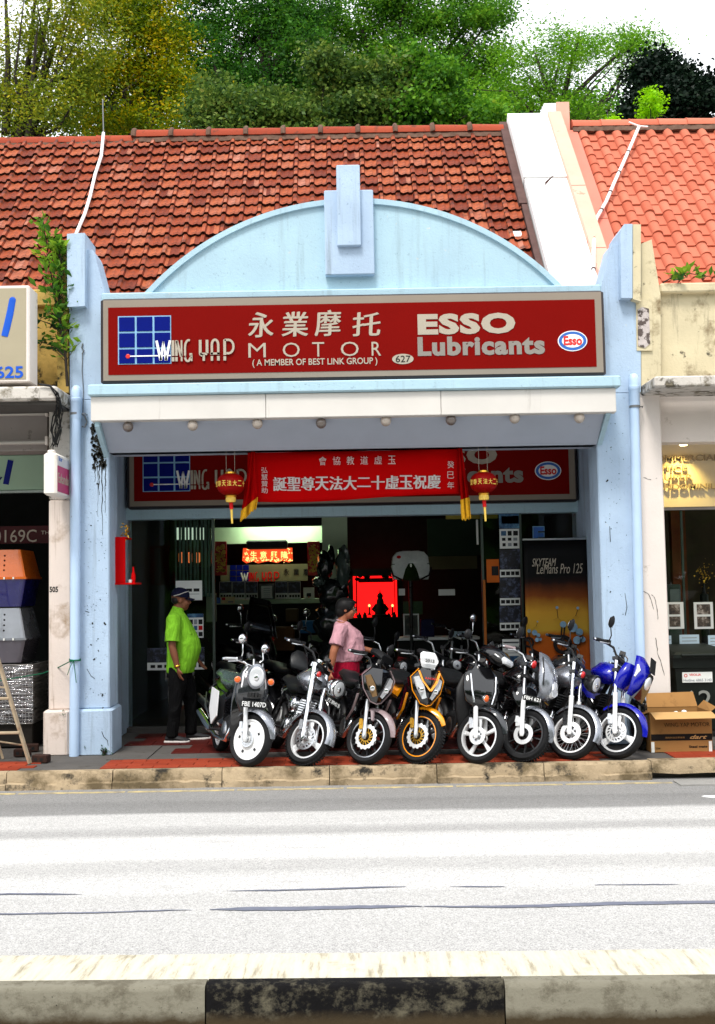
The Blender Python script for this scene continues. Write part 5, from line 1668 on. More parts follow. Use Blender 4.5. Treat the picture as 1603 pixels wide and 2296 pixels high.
    mb = MB(); mb.bbox(-.68, -.34, -.12, .12, .18, .42, .04)
    eo = mb.build('engine', em, smooth=40, **b)
    mb = MB()
    for k in range(6): mb.obox((-.40 + .012 * k, 0, .44 + .024 * k), .075, .085, .007, Matrix.Rotation(-.35, 3, 'Y'))
    mb.build('cylinder_fins', em, eo, world=False)
    mb = MB(); mb.lathe([(.0, -.135), (.07, -.132), (.085, -.12), (.085, -.1)], (-.52, 0, .28), (0, 1, 0), 20); mb.build('clutch_cover', g('cover', K['steel']), eo, world=False, smooth=40)
    mb = MB(); mb.tube([(-.36, -.06, .42), (-.27, -.11, .34), (-.34, -.14, .2), (-.7, -.15, .19), (-.95, -.16, .24)], .022, 10); mb.tube([(-.9, -.16, .23), (-1.0, -.165, .26), (-1.38, -.18, .36)], [.03, .045, .042], 14)
    mb.build('exhaust', g('exhaust', K['chrome']), smooth=50, **b)
    tk = g('tank')
    if tk:
        zt, wd, ht = tk[1], tk[2], tk[3]
        secs = [sect(-.20, -wd * .55, wd * .55, zt - .02, zt + ht * .55, .42), sect(-.27, -wd * .9, wd * .9, zt - .05, zt + ht * .9, .42), sect(-.38, -wd, wd, zt - .06, zt + ht, .44), sect(-.50, -wd * .9, wd * .9, zt - .05, zt + ht * .9, .42), sect(-.60, -wd * .5, wd * .5, zt - .03, zt + ht * .55, .4)]
        mb = MB(); mb.loft(secs); to = mb.build('fuel_tank', tk[0], smooth=60, **b)
        mb = MB(); mb.lathe([(.03, 0), (.03, .012), (.022, .016)], (-.36, 0, zt + ht - .004), (0, 0, 1), 16); mb.build('fuel_cap', K['chrome'], to, world=False, smooth=40)
    sz = g('seat_z', .70)
    mb = MB(); mb.loft([sect(-.52, -.09, .09, sz, sz + .06, .4), sect(-.66, -.12, .12, sz - .03, sz + .06, .4), sect(-.82, -.13, .13, sz - .02, sz + .07, .4), sect(-.9, -.12, .12, sz + .02, sz + .12, .4), sect(-1.15, -.11, .11, sz + .04, sz + .14, .4), sect(-1.22, -.08, .08, sz + .06, sz + .12, .4)])
    mb.build('seat', g('seat_mat', K['seat']), smooth=50, **b)
    mb = MB(); mb.loft([sect(-.62, -.11, .11, sz - .16, sz - .02, .35), sect(-.9, -.13, .13, sz - .14, sz + .02, .35), sect(-1.25, -.09, .09, sz - .03, sz + .06, .35), sect(-1.34, -.05, .05, sz + .01, sz + .05, .35)])
    tl = mb.build('tail_panel', g('tail', K['blackpaint']), smooth=40, **b)
    mb = MB(); mb.ell((-1.335, 0, sz + .02), .03, .06, .03, 14, 8); mb.build('tail_light', K['redlens'], tl, world=False, smooth=60)
    mb = MB(); mb.tube([(-.78, .1, .25), (-.74, .26, .1), (-.70, .33, .0)], .01, 8); mb.build('side_stand', K['blackmetal'], smooth=50, **b)
    for s in (-1, 1):
        mb = MB(); mb.tube([(-.62, s * .1, .26), (-.62, s * .25, .27)], .014, 8); mb.build('foot_peg', K['rubber'], smooth=50, **b)
    if g('plate'):
        txt, loc, wd, ht, n_, fr = g('plate')
        Mx = S if fr == 's' else Matrix.Identity(4)
        o_ = Vector(loc); nn = Vector(n_).normalized()
        u = Vector((0, 0, 1)).cross(nn).normalized(); v = nn.cross(u)
        mb = MB(Mx); Rm = Matrix((u, v, nn)).transposed(); mb.obox(o_ - nn * .004, wd / 2 + .01, ht / 2 + .01, .003, Rm)
        po = mb.build('number_plate', K['ink'], **b)
        q = text_on(txt, 'plate_lettering', K['platewhite'], po, o_ - u * wd / 2 - v * ht / 2, u, v, wd, ht, bold=.012, depth=.002)
        if fr == 's': q.data.transform(S)
    ex = g('extra')
    if ex: ex(t, S, P, T)
    return t

def nose(t, Mx, top, w, h, x0, shell, trim, lens1, lens2, vtrim=None, back=.16):
    """wedge-shaped front cowl with two slanted lamps; top is the middle of its upper edge"""
    tx, tz = top
    out = [(0, 0), (w * .55, -.02 * h), (w, -.30 * h), (w * .82, -.66 * h), (w * .30, -1.0 * h), (0, -1.04 * h)]
    full = [(-y, z) for y, z in out[::-1][:-1]] + out[:-1] if False else out + [(-y, z) for y, z in out[1:-1]][::-1]
    def X(y, z): return x0 - abs(y) * .75 - (abs(z + .55 * h)) * .35
    def pt(y, z, d=0.0): return Vector((tx + X(y, z) + d, y, tz + z))
    mb = MB(Mx)
    n = len(full)
    front = [pt(y * .94, (z + .5 * h) * .94 - .5 * h) for y, z in full]; mid = [pt(y, z, -.02) for y, z in full]; rear = [Vector((tx - back, y * .9, tz + z * .9 - .03)) for y, z in full]
    ctr = pt(0, -.5 * h, .012)
    vs = front + mid + rear + [ctr]
    fs = [(i, (i + 1) % n, 3 * n) for i in range(n)] + [(i, n + i, n + (i + 1) % n, (i + 1) % n) for i in range(n)] + [(n + i, 2 * n + i, 2 * n + (i + 1) % n, n + (i + 1) % n) for i in range(n)]
    fs.append(tuple(2 * n + i for i in range(n)))
    mb.add(vs, fs)
    o = mb.build('front_cowl', shell, t, world=False, smooth=25)
    def strip(name, pts, wd, mat, d, par):
        m2 = MB(Mx); m2.tube([pt(y, z, d) for y, z in pts], wd, 6, flat=.6); return m2.build(name, mat, par, world=False, smooth=60)
    for s in (-1, 1):
        L = [(s * .10 * w, -.80 * h), (s * .30 * w, -.86 * h), (s * .74 * w, -.52 * h), (s * .86 * w, -.30 * h), (s * .62 * w, -.24 * h), (s * .34 * w, -.48 * h)]
        m2 = MB(Mx); k = len(L)
        lo = [pt(y, z, .004) for y, z in L]; hi = [pt(y * .98, z, .022) for y, z in L]
        m2.add(lo + hi, [tuple(range(k)), tuple(range(k, 2 * k))] + [(j, (j + 1) % k, k + (j + 1) % k, k + j) for j in range(k)])
        ho = m2.build('headlight', lens1 if s < 0 else lens2, t, world=False, smooth=30)
        c = pt(s * .42 * w, -.62 * h, .024); m2 = MB(Mx); m2.ell(c, .008, w * .16, w * .16, 14, 8); m2.build('reflector', K['chrome'], ho, world=False, smooth=60)
        strip('cowl_trim', [(s * .60 * w, -.04 * h), (s * 1.0 * w, -.30 * h), (s * .84 * w, -.66 * h), (s * .32 * w, -1.0 * h), (0, -1.04 * h)], .010, trim, .004, o)
        if vtrim: strip('chevron', [(s * .62 * w, -.10 * h), (s * .40 * w, -.36 * h), (0, -.60 * h)], .013, vtrim, .022, o)
    return o

def shield(t, Mx, secs, name, mat, n=12):
    """body panel lofted through (x, z, half width, depth) rows, front curved"""
    mb = MB(Mx); S_ = []
    for x, z, w, d in secs:
        row = [Vector((x + d * math.cos(q) - d * .0, w * math.sin(q), z)) for q in [(-math.pi / 2) + math.pi * j / n for j in range(n + 1)]]
        row += [Vector((x - .03, w * .94 * math.sin(q), z)) for q in [math.pi / 2 - math.pi * j / 4 for j in range(5)]]
        S_.append(row)
    mb.loft(S_)
    return mb.build(name, mat, t, world=False, smooth=50)

# --- 1: retro scooter -----------------------------------------------------------------
def ex1(t, S, P, T):
    b = dict(parent=t, world=False)
    shield(t, Matrix.Identity(4), [(-.10, .50, .10, .03), (-.08, .60, .155, .07), (-.09, .72, .165, .09), (-.12, .84, .135, .09), (-.15, .93, .08, .05)], 'front_shield', K['greypaint'])
    for s in (-1, 1):
        mb = MB(); mb.tube([(-.055, s * .125, .66), (-.045, s * .115, .76), (-.075, s * .10, .87), (-.11, s * .06, .92)], [.012, .02, .02, .010], 8, flat=.5); mb.build('chrome_strip', K['whitepanel'], smooth=60, **b)
    mb = MB()
    for k in range(4): mb.obox((.012, (k - 1.5) * .035, .665), .004, .012, .022)
    mb.build('grille', K['blackmetal'], kind='stuff', **b)
    shield(t, Matrix.Identity(4), [(-.20, .26, .15, .04), (-.16, .45, .17, .05), (-.17, .62, .17, .05), (-.20, .80, .14, .04)], 'leg_shield', K['blackpaint'])
    mb = MB(); mb.loft([sect(-.22, -.14, .14, .2, .26), sect(-.5, -.15, .15, .18, .25), sect(-.62, -.15, .15, .18, .3)]); mb.build('floorboard', K['blackplastic'], smooth=40, **b)
    mb = MB(); mb.loft([sect(-.56, -.13, .13, .24, .62, .3), sect(-.75, -.18, .18, .24, .68, .3), sect(-1.05, -.19, .19, .34, .70, .3), sect(-1.32, -.12, .12, .48, .68, .3)]); mb.build('rear_body', K['blackpaint'], smooth=40, **b)
    for s in (-1, 1):
        mb = MB(); mb.prism([(-.60, .40), (-.78, .30), (-.92, .44), (-.90, .66), (-.62, .64)], (0, s * .185, 0), (1, 0, 0), (0, 0, 1), (0, s * .012, 0)); mb.build('side_panel', K['whitepanel'], **b)
        mb = MB(); mb.tube([(-.86, s * .20, .36), (-1.05, s * .21, .46), (-1.30, s * .15, .58)], .007, 8); mb.build('side_trim', K['steel'], smooth=60, **b)
    mb = MB(); mb.bbox(-.12, .0, -.05, .05, 0, .0 + .001, .0)
sp1 = dict(name='motor_scooter', wheel='disc', rim=K['whitewheel'], spk=K['whitewheel'], psi=-70, lean=7, steer=33, rake=18, wb=1.08, fork_low=K['alu'], fork_up=K['alu'], single=False, fork_w=.085, slider=.32, fork_len=.70, clamps=False,
           disc=('slot', .075, K['steel'], K['steel']), fender=(K['silverpaint'], 12, 150, 2.6, .075), bar=dict(rise=.05, w=.30, back=.05), bar_mat=K['chrome'], grip_mat=K['steel'], mirrors=[(-1, .20, .03, 'round_chrome'), (1, .17, .03, 'round_chrome')],
           lamps=[('b', (.0, 0, .845), .07, .090, .115, K['silverpaint'], K['lens'])], indicators=[('b', (-.04, -.165, .80), .032, K['amber']), ('b', (-.04, .165, .80), .032, K['amber'])],
           tank=None, seat_z=.70, seat_mat=K['greenseat'], tail=K['blackpaint'], exhaust=K['chrome'], plate=('FBE 1407D', (.035, 0, .585), .235, .045, (1, 0, .12), 'b'), extra=ex1)
bike('black and silver retro scooter with oval headlamp and plate FBE 1407D', 560, 1719, sp1, cat='scooter')
# --- 2: cruiser ----------------------------------------------------------------------
def ex2(t, S, P, T):
    b = dict(parent=t, world=False)
    for x, an in ((-.36, -.55), (-.56, .5)):
        mb = MB(); Rm = Matrix.Rotation(an, 3, 'Y')
        for k in range(5): mb.obox(Vector((x, 0, .40)) + Rm @ Vector((0, 0, .03 + .03 * k)), .07, .085, .009, Rm)
        mb.build('cylinder', K['enginechrome'], **b)
    mb = MB(); mb.ell((-.44, -.11, .52), .09, .05, .085, 18, 12); mb.build('air_filter', K['chrome'], smooth=60, **b)
    mb = MB(); mb.ell((-.47, -.13, .30), .10, .04, .09, 18, 12); mb.build('crankcase_cover', K['enginechrome'], smooth=60, **b)
    mb = MB(S); mb.obox(P(T - .02), .035, .12, .02); mb.obox(P(T - .16), .03, .12, .02); mb.build('yoke', K['chrome'], **b)
    mb = MB(S); mb.lathe([(.035, -.05), (.04, 0), (.036, .012)], P(T + .05, 0, -.03), (0, 0, 1), 18); mb.build('speedometer', K['chrome'], smooth=50, **b)
    mb = MB(); mb.loft([sect(-1.05, -.09, .09, .86, .90), sect(-1.12, -.10, .10, .88, 1.02), sect(-1.16, -.09, .09, .9, 1.05)]); mb.build('sissy_pad', K['seat'], smooth=50, **b)
sp2 = dict(wheel=3, rim=K['alu'], spk=K['alu'], tread=True, psi=-74, lean=17, steer=36, rake=21, wb=1.18, fork_low=K['chrome'], fork_up=K['chrome'], tube_r=.026, slider=.34, fork_len=.74, fork_w=.105, disc=('slot', .115, K['steel'], K['steel']), caliper=K['steel'],
           fender=(K['silverpaint'], 5, 165, None, .062), bar=dict(rise=.16, w=.40, back=.10, drop=.03), bar_mat=K['blackmetal'], lever=K['chrome'], clamps=False,
           lamps=[('s', (.045, 0, .80), .08, .092, .092, K['chrome'], K['lens'])], indicators=[('s', (-.10, -.17, .84), .03, K['redlens']), ('s', (-.10, .17, .84), .03, K['redlens'])],
           tank=(K['silverpaint'], .74, .15, .16), seat_z=.64, engine=K['enginechrome'], cover=K['chrome'], plate=('FZ 8942 B', (.08, 0, .66), .20, .036, (1, 0, .1), 's'), extra=ex2)
bike('silver cruiser motorcycle with wide chrome fork and round chrome headlamp', 699, 1716, sp2)
# --- 3: dark sport underbone ------------------------------------------------------------
def side_fairing(t, mat, trim):
    b = dict(parent=t, world=False)
    for s in (-1, 1):
        mb = MB(); pl = [(-.06, .74), (-.02, .62), (-.12, .46), (-.34, .34), (-.50, .36), (-.44, .56), (-.30, .72)]
        n = len(pl)
        lo = [Vector((x, s * (.10 + .05 * (1 - abs(z - .55) / .3)), z)) for x, z in pl]; hi = [p + Vector((-.01, -s * .02, 0)) for p in lo]
        mb.add(lo + hi, [tuple(range(n)), tuple(range(n, 2 * n))] + [(j, (j + 1) % n, n + (j + 1) % n, n + j) for j in range(n)])
        o = mb.build('side_fairing', mat, smooth=30, **b)
        mb = MB(); mb.tube([(-.04, s * .165, .64), (-.13, s * .16, .48), (-.32, s * .15, .36)], .012, 6, flat=.4); mb.build('fairing_stripe', trim, o, world=False, smooth=60)
def ex3(t, S, P, T):
    side_fairing(t, K['blackpaint'], K['pinkgrey'])
    nose(t, Matrix.Identity(4), (-.04, .92), .165, .33, .16, K['blackpaint'], K['pinkgrey'], K['bronze2'], K['lens'])
    mb = MB(S); mb.loft([sect(-.14, -.10, .10, .98, 1.04), sect(-.22, -.12, .12, 1.0, 1.08), sect(-.32, -.08, .08, 1.02, 1.08)]); mb.build('meter_cover', K['blackplastic'], t, world=False, smooth=40)
    mb = MB(S); mb.tube([P(.26, -.06, .06), P(.17, -.066, .07)], [.034, .02], 8, flat=.5); mb.build('fender_tip', K['pinkgrey'], t, world=False, smooth=60)
sp3 = dict(wheel=10, rim=K['blackmetal'], spk=K['blackmetal'], stripe=K['steel'], psi=-76, lean=13, steer=38, rake=20, fork_low=K['steel'], fork_up=K['blackmetal'], slider=.34, caliper=K['golddisc'], disc=('wavy', .125, K['alu'], K['golddisc']), fender=(K['pinkgrey'], 18, 112, 2.2, .06),
           bar=dict(rise=.10, w=.31, back=.06), mirrors=[(1, .16, .06, 'drop')], tank=None, seat_z=.68, extra=ex3, tail=K['blackpaint'])
bike('black sport motorcycle with mauve fender, bronze lamps and gold-centred brake disc', 828, 1714, sp3)
# --- 4: orange sport underbone -----------------------------------------------------------
def ex4(t, S, P, T):
    side_fairing(t, K['blackpaint'], K['orangepaint'])
    nose(t, Matrix.Identity(4), (-.02, .90), .165, .34, .16, K['blackpaint'], K['orangepaint'], K['lens'], K['lens'], K['orangepaint'])
    mb = MB(S); mb.loft([sect(-.14, -.10, .10, .96, 1.02), sect(-.22, -.12, .12, .98, 1.06), sect(-.32, -.08, .08, 1.0, 1.06)]); mb.build('meter_cover', K['blackplastic'], t, world=False, smooth=40)
    o = MB(); o.loft([sect(-.03, -.07, .07, .90, .94), sect(-.02, -.09, .09, .94, 1.0), sect(-.08, -.08, .08, .99, 1.05)]); vo = o.build('white_visor', K['whitepanel'], t, world=False, smooth=40)
    text_on('2013', 'lettering', K['ink'], vo, (-.003, -.045, .955), (0, 1, 0), (-.25, 0, 1), .09, .03, bold=.01, depth=.006)
    text_on('RACING', 'lettering', K['redlens'], t, (.135, -.06, .80), (0, 1, 0), (-.25, 0, 1), .12, .02, bold=.01, depth=.004)
sp4 = dict(wheel=5, rim=K['blackmetal'], spk=K['blackmetal'], stripe=K['orangepaint'], tread=True, psi=-78, lean=10, steer=38, rake=20, fork_low=K['steel'], fork_up=K['blackmetal'], slider=.34, caliper=K['golddisc'], disc=('wavy', .125, K['alu'], K['golddisc']), fender=(K['orangepaint'], 38, 118, 1.7, .065),
           bar=dict(rise=.10, w=.31, back=.06), tank=None, seat_z=.68, extra=ex4, tail=K['orangepaint'])
bike('black and orange sport motorcycle with orange chevron cowl and orange rim', 944, 1712, sp4)
# --- 5: black underbone with silver five-spoke wheel ----------------------------------------
def ex5(t, S, P, T):
    b = dict(parent=t, world=False)
    shield(t, Matrix.Identity(4), [(-.06, .50, .06, .02), (-.06, .56, .16, .05), (-.09, .68, .19, .06), (-.14, .80, .18, .06), (-.20, .90, .12, .04)], 'front_shield', K['blackpaint'])
    for s in (-1, 1):
        mb = MB(); mb.tube([(-.005, s * .09, .56), (-.03, s * .12, .68), (-.09, s * .13, .82)], .008, 6); mb.build('chrome_strip', K['chrome'], smooth=60, **b)
        for k in range(3):
            mb = MB(); mb.obox((-.012 - .01 * k, s * .055, .60 + .035 * k), .004, .03, .006); mb.build('vent', K['ink'], **b)
    mb = MB(S); mb.loft([sect(.04, -.10, .10, .96, 1.03, .4), sect(-.03, -.13, .13, .94, 1.09, .4), sect(-.14, -.14, .14, .97, 1.12, .4), sect(-.24, -.10, .10, 1.0, 1.10, .4)]); mb.build('handlebar_cover', K['blackpaint'], smooth=50, **b)
    mb = MB(S); mb.loft([sect(.035, -.105, .105, .965, 1.035, .4), sect(.055, -.09, .09, .97, 1.025, .4), sect(.066, -.06, .06, .975, 1.01, .4)]); mb.build('headlight', K['lens'], smooth=40, **b)
    shield(t, Matrix.Identity(4), [(-.22, .26, .12, .03), (-.18, .45, .20, .04), (-.22, .66, .21, .04), (-.28, .80, .14, .03)], 'leg_shield', K['blackplastic'])
sp5 = dict(wheel=5, rim=K['alu'], spk=K['alu'], psi=-76, lean=10, steer=37, rake=20, fork_low=K['whitewheel'], fork_up=K['blackmetal'], slider=.30, disc=('plain', .085, K['alu'], K['steel']), fender=(K['greypaint'], 20, 125, 2.0, .068),
           bar=dict(rise=.09, w=.33, back=.08), mirrors=[(-1, .16, .05, 'round'), (1, .16, .05, 'drop')], indicators=[('s', (.01, -.11, .60), .034, K['amber'])], tank=None, seat_z=.68, extra=ex5, clamps=False)
bike('black underbone motorcycle with silver five-spoke wheel and amber side reflector', 1079, 1712, sp5)
# --- 6: grey-faired ----------------------------------------------------------------------
def ex6(t, S, P, T):
    b = dict(parent=t, world=False)
    shield(t, S, [(.02, .62, .05, .04), (.05, .68, .10, .07), (.02, .80, .15, .09), (-.04, .94, .13, .08), (-.12, 1.05, .07, .04)], 'headlight_fairing', K['silverpaint'])
    mb = MB(S); mb.loft([sect(.105, -.045, .045, .66, .69, .4), sect(.13, -.06, .06, .68, .76, .4), sect(.10, -.05, .05, .77, .82, .4)]); mb.build('headlight', K['lens'], smooth=50, **b)
    mb = MB(S); mb.tube([(.06, -.13, .74), (.03, -.15, .86), (-.06, -.11, 1.0)], .008, 6); mb.build('fairing_edge', K['blackplastic'], smooth=60, **b)
    mb = MB(); mb.loft([sect(-.06, -.13, .13, .50, .60, .4), sect(-.14, -.16, .16, .50, .74, .4), sect(-.3, -.16, .16, .50, .72, .4)]); mb.build('radiator_cowl', K['blackpaint'], smooth=50, **b)
sp6 = dict(wheel=10, rim=K['blackmetal'], spk=K['blackmetal'], tread=True, psi=-76, lean=14, steer=37, rake=20, fork_low=K['whitewheel'], fork_up=K['chrome'], slider=.34, disc=('plain', .10, K['alu'], K['blackmetal']), caliper=K['alu'], fender=(K['silverpaint'], 2, 110, 3, .05),
           bar=dict(rise=.12, w=.30, back=.08), bar_mat=K['steel'], grip_mat=K['pinkgrey'], mirrors=[(-1, .15, .06, 'drop')], indicators=[('s', (-.10, -.15, .90), .04, K['redlens']), ('s', (-.10, .15, .90), .03, K['amber'])], tank=(K['blackpaint'], .70, .15, .18), seat_z=.66,
           plate=('FBH 621', (.06, -.02, .60), .16, .034, (1, -.2, .1), 'b'), extra=ex6)
bike('black motorcycle with silver headlamp fairing and red indicator, black wheel', 1187, 1708, sp6)
# --- 7: spoked wheel ----------------------------------------------------------------------
sp7 = dict(wheel='wire', rim=K['whitewheel'], spk=K['steel'], psi=-75, lean=17, steer=36, rake=20, fork_low=K['whitewheel'], fork_up=K['chrome'], tube_r=.02, slider=.34, fork_len=.74, disc=('plain', .105, K['whitewheel'], K['steel']), caliper=K['engine'], fender=(K['silverpaint'], -2, 150, None, .052),
           bar=dict(rise=.12, w=.34, back=.06), mirrors=[(-1, .20, .05, 'drop')], lamps=[('s', (.01, 0, .78), .075, .088, .088, K['blackmetal'], K['lens'])], indicators=[('s', (-.06, -.15, .80), .035, K['redlens']), ('s', (-.06, .15, .80), .03, K['amber'])], tank=(K['silverpaint'], .72, .14, .17), seat_z=.66)
bike('street motorcycle with white-rimmed wire-spoke wheel and tall chrome fork', 1294, 1704, sp7)
# --- 8: blue ------------------------------------------------------------------------------
def ex8(t, S, P, T):
    b = dict(parent=t, world=False)
    o = shield(t, S, [(.00, .63, .05, .03), (.03, .70, .105, .07), (.035, .82, .125, .09), (.01, .93, .115, .085), (-.03, 1.02, .06, .04)], 'front_fairing', K['bluepaint'])
    for s in (-1, 1):
        mb = MB(S); mb.tube([(.03, s * .125, .80), (.045, s * .122, .87), (.02, s * .118, .92)], [.010, .024, .010], 8, flat=.5); mb.build('indicator', K['lens'], o, world=False, smooth=60)
        shield(t, S, [(-.14, .66, .10, .05), (-.12, .76, .14, .08), (-.10, .86, .13, .08), (-.10, .92, .09, .05)], 'side_cowl', K['bluepaint']) if s < 0 else None
    mb = MB(S); mb.loft([[(.125, -.05, .88), (.125, .05, .88), (.13, .06, .86), (.13, -.06, .86)], [(.115, -.075, .72), (.115, .075, .72), (.105, .08, .70), (.105, -.08, .70)], [(.08, -.10, .60), (.08, .10, .60), (.05, .10, .60), (.05, -.10, .60)]]); mb.build('front_cowl', K['blackpaint'], smooth=40, **b)
    mb = MB(S); mb.ell((.118, 0, .79), .02, .062, .07, 18, 10); mb.build('headlight', K['lens'], smooth=60, **b)
    mb = MB(S); mb.loft([[(.10, -.06, 1.03), (.10, .06, 1.03), (.093, .06, 1.03), (.093, -.06, 1.03)], [(.135, -.055, .89), (.135, .055, .89), (.125, .055, .89), (.125, -.055, .89)]]); mb.build('windscreen', K['blackplastic'], **b)
sp8 = dict(wheel=3, rim=K['alu'], spk=K['alu'], psi=-76, lean=14, steer=36, rake=19, fork_low=K['whitewheel'], fork_up=K['chrome'], tube_r=.019, slider=.36, fork_len=.74, disc=('slot', .105, K['alu'], K['steel']), fender=(K['bluepaint'], 8, 140, 3, .062),
           bar=dict(rise=.13, w=.35, back=.05), mirrors=[(-1, .20, .06, 'drop')], tank=(K['bluepaint'], .74, .15, .16), seat_z=.68, tail=K['bluepaint'], extra=ex8)
bike('blue street motorcycle with blue fairing and fender beside the carton', 1392, 1702, sp8)
# ================================================================== people
def remesh(mb, name, mat, parent, vox=.010, smooth=6):
    me = mb.mesh(name)
    import bmesh
    b_ = bmesh.new(); b_.from_mesh(me); bmesh.ops.recalc_face_normals(b_, faces=b_.faces); b_.to_mesh(me); b_.free()
    o = bpy.data.objects.new(name, me); COL.objects.link(o)
    r_ = o.modifiers.new('r', 'REMESH'); r_.mode = 'VOXEL'; r_.voxel_size = vox
    s_ = o.modifiers.new('s', 'SMOOTH'); s_.iterations = smooth; s_.factor = .5
    bpy.context.view_layer.update()
    me2 = bpy.data.meshes.new_from_object(o.evaluated_get(bpy.context.evaluated_depsgraph_get()))
    bpy.data.objects.remove(o)
    me2.polygons.foreach_set('use_smooth', [True] * len(me2.polygons))
    me2.materials.clear(); me2.materials.append(mat); me2.name = name
    o = bpy.data.objects.new(name, me2); COL.objects.link(o)
    return attach(o, parent, False)
def oval(mb, rows, n=18):
    """rows: (z, cx, cy, half depth, half width)"""
    mb.loft([[(cx + rx * math.cos(q), cy + ry * math.sin(q), z) for q in [2 * math.pi * j / n for j in range(n)]] for z, cx, cy, rx, ry in rows])
def hand(mb, wrist, d, palm_n, s=1.0, curl=.5):
    """palm and five fingers from the wrist along d; palm faces palm_n"""
    d, pn = Vector(d).normalized(), Vector(palm_n).normalized()
    side = d.cross(pn).normalized()
    w = Vector(wrist)
    c = w + d * .05 * s
    mb.ell(c, .045 * s, .020 * s, .040 * s, 12, 8, Matrix((d, pn, side)).transposed())
    for k, L in enumerate((.066, .076, .071, .056)):
        b0 = w + d * .082 * s + side * (.030 - .020 * k) * s
        d1 = (d + pn * curl * .5).normalized(); d2 = (d + pn * curl * 1.6).normalized(); d3 = (d * .6 + pn * curl * 2.2).normalized()
        p1 = b0 + d1 * L * .42 * s; p2 = p1 + d2 * L * .33 * s; p3 = p2 + d3 * L * .25 * s
        mb.tube([b0 - d * .02 * s, b0, p1, p2, p3], [.011 * s, .0105 * s, .0098 * s, .009 * s, .007 * s], 8)
    b0 = w + d * .025 * s + side * .030 * s
    d1 = (d * .7 + side * .7 + pn * .3).normalized()
    p1 = b0 + d1 * .035 * s; p2 = p1 + (d * .9 + side * .25 + pn * .5).normalized() * .03 * s
    mb.tube([b0 - d1 * .015, b0, p1, p2], [.014 * s, .013 * s, .0115 * s, .008 * s], 8)
def head(mb, c, s=1.0, R=None):
    R = R if R is not None else Matrix.Identity(3)
    c = Vector(c)
    q = lambda x, y, z: c + R @ Vector((x * s, y * s, z * s))
    mb.ell(q(-.012, 0, .03), .098 * s, .078 * s, .095 * s, 18, 12, R)
    mb.ell(q(.022, 0, -.045), .070 * s, .060 * s, .072 * s, 16, 10, R)
    mb.ell(q(.052, 0, -.088), .030 * s, .032 * s, .026 * s, 12, 8, R)          # chin
    mb.tube([q(.083, 0, .018), q(.098, 0, -.012), q(.110, 0, -.030)], [.009 * s, .013 * s, .016 * s], 8)   # nose
    mb.ell(q(.090, 0, -.034), .016 * s, .022 * s, .011 * s, 10, 6, R)
    mb.ell(q(.080, 0, -.060), .014 * s, .027 * s, .009 * s, 10, 6, R); mb.ell(q(.078, 0, -.073), .014 * s, .024 * s, .009 * s, 10, 6, R)
    for y in (-1, 1):
        mb.ell(q(.076, y * .030, .028), .018 * s, .026 * s, .010 * s, 10, 6, R)
        mb.ell(q(.055, y * .045, -.03), .03 * s, .022 * s, .03 * s, 10, 6, R)
        mb.ell(q(-.012, y * .078, -.008), .022 * s, .010 * s, .034 * s, 10, 8, R)
    return q
K['skinM'] = pmat('brown_skin', hexc(116, 70, 48), .55, var=.08, scale=14, spec=.3)
K['skinF'] = pmat('tan_skin', hexc(160, 100, 72), .55, var=.06, scale=14, spec=.3)
def cloth(name, col, rough=.85):
    t = NT(name); f = t.noise(6, 5)
    t.color(t.ramp(f, [(.3, tuple(x * .85 for x in col[:3]) + (1,)), (.7, col)])); t.p.inputs['Roughness'].default_value = rough; t.p.inputs['Specular IOR Level'].default_value = .1
    n2 = t.noise(1, 4, .5, t.coords((11, 11, 4)), 1.2)
    t.bump(n2, .9, .06); return t.m
K['lime'] = cloth('lime_cotton', hexc(122, 184, 44))
K['pinktee'] = cloth('pink_cotton', hexc(204, 154, 164))
K['redshort'] = cloth('crimson_cloth', hexc(150, 14, 44))
K['blacktrouser'] = cloth('black_trousers', (.004, .004, .0045, 1))
K['navycap'] = cloth('navy_cap', hexc(18, 20, 44))
K['hair'] = pmat('black_hair', (.010, .009, .009, 1), .5, var=.2)
K['shoe'] = pmat('dark_shoe', (.02, .02, .022, 1), .6, var=.2)
K['sole'] = pmat('white_sole', hexc(196, 190, 186), .7, var=.08)
K['eye'] = pmat('eye_white', hexc(210, 205, 200), .3, var=0)

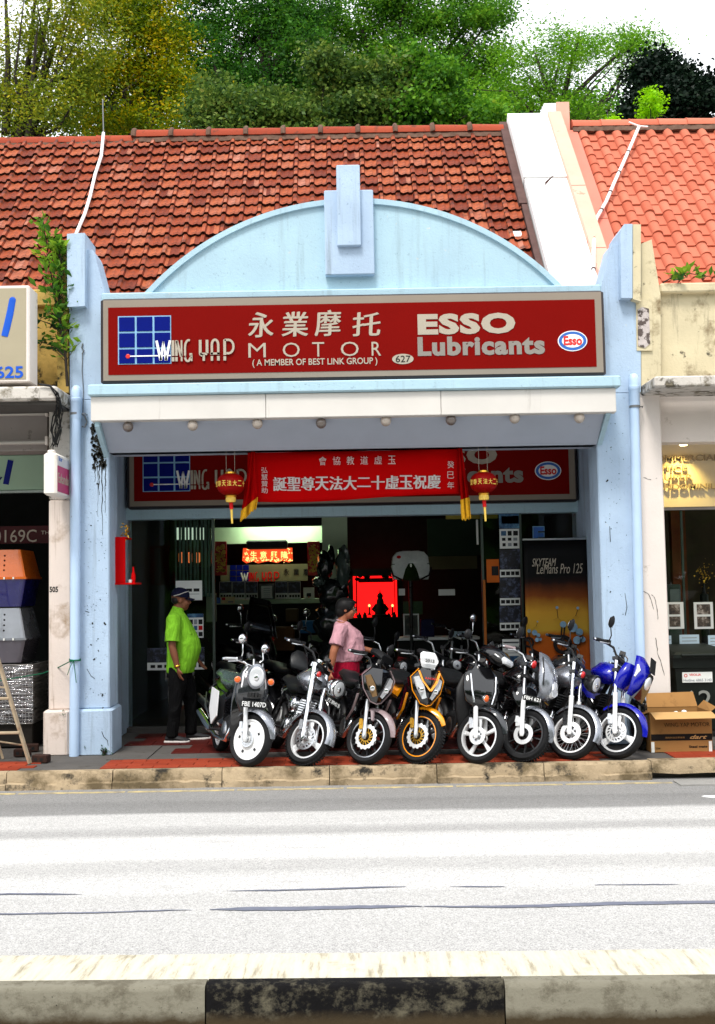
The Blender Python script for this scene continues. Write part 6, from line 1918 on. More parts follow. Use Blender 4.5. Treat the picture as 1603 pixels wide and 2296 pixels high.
def person(label, at, yaw, name='person', k=1.0, wide=1.0):
    M = Matrix.Translation(Vector(at)) @ Matrix.Rotation(yaw, 4, 'Z') @ Matrix.Diagonal((k * wide, k * wide, k, 1))
    return thing(name, label, 'person', m=M)
def eyes(t, q, s=1.0):
    for y in (-1, 1):
        mb = MB(); mb.ell(q(.080, y * .031, .012), .012 * s, .013 * s, .008 * s, 10, 8); e = mb.build('eye', K['eye'], t, world=False, smooth=60)
        mb = MB(); mb.ell(q(.0905, y * .032, .012), .004 * s, .006 * s, .006 * s, 8, 6); mb.build('iris', K['ink'], e, world=False, smooth=60)
        mb = MB(); mb.tube([q(.090, y * .016, .034), q(.090, y * .034, .040), q(.078, y * .052, .034)], [.004, .005, .003], 6); mb.build('eyebrow', K['hair'], t, world=False, smooth=60)
def shoe(t, x, y, ang, pitch, s=1.0):
    M = Matrix.Translation((x, y, 0)) @ Matrix.Rotation(ang, 4, 'Z') @ Matrix.Rotation(pitch, 4, 'Y')
    mb = MB(M); rows = []
    for xx, w, z0, z1 in ((-.085, .03, .015, .07), (-.06, .038, .012, .085), (-.01, .04, .012, .095), (.05, .042, .012, .075), (.11, .046, .012, .055), (.16, .040, .014, .045), (.185, .02, .018, .035)):
        rows.append(sect(xx, -w, w, z0, z1, .45))
    mb.loft(rows); o = mb.build('shoe', K['shoe'], t, world=False, smooth=60)
    mb = MB(M); mb.loft([sect(-.095, -.03, .03, -.004, .022, .3), sect(-.06, -.042, .042, -.004, .024, .3), (sect(.05, -.045, .045, -.004, .022, .3)), sect(.12, -.05, .05, -.004, .022, .3), sect(.185, -.03, .03, .002, .026, .3)]); mb.build('sole', K['sole'], o, world=False, smooth=40)

def wrinkle(o, amp, seed):
    r = np.random.default_rng(seed); me = o.data; n = len(me.vertices)
    co = np.empty(n * 3); me.vertices.foreach_get('co', co); co = co.reshape(-1, 3); nr = np.empty(n * 3); me.vertices.foreach_get('normal', nr); nr = nr.reshape(-1, 3)
    h = np.zeros(n)
    for k in range(16):
        f = r.normal(0, 1, 3) * np.array([16, 16, 30]) * r.uniform(.5, 1.4); w_ = 1 - np.abs(np.sin(co @ f * .5 + r.uniform(0, 6)))
        m_ = np.exp(-((co - co[r.integers(n)]) ** 2).sum(1) / .025); h += w_ ** 2 * m_
    me.vertices.foreach_set('co', (co + nr * (h * amp)[:, None]).ravel()); me.update()
# --- man -----------------------------------------------------------------------------
g_ = G(402, 1662, 0)
man = person('man in lime polo shirt, black trousers and navy cap walking by the door', (g_.x, g_.y, 0), math.radians(4), k=1.0)
HB = Vector((.03, 0, 1.555))
Rh = Matrix.Rotation(math.radians(8), 3, 'Z') @ Matrix.Rotation(math.radians(4), 3, 'Y')
mb = MB()
q = head(mb, HB, 1.0, Rh)
mb.tube([(-.02, 0, 1.36), (-.008, 0, 1.44), (.01, 0, 1.53)], [.075, .058, .056], 12)
oval(mb, [(.86, 0, 0, .10, .14), (1.1, .02, 0, .12, .15), (1.36, -.01, 0, .09, .17), (1.41, -.015, 0, .06, .12)])
# right arm hangs, left arm swings ahead
shR, elR, wrR = Vector((-.035, -.215, 1.345)), Vector((-.05, -.265, 1.06)), Vector((.01, -.27, .82))
shL, elL, wrL = Vector((-.02, .21, 1.345)), Vector((.06, .26, 1.08)), Vector((.20, .22, .88))
for a_, e_, w_ in ((shR, elR, wrR), (shL, elL, wrL)):
    mb.tube([a_, a_.lerp(e_, .5), e_, e_.lerp(w_, .35), w_], [.055, .050, .042, .043, .029], 12)
    hand(mb, w_, (w_ - e_), (.9, .35 if a_.y < 0 else -.35, .0), 1.0, .45)
for s in (-1, 1): mb.tube([(0, s * .08, .88), (0, s * .09, .7)], [.07, .06], 10)
remesh(mb, 'body', K['skinM'], man, .0085, 5)
eyes(man, q)
mb = MB()
oval(mb, [(.755, .015, 0, .150, .195), (.80, .02, 0, .158, .200), (.92, .045, 0, .178, .202), (1.02, .06, 0, .186, .200), (1.12, .052, 0, .178, .198), (1.24, .02, 0, .150, .200), (1.34, -.005, 0, .122, .205), (1.395, -.018, 0, .095, .17), (1.43, -.018, 0, .070, .10), (1.455, -.01, 0, .062, .07)], 22)
for a_, e_, w_ in ((shR, elR, wrR), (shL, elL, wrL)):
    mb.tube([a_ + Vector((0, -a_.y * .35, .0)), a_ + Vector((0, 0, .005)), a_.lerp(e_, .45), a_.lerp(e_, .80)], [.075, .082, .078, .080], 14)
wrinkle(remesh(mb, 'polo_shirt', K['lime'], man, .009, 5), .010, 1)
mb = MB(); mb.ring([(.058, -.012), (.072, -.02), (.066, .022), (.056, .026)], (-.005, 0, 1.452), (.25, 0, 1), 20); mb.build('collar', K['lime'], man, world=False, smooth=50)
for a_, e_ in ((shR, elR),):
    d = (e_ - a_).normalized(); mb = MB(); mb.ring([(.072, -.02), (.083, -.02), (.083, .012), (.072, .012)], a_.lerp(e_, .79), d, 20); mb.build('sleeve_hem', K['lime'], man, world=False, smooth=40)
mb = MB()
oval(mb, [(.70, .0, 0, .125, .165), (.80, .01, 0, .14, .178), (.95, .02, 0, .13, .17)])
mb.tube([(-.005, -.085, .82), (-.01, -.092, .66), (-.03, -.095, .46), (-.055, -.095, .24), (-.075, -.095, .06)], [.105, .098, .076, .064, .066], 14)
mb.tube([(.01, .085, .82), (.06, .092, .66), (.11, .095, .48), (.125, .095, .25), (.12, .095, .07)], [.105, .098, .076, .064, .066], 14)
wrinkle(remesh(mb, 'trousers', K['blacktrouser'], man, .011, 4), .010, 2)
shoe(man, -.06, -.095, math.radians(-6), 0)
shoe(man, .155, .09, math.radians(2), math.radians(-2))
# cap
mb = MB()
C0 = q(-.012, 0, .042)
mb.lathe([(.102, -.008), (.104, .012), (.098, .045), (.080, .074), (.045, .092), (.008, .098)], C0, Rh @ Vector((.10, 0, 1)), 24)
cp = mb.build('cap', K['navycap'], man, world=False, smooth=60)
mb = MB(); rows = []
for kx in range(6):
    f = kx / 5
    rows.append([C0 + Rh @ Vector((.082 + .085 * f - .035 * (abs(v) ** 2), v * .078 * (1 - .25 * f), -.006 - .016 * f - .018 * v * v)) for v in [(-1 + 2 * j / 8) for j in range(9)]])
mb.loft(rows, close=False, cap=False); br = mb.build('brim', K['navycap'], cp, world=False, smooth=60)
sm_ = br.modifiers.new('thickness', 'SOLIDIFY'); sm_.thickness = .006
for s in (-1, 1):
    mb = MB(); mb.tube([C0 + Rh @ Vector((-.075, s * .075, .0)), C0 + Rh @ Vector((-.02, s * .103, .018)), C0 + Rh @ Vector((.05, s * .082, .048)), C0 + Rh @ Vector((.085, s * .045, .06))], [.008, .011, .010, .006], 8, flat=.5); mb.build('white_stripe', K['sole'], cp, world=False, smooth=60)
mb = MB(); mb.ell(q(-.05, 0, .0), .06, .074, .055, 14, 10); mb.build('hair', K['hair'], man, world=False, smooth=60)
mb = MB(); mb.torus(elR.lerp(wrR, .90), (wrR - elR), .033, .006, 20, 8, 1.6); mb.build('watch_strap', K['gold'], man, world=False, smooth=60)

# --- woman -----------------------------------------------------------------------------
woman = person('woman in pink t-shirt and red shorts behind the dark sport motorcycle', (W(770, 1450, 12.1).x, 12.1, 0), math.radians(2), k=.95, wide=1.09)
HB = Vector((.045, 0, 1.50))
Rh = Matrix.Rotation(math.radians(-6), 3, 'Z') @ Matrix.Rotation(math.radians(8), 3, 'Y')
mb = MB()
q = head(mb, HB, .95, Rh)
mb.tube([(-.02, 0, 1.32), (-.002, 0, 1.39), (.02, 0, 1.48)], [.066, .050, .048], 12)
oval(mb, [(.84, 0, 0, .10, .13), (1.1, .02, 0, .11, .13), (1.30, -.01, 0, .08, .15), (1.36, -.015, 0, .055, .10)])
shR, elR, wrR = Vector((-.03, -.19, 1.285)), Vector((-.11, -.245, 1.03)), Vector((-.15, -.235, .80))
shL, elL, wrL = Vector((-.01, .19, 1.285)), Vector((.12, .23, 1.05)), Vector((.34, .17, 1.00))
for a_, e_, w_ in ((shR, elR, wrR), (shL, elL, wrL)):
    mb.tube([a_, a_.lerp(e_, .5), e_, e_.lerp(w_, .35), w_], [.052, .050, .041, .040, .026], 12)
    hand(mb, w_, (w_ - e_), (.8, .4, 0) if a_.y < 0 else (.1, 0, -1), .92, .5 if a_.y < 0 else .9)
for s in (-1, 1): mb.tube([(0, s * .085, .80), (0, s * .085, .45), (-.01, s * .085, .10), (.0, s * .085, .03)], [.08, .06, .045, .04], 12); mb.ell((.05, s * .085, .03), .11, .04, .03, 12, 8)
remesh(mb, 'body', K['skinF'], woman, .0085, 5)
eyes(woman, q, .95)
mb = MB()
oval(mb, [(.905, .02, 0, .158, .180), (.96, .035, 0, .172, .186), (1.03, .05, 0, .176, .184), (1.10, .05, 0, .166, .176), (1.18, .055, 0, .158, .172), (1.25, .035, 0, .130, .175), (1.31, .0, 0, .098, .165), (1.345, -.015, 0, .072, .11), (1.36, -.012, 0, .062, .08)], 22)
for a_, e_, w_ in ((shR, elR, wrR), (shL, elL, wrL)):
    mb.tube([a_ + Vector((0, -a_.y * .35, 0)), a_ + Vector((0, 0, .005)), a_.lerp(e_, .4), a_.lerp(e_, .72)], [.068, .074, .070, .074], 14)
wrinkle(remesh(mb, 't_shirt', K['pinktee'], woman, .009, 5), .010, 3)
mb = MB(); mb.ring([(.060, -.006), (.068, -.006), (.068, .008), (.060, .008)], (-.006, 0, 1.362), (.35, 0, 1), 20); mb.build('neckband', K['pinktee'], woman, world=False, smooth=40)
mb = MB()
oval(mb, [(.66, .0, 0, .14, .185), (.80, .01, 0, .158, .19), (.95, .02, 0, .142, .170)])
for s in (-1, 1): mb.tube([(0, s * .088, .80), (.01, s * .092, .64), (.015, s * .094, .46)], [.108, .102, .095], 14)
wrinkle(remesh(mb, 'shorts', K['redshort'], woman, .011, 4), .008, 4)
mb = MB()
mb.ell(q(-.026, 0, .034), .106, .090, .102, 20, 14, Rh); mb.ell(q(-.062, 0, -.03), .066, .078, .085, 16, 10, Rh); mb.ell(q(.030, 0, .092), .062, .070, .032, 14, 8, Rh)
remesh(mb, 'hair', K['hair'], woman, .009, 3)
mb = MB()
for s in (-1, 1):
    mb.ring([(.020, -.002), (.0235, -.002), (.0235, .002), (.020, .002)], q(.098, s * .031, .010), Rh @ Vector((1, 0, 0)), 18); mb.tube([q(.096, s * .052, .016), q(.05, s * .078, .016), q(-.01, s * .082, .012)], .0025, 5)
mb.build('glasses', K['blackmetal'], woman, world=False, smooth=50)
# ================================================================== machines behind the front row
def darkspec(**k):
    d = dict(wheel=10, rim=K['blackmetal'], spk=K['blackmetal'], psi=-72, lean=12, steer=30, rake=20, fork_low=K['blackmetal'], fork_up=K['steel'], disc=('plain', .10, K['steel'], K['blackmetal']), caliper=K['blackmetal'], fender=(K['blackpaint'], 5, 120),
             bar=dict(rise=.16, w=.36, back=.06), tank=(K['blackpaint'], .72, .15, .17), seat_z=.68, engine=K['engine'], exhaust=K['steel'])
    d.update(k); return d
rows2 = [
    ('dark motorcycle with chrome headlamp behind the silver cruiser', Vector((-.42, 12.25, 0)), darkspec(psi=-60, mirrors=[(-1, .16, .05, 'drop')], lamps=[('s', (.03, 0, .80), .07, .08, .08, K['chrome'], K['lens'])])),
    ('dark motorcycle with raised bars behind the woman in pink', Vector((.40, 12.30, 0)), darkspec(psi=-66, bar_mat=K['chrome'], mirrors=[(-1, .20, .05, 'drop'), (1, .18, .05, 'drop')], lamps=[('s', (.03, 0, .82), .07, .085, .07, K['blackmetal'], K['lens'])])),
    ('dark motorcycle with green-tinted windscreen behind the orange one', Vector((.98, 12.25, 0)), darkspec(psi=-70, bar_mat=K['steel'], mirrors=[(1, .22, .05, 'drop')], lamps=[('s', (.03, 0, .84), .07, .10, .06, K['blackmetal'], K['lens'])], tank=(K['greypaint'], .72, .15, .17))),
    ('dark motorcycle behind the black underbone with silver wheel', Vector((1.50, 12.30, 0)), darkspec(psi=-68, bar_mat=K['chrome'], mirrors=[(-1, .24, .04, 'round_chrome')], indicators=[('s', (-.06, -.15, .84), .03, K['amber'])])),
    ('dark motorcycle at the rear left of the silver cruiser', Vector((-1.02, 12.15, 0)), darkspec(psi=-62, mirrors=[(-1, .16, .05, 'drop')])),
    ('dark motorcycle in the gap behind the spoke-wheeled one', Vector((2.45, 12.0, 0)), darkspec(psi=-70, tank=(K['greypaint'], .72, .14, .16))),
    ('dark motorcycle half hidden behind the grey-faired one', Vector((2.08, 12.3, 0)), darkspec(psi=-74, tank=(K['silverpaint'], .72, .14, .16), mirrors=[(-1, .16, .05, 'drop')])),
]
for lb_, at_, sp_ in rows2:
    bike(lb_, 0, 0, sp_, group='dark motorcycles in the covered walkway', at=at_)
def ex_scoot(t, S, P, T):
    shield(t, Matrix.Identity(4), [(-.02, .45, .14, .06), (.02, .62, .22, .10), (-.05, .80, .22, .10), (-.14, .98, .17, .07)], 'front_shield', K['blackpaint'])
    mb = MB(); mb.loft([[(-.10 - .22 * v, .20 * (1 - .35 * v) * u, .98 + .42 * v + .0) for u in (-1, -.6, -.2, .2, .6, 1)] for v in (0, .35, .7, 1)], close=False, cap=False)
    o = mb.build('windscreen', K['blackpaint'], t, world=False, smooth=60); m_ = o.modifiers.new('thickness', 'SOLIDIFY'); m_.thickness = .008
    for s in (-1, 1):
        mb = MB(); mb.tube([(-.08, s * .20, .96), (-.20, s * .175, 1.18), (-.30, s * .13, 1.38)], .008, 6); mb.build('windscreen_edge', K['chrome'], o, world=False, smooth=60)
bike('large black scooter with tall windscreen left of the shop counter', 0, 0, darkspec(name='motor_scooter', psi=-62, tank=None, steer=12, extra=ex_scoot, scale=1.12, mirrors=[(-1, .2, .06, 'round_chrome'), (1, .2, .06, 'round_chrome')]), group='machines inside the shop', at=Vector((-1.22, 14.2, 0)), cat='scooter')
bike('black motorcycle inside the shop in front of the counter', 0, 0, darkspec(psi=-100, scale=1.05, mirrors=[(-1, .2, .05, 'round_chrome'), (1, .2, .05, 'round_chrome')]), group='machines inside the shop', at=Vector((-.62, 14.4, 0)))
bike('black motorcycle inside the shop below the white top case', 0, 0, darkspec(psi=-80, scale=1.05, bar_mat=K['chrome'], mirrors=[(1, .2, .05, 'drop')]), group='machines inside the shop', at=Vector((1.35, 14.4, 0)))

# ================================================================== inside the shop
def block(x0, y0, x1, y1, Y, d, mat, name, label, cat, b=.006, floor=False, group=None):
    a = rect(x0, y0, x1, y1, Y)
    t = thing(name, label, cat, ((a[0] + a[1]) / 2, Y, a[2]), group=group)
    MB().bbox(a[0], a[1], Y, Y + d, 0.007 if floor else a[2], a[3], b).build('panel' if d < .06 else 'body', mat, t, smooth=30)
    return t, a
K['greenwall'] = pmat('pale_green_wall', hexc(178, 200, 168), .8, var=.03)
K['olive'] = pmat('olive_panel', hexc(104, 100, 74), .7, var=.08)
K['darkgreen'] = pmat('dark_green_wall', hexc(52, 72, 58), .8, var=.1)
YI = 16.4
a = rect(478, 1166, 724, 1218, YI)
MB().box(a[0], a[1], YI, YI + .05, a[2], a[3] + .1).build('lit_wall_panel', K['greenwall'], shop)
a2 = rect(470, 1150, 726, 1181, YI - .55)
MB().box(a2[0], a2[1], YI - .55, YI - .5, a2[2], 2.95).build('ceiling_drop', K['black_void'], shop)
lt = thing('fluorescent_lamp', 'lit fluorescent tube hidden above the inner counter wall', 'lamp', ((a[0] + a[1]) / 2, YI - .3, a[3]))
K['tubeglow'] = pmat('tube_glow', (.86, 1.0, .82, 1), .5, var=0, emit=9)
cxm = (a[0] + a[1]) / 2
MB().tube([(cxm - .35, YI - .28, a2[2] + .10), (cxm + .75, YI - .28, a2[2] + .10)], .018, 10).build('tube', K['tubeglow'], lt, smooth=50)
MB().box(cxm - .4, cxm + .8, YI - .32, YI - .24, a2[2] + .125, a2[2] + .17).build('batten', K['offwhite'], lt)
ld = bpy.data.lights.new('tube_light', 'AREA'); ld.shape = 'RECTANGLE'; ld.size = 1.1; ld.size_y = .05; ld.energy = 4.2; ld.color = (.78, 1, .68)
lo = bpy.data.objects.new('tube_light', ld); COL.objects.link(lo); lo.location = (cxm + .2, YI - .28, a2[2] + .07); lo.rotation_euler = (math.radians(38), 0, 0); lo.parent = lt; lo.matrix_parent_inverse = MW[lt].inverted()
# air conditioner and plaque
t, a = block(552, 1211, 644, 1231, YI - .45, .2, K['blackplastic'], 'wall_unit', 'black wall unit above the lit red and gold plaque', 'appliance', .02)
MB().box(a[0] + .03, a[1] - .03, YI - .455, YI - .449, a[2] + .012, a[2] + .02).build('air_slot', K['frame'], t)
pq = thing('lit_plaque', 'glowing red and gold plaque with chinese characters', 'plaque', W(599, 1262, YI - .3))
K['plaqueglow'] = pmat('plaque_red_glow', (1.0, .09, .02, 1), .5, var=0, emit=.42)
K['plaquegold'] = pmat('plaque_gold_glow', (1.0, .72, .22, 1), .5, var=0, emit=.75)
Yq = YI - .3
pts = [(545, 1229), (655, 1228), (656, 1256), (648, 1261), (632, 1257), (622, 1262), (600, 1258), (578, 1263), (566, 1258), (552, 1263), (543, 1257)]
P = [W(x, y, Yq) for x, y in pts]
MB().prism([(p.x, p.z) for p in P], (0, Yq, 0), (1, 0, 0), (0, 0, 1), (0, .05, 0)).build('panel', K['plaqueglow'], pq)
for ch, x in (('生', 561), ('意', 583), ('興', 607), ('隆', 630)):
    text(ch, 'gold_character', K['plaquegold'], pq, rect(x, 1236, x + 15, 1252, Yq), Yq - .001, bold=.015, depth=.006)
mb = MB(); r = random.Random(8)
for k in range(90):
    side = r.random()
    if side < .4: x, y = r.choice((r.uniform(545, 558), r.uniform(642, 655))), r.uniform(1230, 1257)
    else: x, y = r.uniform(548, 652), 1256 + r.gauss(0, 2)
    p = W(x, y, Yq - .003); mb.ell(p, r.uniform(.006, .014), .004, r.uniform(.005, .012), 6, 4)
mb.build('gold_scrollwork', K['plaquegold'], pq, kind='stuff')
K['redgold'] = pmat('red_lacquer', hexc(176, 16, 14), .4, var=.1, emit=None)
for (x0, x1, nm) in ((482, 508, 'left'), (690, 717, 'right')):
    t, a = block(x0, 1214, x1, 1290, YI - .3, .03, K['redgold'], 'couplet_panel', '%s of the two red and gold flower panels beside the glowing plaque' % nm, 'panel', .004, group='red and gold panels')
    mb = MB(); r = random.Random(x0)
    for k in range(120):
        p = W(r.uniform(x0 + 3, x1 - 3), r.uniform(1222, 1282), YI - .305); s_ = r.uniform(.010, .026)
        an = r.uniform(0, 6.3)
        mb.add([p + Vector((s_ * math.cos(an + q), -.004, s_ * math.sin(an + q))) for q in (0, .9, 1.9, 3.3)], [(0, 1, 2, 3)])
    mb.build('gold_flowers', K['goldprint'], t, kind='stuff')
# second small sign on the back wall
t, a = block(494, 1266, 690, 1304, YI, .03, K['olive'], 'wall_sign', 'dim olive wall sign with blue grid and red letters behind the counter', 'sign', .003)
for i in range(3):
    for j in range(3):
        b_ = rect(516 + i * 14.5, 1267 + j * 13, 529 + i * 14.5, 1278 + j * 13, YI); MB().box(b_[0], b_[1], YI - .006, YI - .001, b_[2], b_[3]).build('blue_square', K['signblue'], t)
b_ = rect(546, 1283, 578 + 0, 1303, YI); e_ = rect(541, 1283, 655, 1303, YI)
stroke_word(t, K['redink'], K['signwhite'], (e_[0], W(576, 1290, YI).x + .35, e_[2], e_[3]), YI - .002, .006)
for k, ch in enumerate('永業摩托'):
    text(ch, 'chinese_character', K['ink'], t, rect(668 - 40 + k * 22 + 8, 1275, 668 - 40 + k * 22 + 20, 1290, YI), YI - .001, bold=.01, depth=.004)
# counter shelf with leaflets
YC = 15.5
ct, a = block(478, 1344, 722, 1354, YC, .6, K['greenwall'], 'counter', 'pale green counter shelf lined with leaflets at the back', 'counter', .005)
MB().box(a[0] + .02, a[1] - .02, YC + .08, YC + .58, .007, a[2] - .002).build('cabinet', pmat('dark_counter_front', hexc(24, 24, 20), .7, var=.2), ct)
names = ['leftmost', 'second', 'third', 'fourth', 'fifth']
for k, x in enumerate((492, 521, 550, 617, 646)):
    paper(x, 1304, x + 28, 1344, YC + .12, '%s dark motorcycle leaflet from the left on the counter' % names[k], [(.02, .36, .98, .98, 'pic2'), (.08, .12, .26, .26, 'ink'), (.32, .12, .48, .26, 'ink'), (.54, .12, .7, .26, 'ink'), (.76, .12, .92, .26, 'ink')], name='leaflet', cat='leaflet', group='leaflets on the counter')
t, a = block(581, 1309, 615, 1347, YC + .1, .03, K['blackmetal'], 'framed_certificate', 'black framed white certificate between the leaflets', 'frame', .004)
MB().box(a[0] + .03, a[1] - .03, YC + .094, YC + .099, a[2] + .035, a[3] - .03).build('certificate', K['paper'], t)
for k in range(6): MB().box(a[0] + .06, a[1] - .06, YC + .091, YC + .0935, a[3] - .07 - .03 * k, a[3] - .064 - .03 * k).build('printed_line', K['greyprint'], t)
paper(680, 1317, 705, 1349, YC + .12, 'white card with a dark bird mark at right end of the counter', [(.3, .35, .7, .6, 'ink'), (.45, .28, .55, .4, 'redink')], name='card', cat='card')
paper(484, 1340, 494, 1353, YC - .02, 'small blue sticker on the counter edge', mat='essoblue', name='sticker', cat='sticker')
K['creampaper'] = pmat('cream_paper', hexc(226, 206, 160), .7, var=.08, scale=30)
paper(496, 1338, 526, 1353, YC - .02, 'cream printed card on the counter edge', [(.05, .5, .3, .9, 'redink'), (.5, .1, .9, .35, 'greyprint')], mat='creampaper', name='card', cat='card')
# goods below the counter
YG = 15.2
for x0, y0, x1, y1, col, nm in ((605, 1405, 660, 1460, hexc(90, 60, 30), 'brown carton on the floor below the counter'), (672, 1392, 708, 1420, hexc(36, 90, 130), 'blue box below the white bird card'), (640, 1365, 668, 1395, hexc(70, 56, 30), 'olive box under the counter leaflets'), (690, 1425, 724, 1440, hexc(110, 130, 100), 'pale green tray below the blue box')):
    block(x0, y0, x1, y1, YG, .25, pmat('box_%d' % x0, col, .7, var=.15, scale=10), 'box', nm, 'box', .01, group='goods below the counter')
# pillar and wrapped goods
t, a = block(722, 1120, 779, 1290, 15.0, .3, K['greenwall'], 'pillar', 'pale green pillar in the middle of the shop', 'pillar', .005, floor=True)
K['plastic'] = gloss('black_plastic_wrap', (.006, .008, .0075, 1), .16, 0, .3)
K['clearwrap'] = gloss('clear_plastic_wrap', (.05, .07, .062, 1), .16, 0, .4)
def crumple(c, rx, ry, rz, seed, mat, name, parent):
    mb = MB(); mb.ell((0, 0, 0), 1, 1, 1, 26, 18); r = np.random.default_rng(seed)
    ph = r.uniform(0, 6.3, (10, 3)); fr = r.uniform(2.5, 9, (10, 3))
    v = []
    for p in mb.v:
        p = Vector(p); k = 1 + sum(.030 * math.sin(f_[0] * p.x + f_[1] * p.y + f_[2] * p.z + q[0]) for f_, q in zip(fr, ph))
        v.append((c[0] + p.x * rx * k, c[1] + p.y * ry * k, c[2] + p.z * rz * k))
    mb.v = v
    return mb.build(name, mat, parent, smooth=28)
wr = thing('wrapped_goods', 'stack of plastic-wrapped black seats and fairings by the green pillar', 'wrapped goods', (W(750, 1450, 14.3).x, 14.3, 0))
for k, (x, y, rx, rz, m_) in enumerate(((728, 1270, .10, .20, 'plastic'), (770, 1272, .10, .28, 'clearwrap'), (748, 1330, .2, .2, 'plastic'), (742, 1400, .22, .25, 'plastic'), (752, 1480, .24, .28, 'plastic'), (742, 1250, .05, .16, 'plastic'), (715, 1305, .09, .07, 'clearwrap'))):
    p = W(x, y, 14.3); crumple(p, rx, .16, rz, k + 3, K[m_], 'wrapped_seat' if m_ == 'plastic' else 'plastic_sheet', wr)
MB().box(-.12, .12, 14.2, 14.4, .007, .5).build('crate', K['blackplastic'], wr)
# altar
YA = 16.6
K['altarglow'] = pmat('altar_red_glow', (1, .006, .006, 1), .5, var=0, emit=1.1)
al = thing('altar', 'glowing red altar niche with a dark statue and two small lamps', 'altar', W(842, 1388, YA))
a = rect(792, 1290, 890, 1384, YA)
MB().box(a[0], a[1], YA, YA + .03, a[2], a[3]).build('glowing_panel', K['altarglow'], al)
b_ = rect(778, 1278, 905, 1396, YA - .12)
fm = MB()
fm.box(b_[0], a[0] - .0, YA - .12, YA + .04, a[2], b_[3]); fm.box(a[1], b_[1], YA - .12, YA + .04, a[2], b_[3]); fm.box(b_[0], b_[1], YA - .12, YA + .04, a[3] - .01, b_[3] + .02); fm.box(b_[0], b_[1], YA - .25, YA + .04, .007, a[2])
fm.build('carved_frame', K['black_void'], al)
for k in range(4):
    p = W((806, 818, 872, 884)[k], 1384, YA - .14); MB().lathe([(.03, -.03), (.035, .02), (.015, .05 + .02 * (k % 2)), (.004, .08)], p, (0, 0, 1), 10).build('offering_vessel', K['black_void'], al, smooth=40)
K['altardim'] = pmat('altar_dark_red_panel', hexc(120, 6, 6), .5, var=.2, scale=12)
for x0_, x1_ in ((798, 801), (884, 886)):
    c_ = rect(x0_, 1292, x1_, 1384, YA - .02); MB().box(c_[0], c_[1], YA - .02, YA - .002, c_[2], c_[3]).build('niche_post', K['altardim'], al)
c_ = rect(803, 1296, 882, 1306, YA - .02); MB().bbox(c_[0], c_[1], YA - .03, YA - .002, c_[2], c_[3], .01).build('niche_lintel', K['altardim'], al)
p = W(853, 1386, YA - .1)
for s in (-1, 1):
    MB().tube([p + Vector((s * .05, 0, .20)), p + Vector((s * .11, -.01, .13)), p + Vector((s * .06, -.03, .09))], [.03, .026, .02], 8).build('statue_arm', K['black_void'], al, smooth=60)
MB().bbox(p.x - .26, p.x + .26, p.y - .06, p.y + .1, p.z - .05, p.z + .015, .01).build('offering_table', K['black_void'], al)
MB().ell(p + Vector((0, 0, .33)), .045, .04, .05, 14, 10).build('statue_head', K['black_void'], al, smooth=60)
mb = MB(); r = random.Random(4)
for k in range(26):
    p = W(r.choice((r.uniform(800, 830), r.uniform(858, 886))), 1292 + r.uniform(-4, 8), YA - .05); mb.ell(p, r.uniform(.015, .04), .01, r.uniform(.012, .035), 8, 6)
mb.build('carved_leaves', K['black_void'], al, kind='stuff')
p = W(853, 1386, YA - .1)
MB().lathe([(.13, -.02), (.13, .05), (.085, .06), (.08, .16), (.06, .20), (.055, .26), (.035, .30), (.03, .33), (.012, .36), (.01, .40), (.002, .43)], p, (0, 0, 1), 18).build('statue', K['black_void'], al, smooth=40)
for x in (828, 880):
    p = W(x, 1358, YA - .12); mb = MB(); mb.ell(p, .018, .018, .022, 10, 8); o = mb.build('altar_lamp', K['plaquegold'], al, smooth=60)
    MB().lathe([(.03, -.14), (.012, -.10), (.012, -.02), (.02, -.018)], p, (0, 0, 1), 10).build('lamp_stem', K['black_void'], o, smooth=40)
# white top case on a bracket
YT = 14.6
tc = thing('top_case', 'white motorcycle top case with black V bracket high in the shop', 'top case', W(921, 1300, YT))
c = W(921, 1268, YT)
rows = []
for yy, k in ((-.02, .85), (.0, .97), (.05, 1.0), (.25, 1.0), (.34, .95), (.36, .8)):
    pl = []
    for u, v in ((-.92, -.95), (.92, -.95), (1.0, -.6), (1.0, -.02), (.98, .05), (.93, .6), (.72, .92), (.4, 1.0), (-.4, 1.0), (-.72, .92), (-.93, .6), (-.98, .05), (-1.0, -.02), (-1.0, -.6)):
        pl.append((c.x + u * .255 * k, c.y + yy, c.z + v * .20 * k))
    rows.append(pl)
K['casewhite'] = gl('case_white', 225, 232, 232, rough=.25)
MB().loft(rows).build('case', K['casewhite'], tc, smooth=40)
mb = MB(); mb.box(c.x - .26, c.x + .26, c.y - .018, c.y + .0, c.z + .015, c.z + .025); mb.build('lid_seam', K['frame'], tc)
vv = MB(); vv.prism([(-.12, -.20), (-.075, -.05), (-.03, .03), (.03, .03), (.075, -.05), (.12, -.20)], (c.x, c.y - .03, c.z), (1, 0, 0), (0, 0, 1), (0, .02, 0)); vv.build('v_panel', K['blackpaint'], tc)
for s in (-1, 1): MB().tube([(c.x + s * .27, c.y - .01, c.z - .03), (c.x + s * .24, c.y - .03, c.z - .13), (c.x + s * .12, c.y - .03, c.z - .19)], .012, 8).build('strap', K['blackplastic'], tc, smooth=60)
MB().box(c.x - .012, c.x + .012, c.y - .035, c.y - .02, c.z - .02, c.z + .02).build('lock', K['steel'], tc)
p = W(894, 1249, YT); mb = MB(); mb.ell((p.x, c.y - .02, p.z), .03, .006, .022, 12, 6); mb.build('red_sticker', K['redink'], tc)
MB().tube([(c.x, c.y + .15, c.z - .20), (c.x, c.y + .15, 1.0), (c.x, c.y + .15, .01)], [.03, .02, .10], 10).build('display_post', K['blackmetal'], tc, smooth=40)
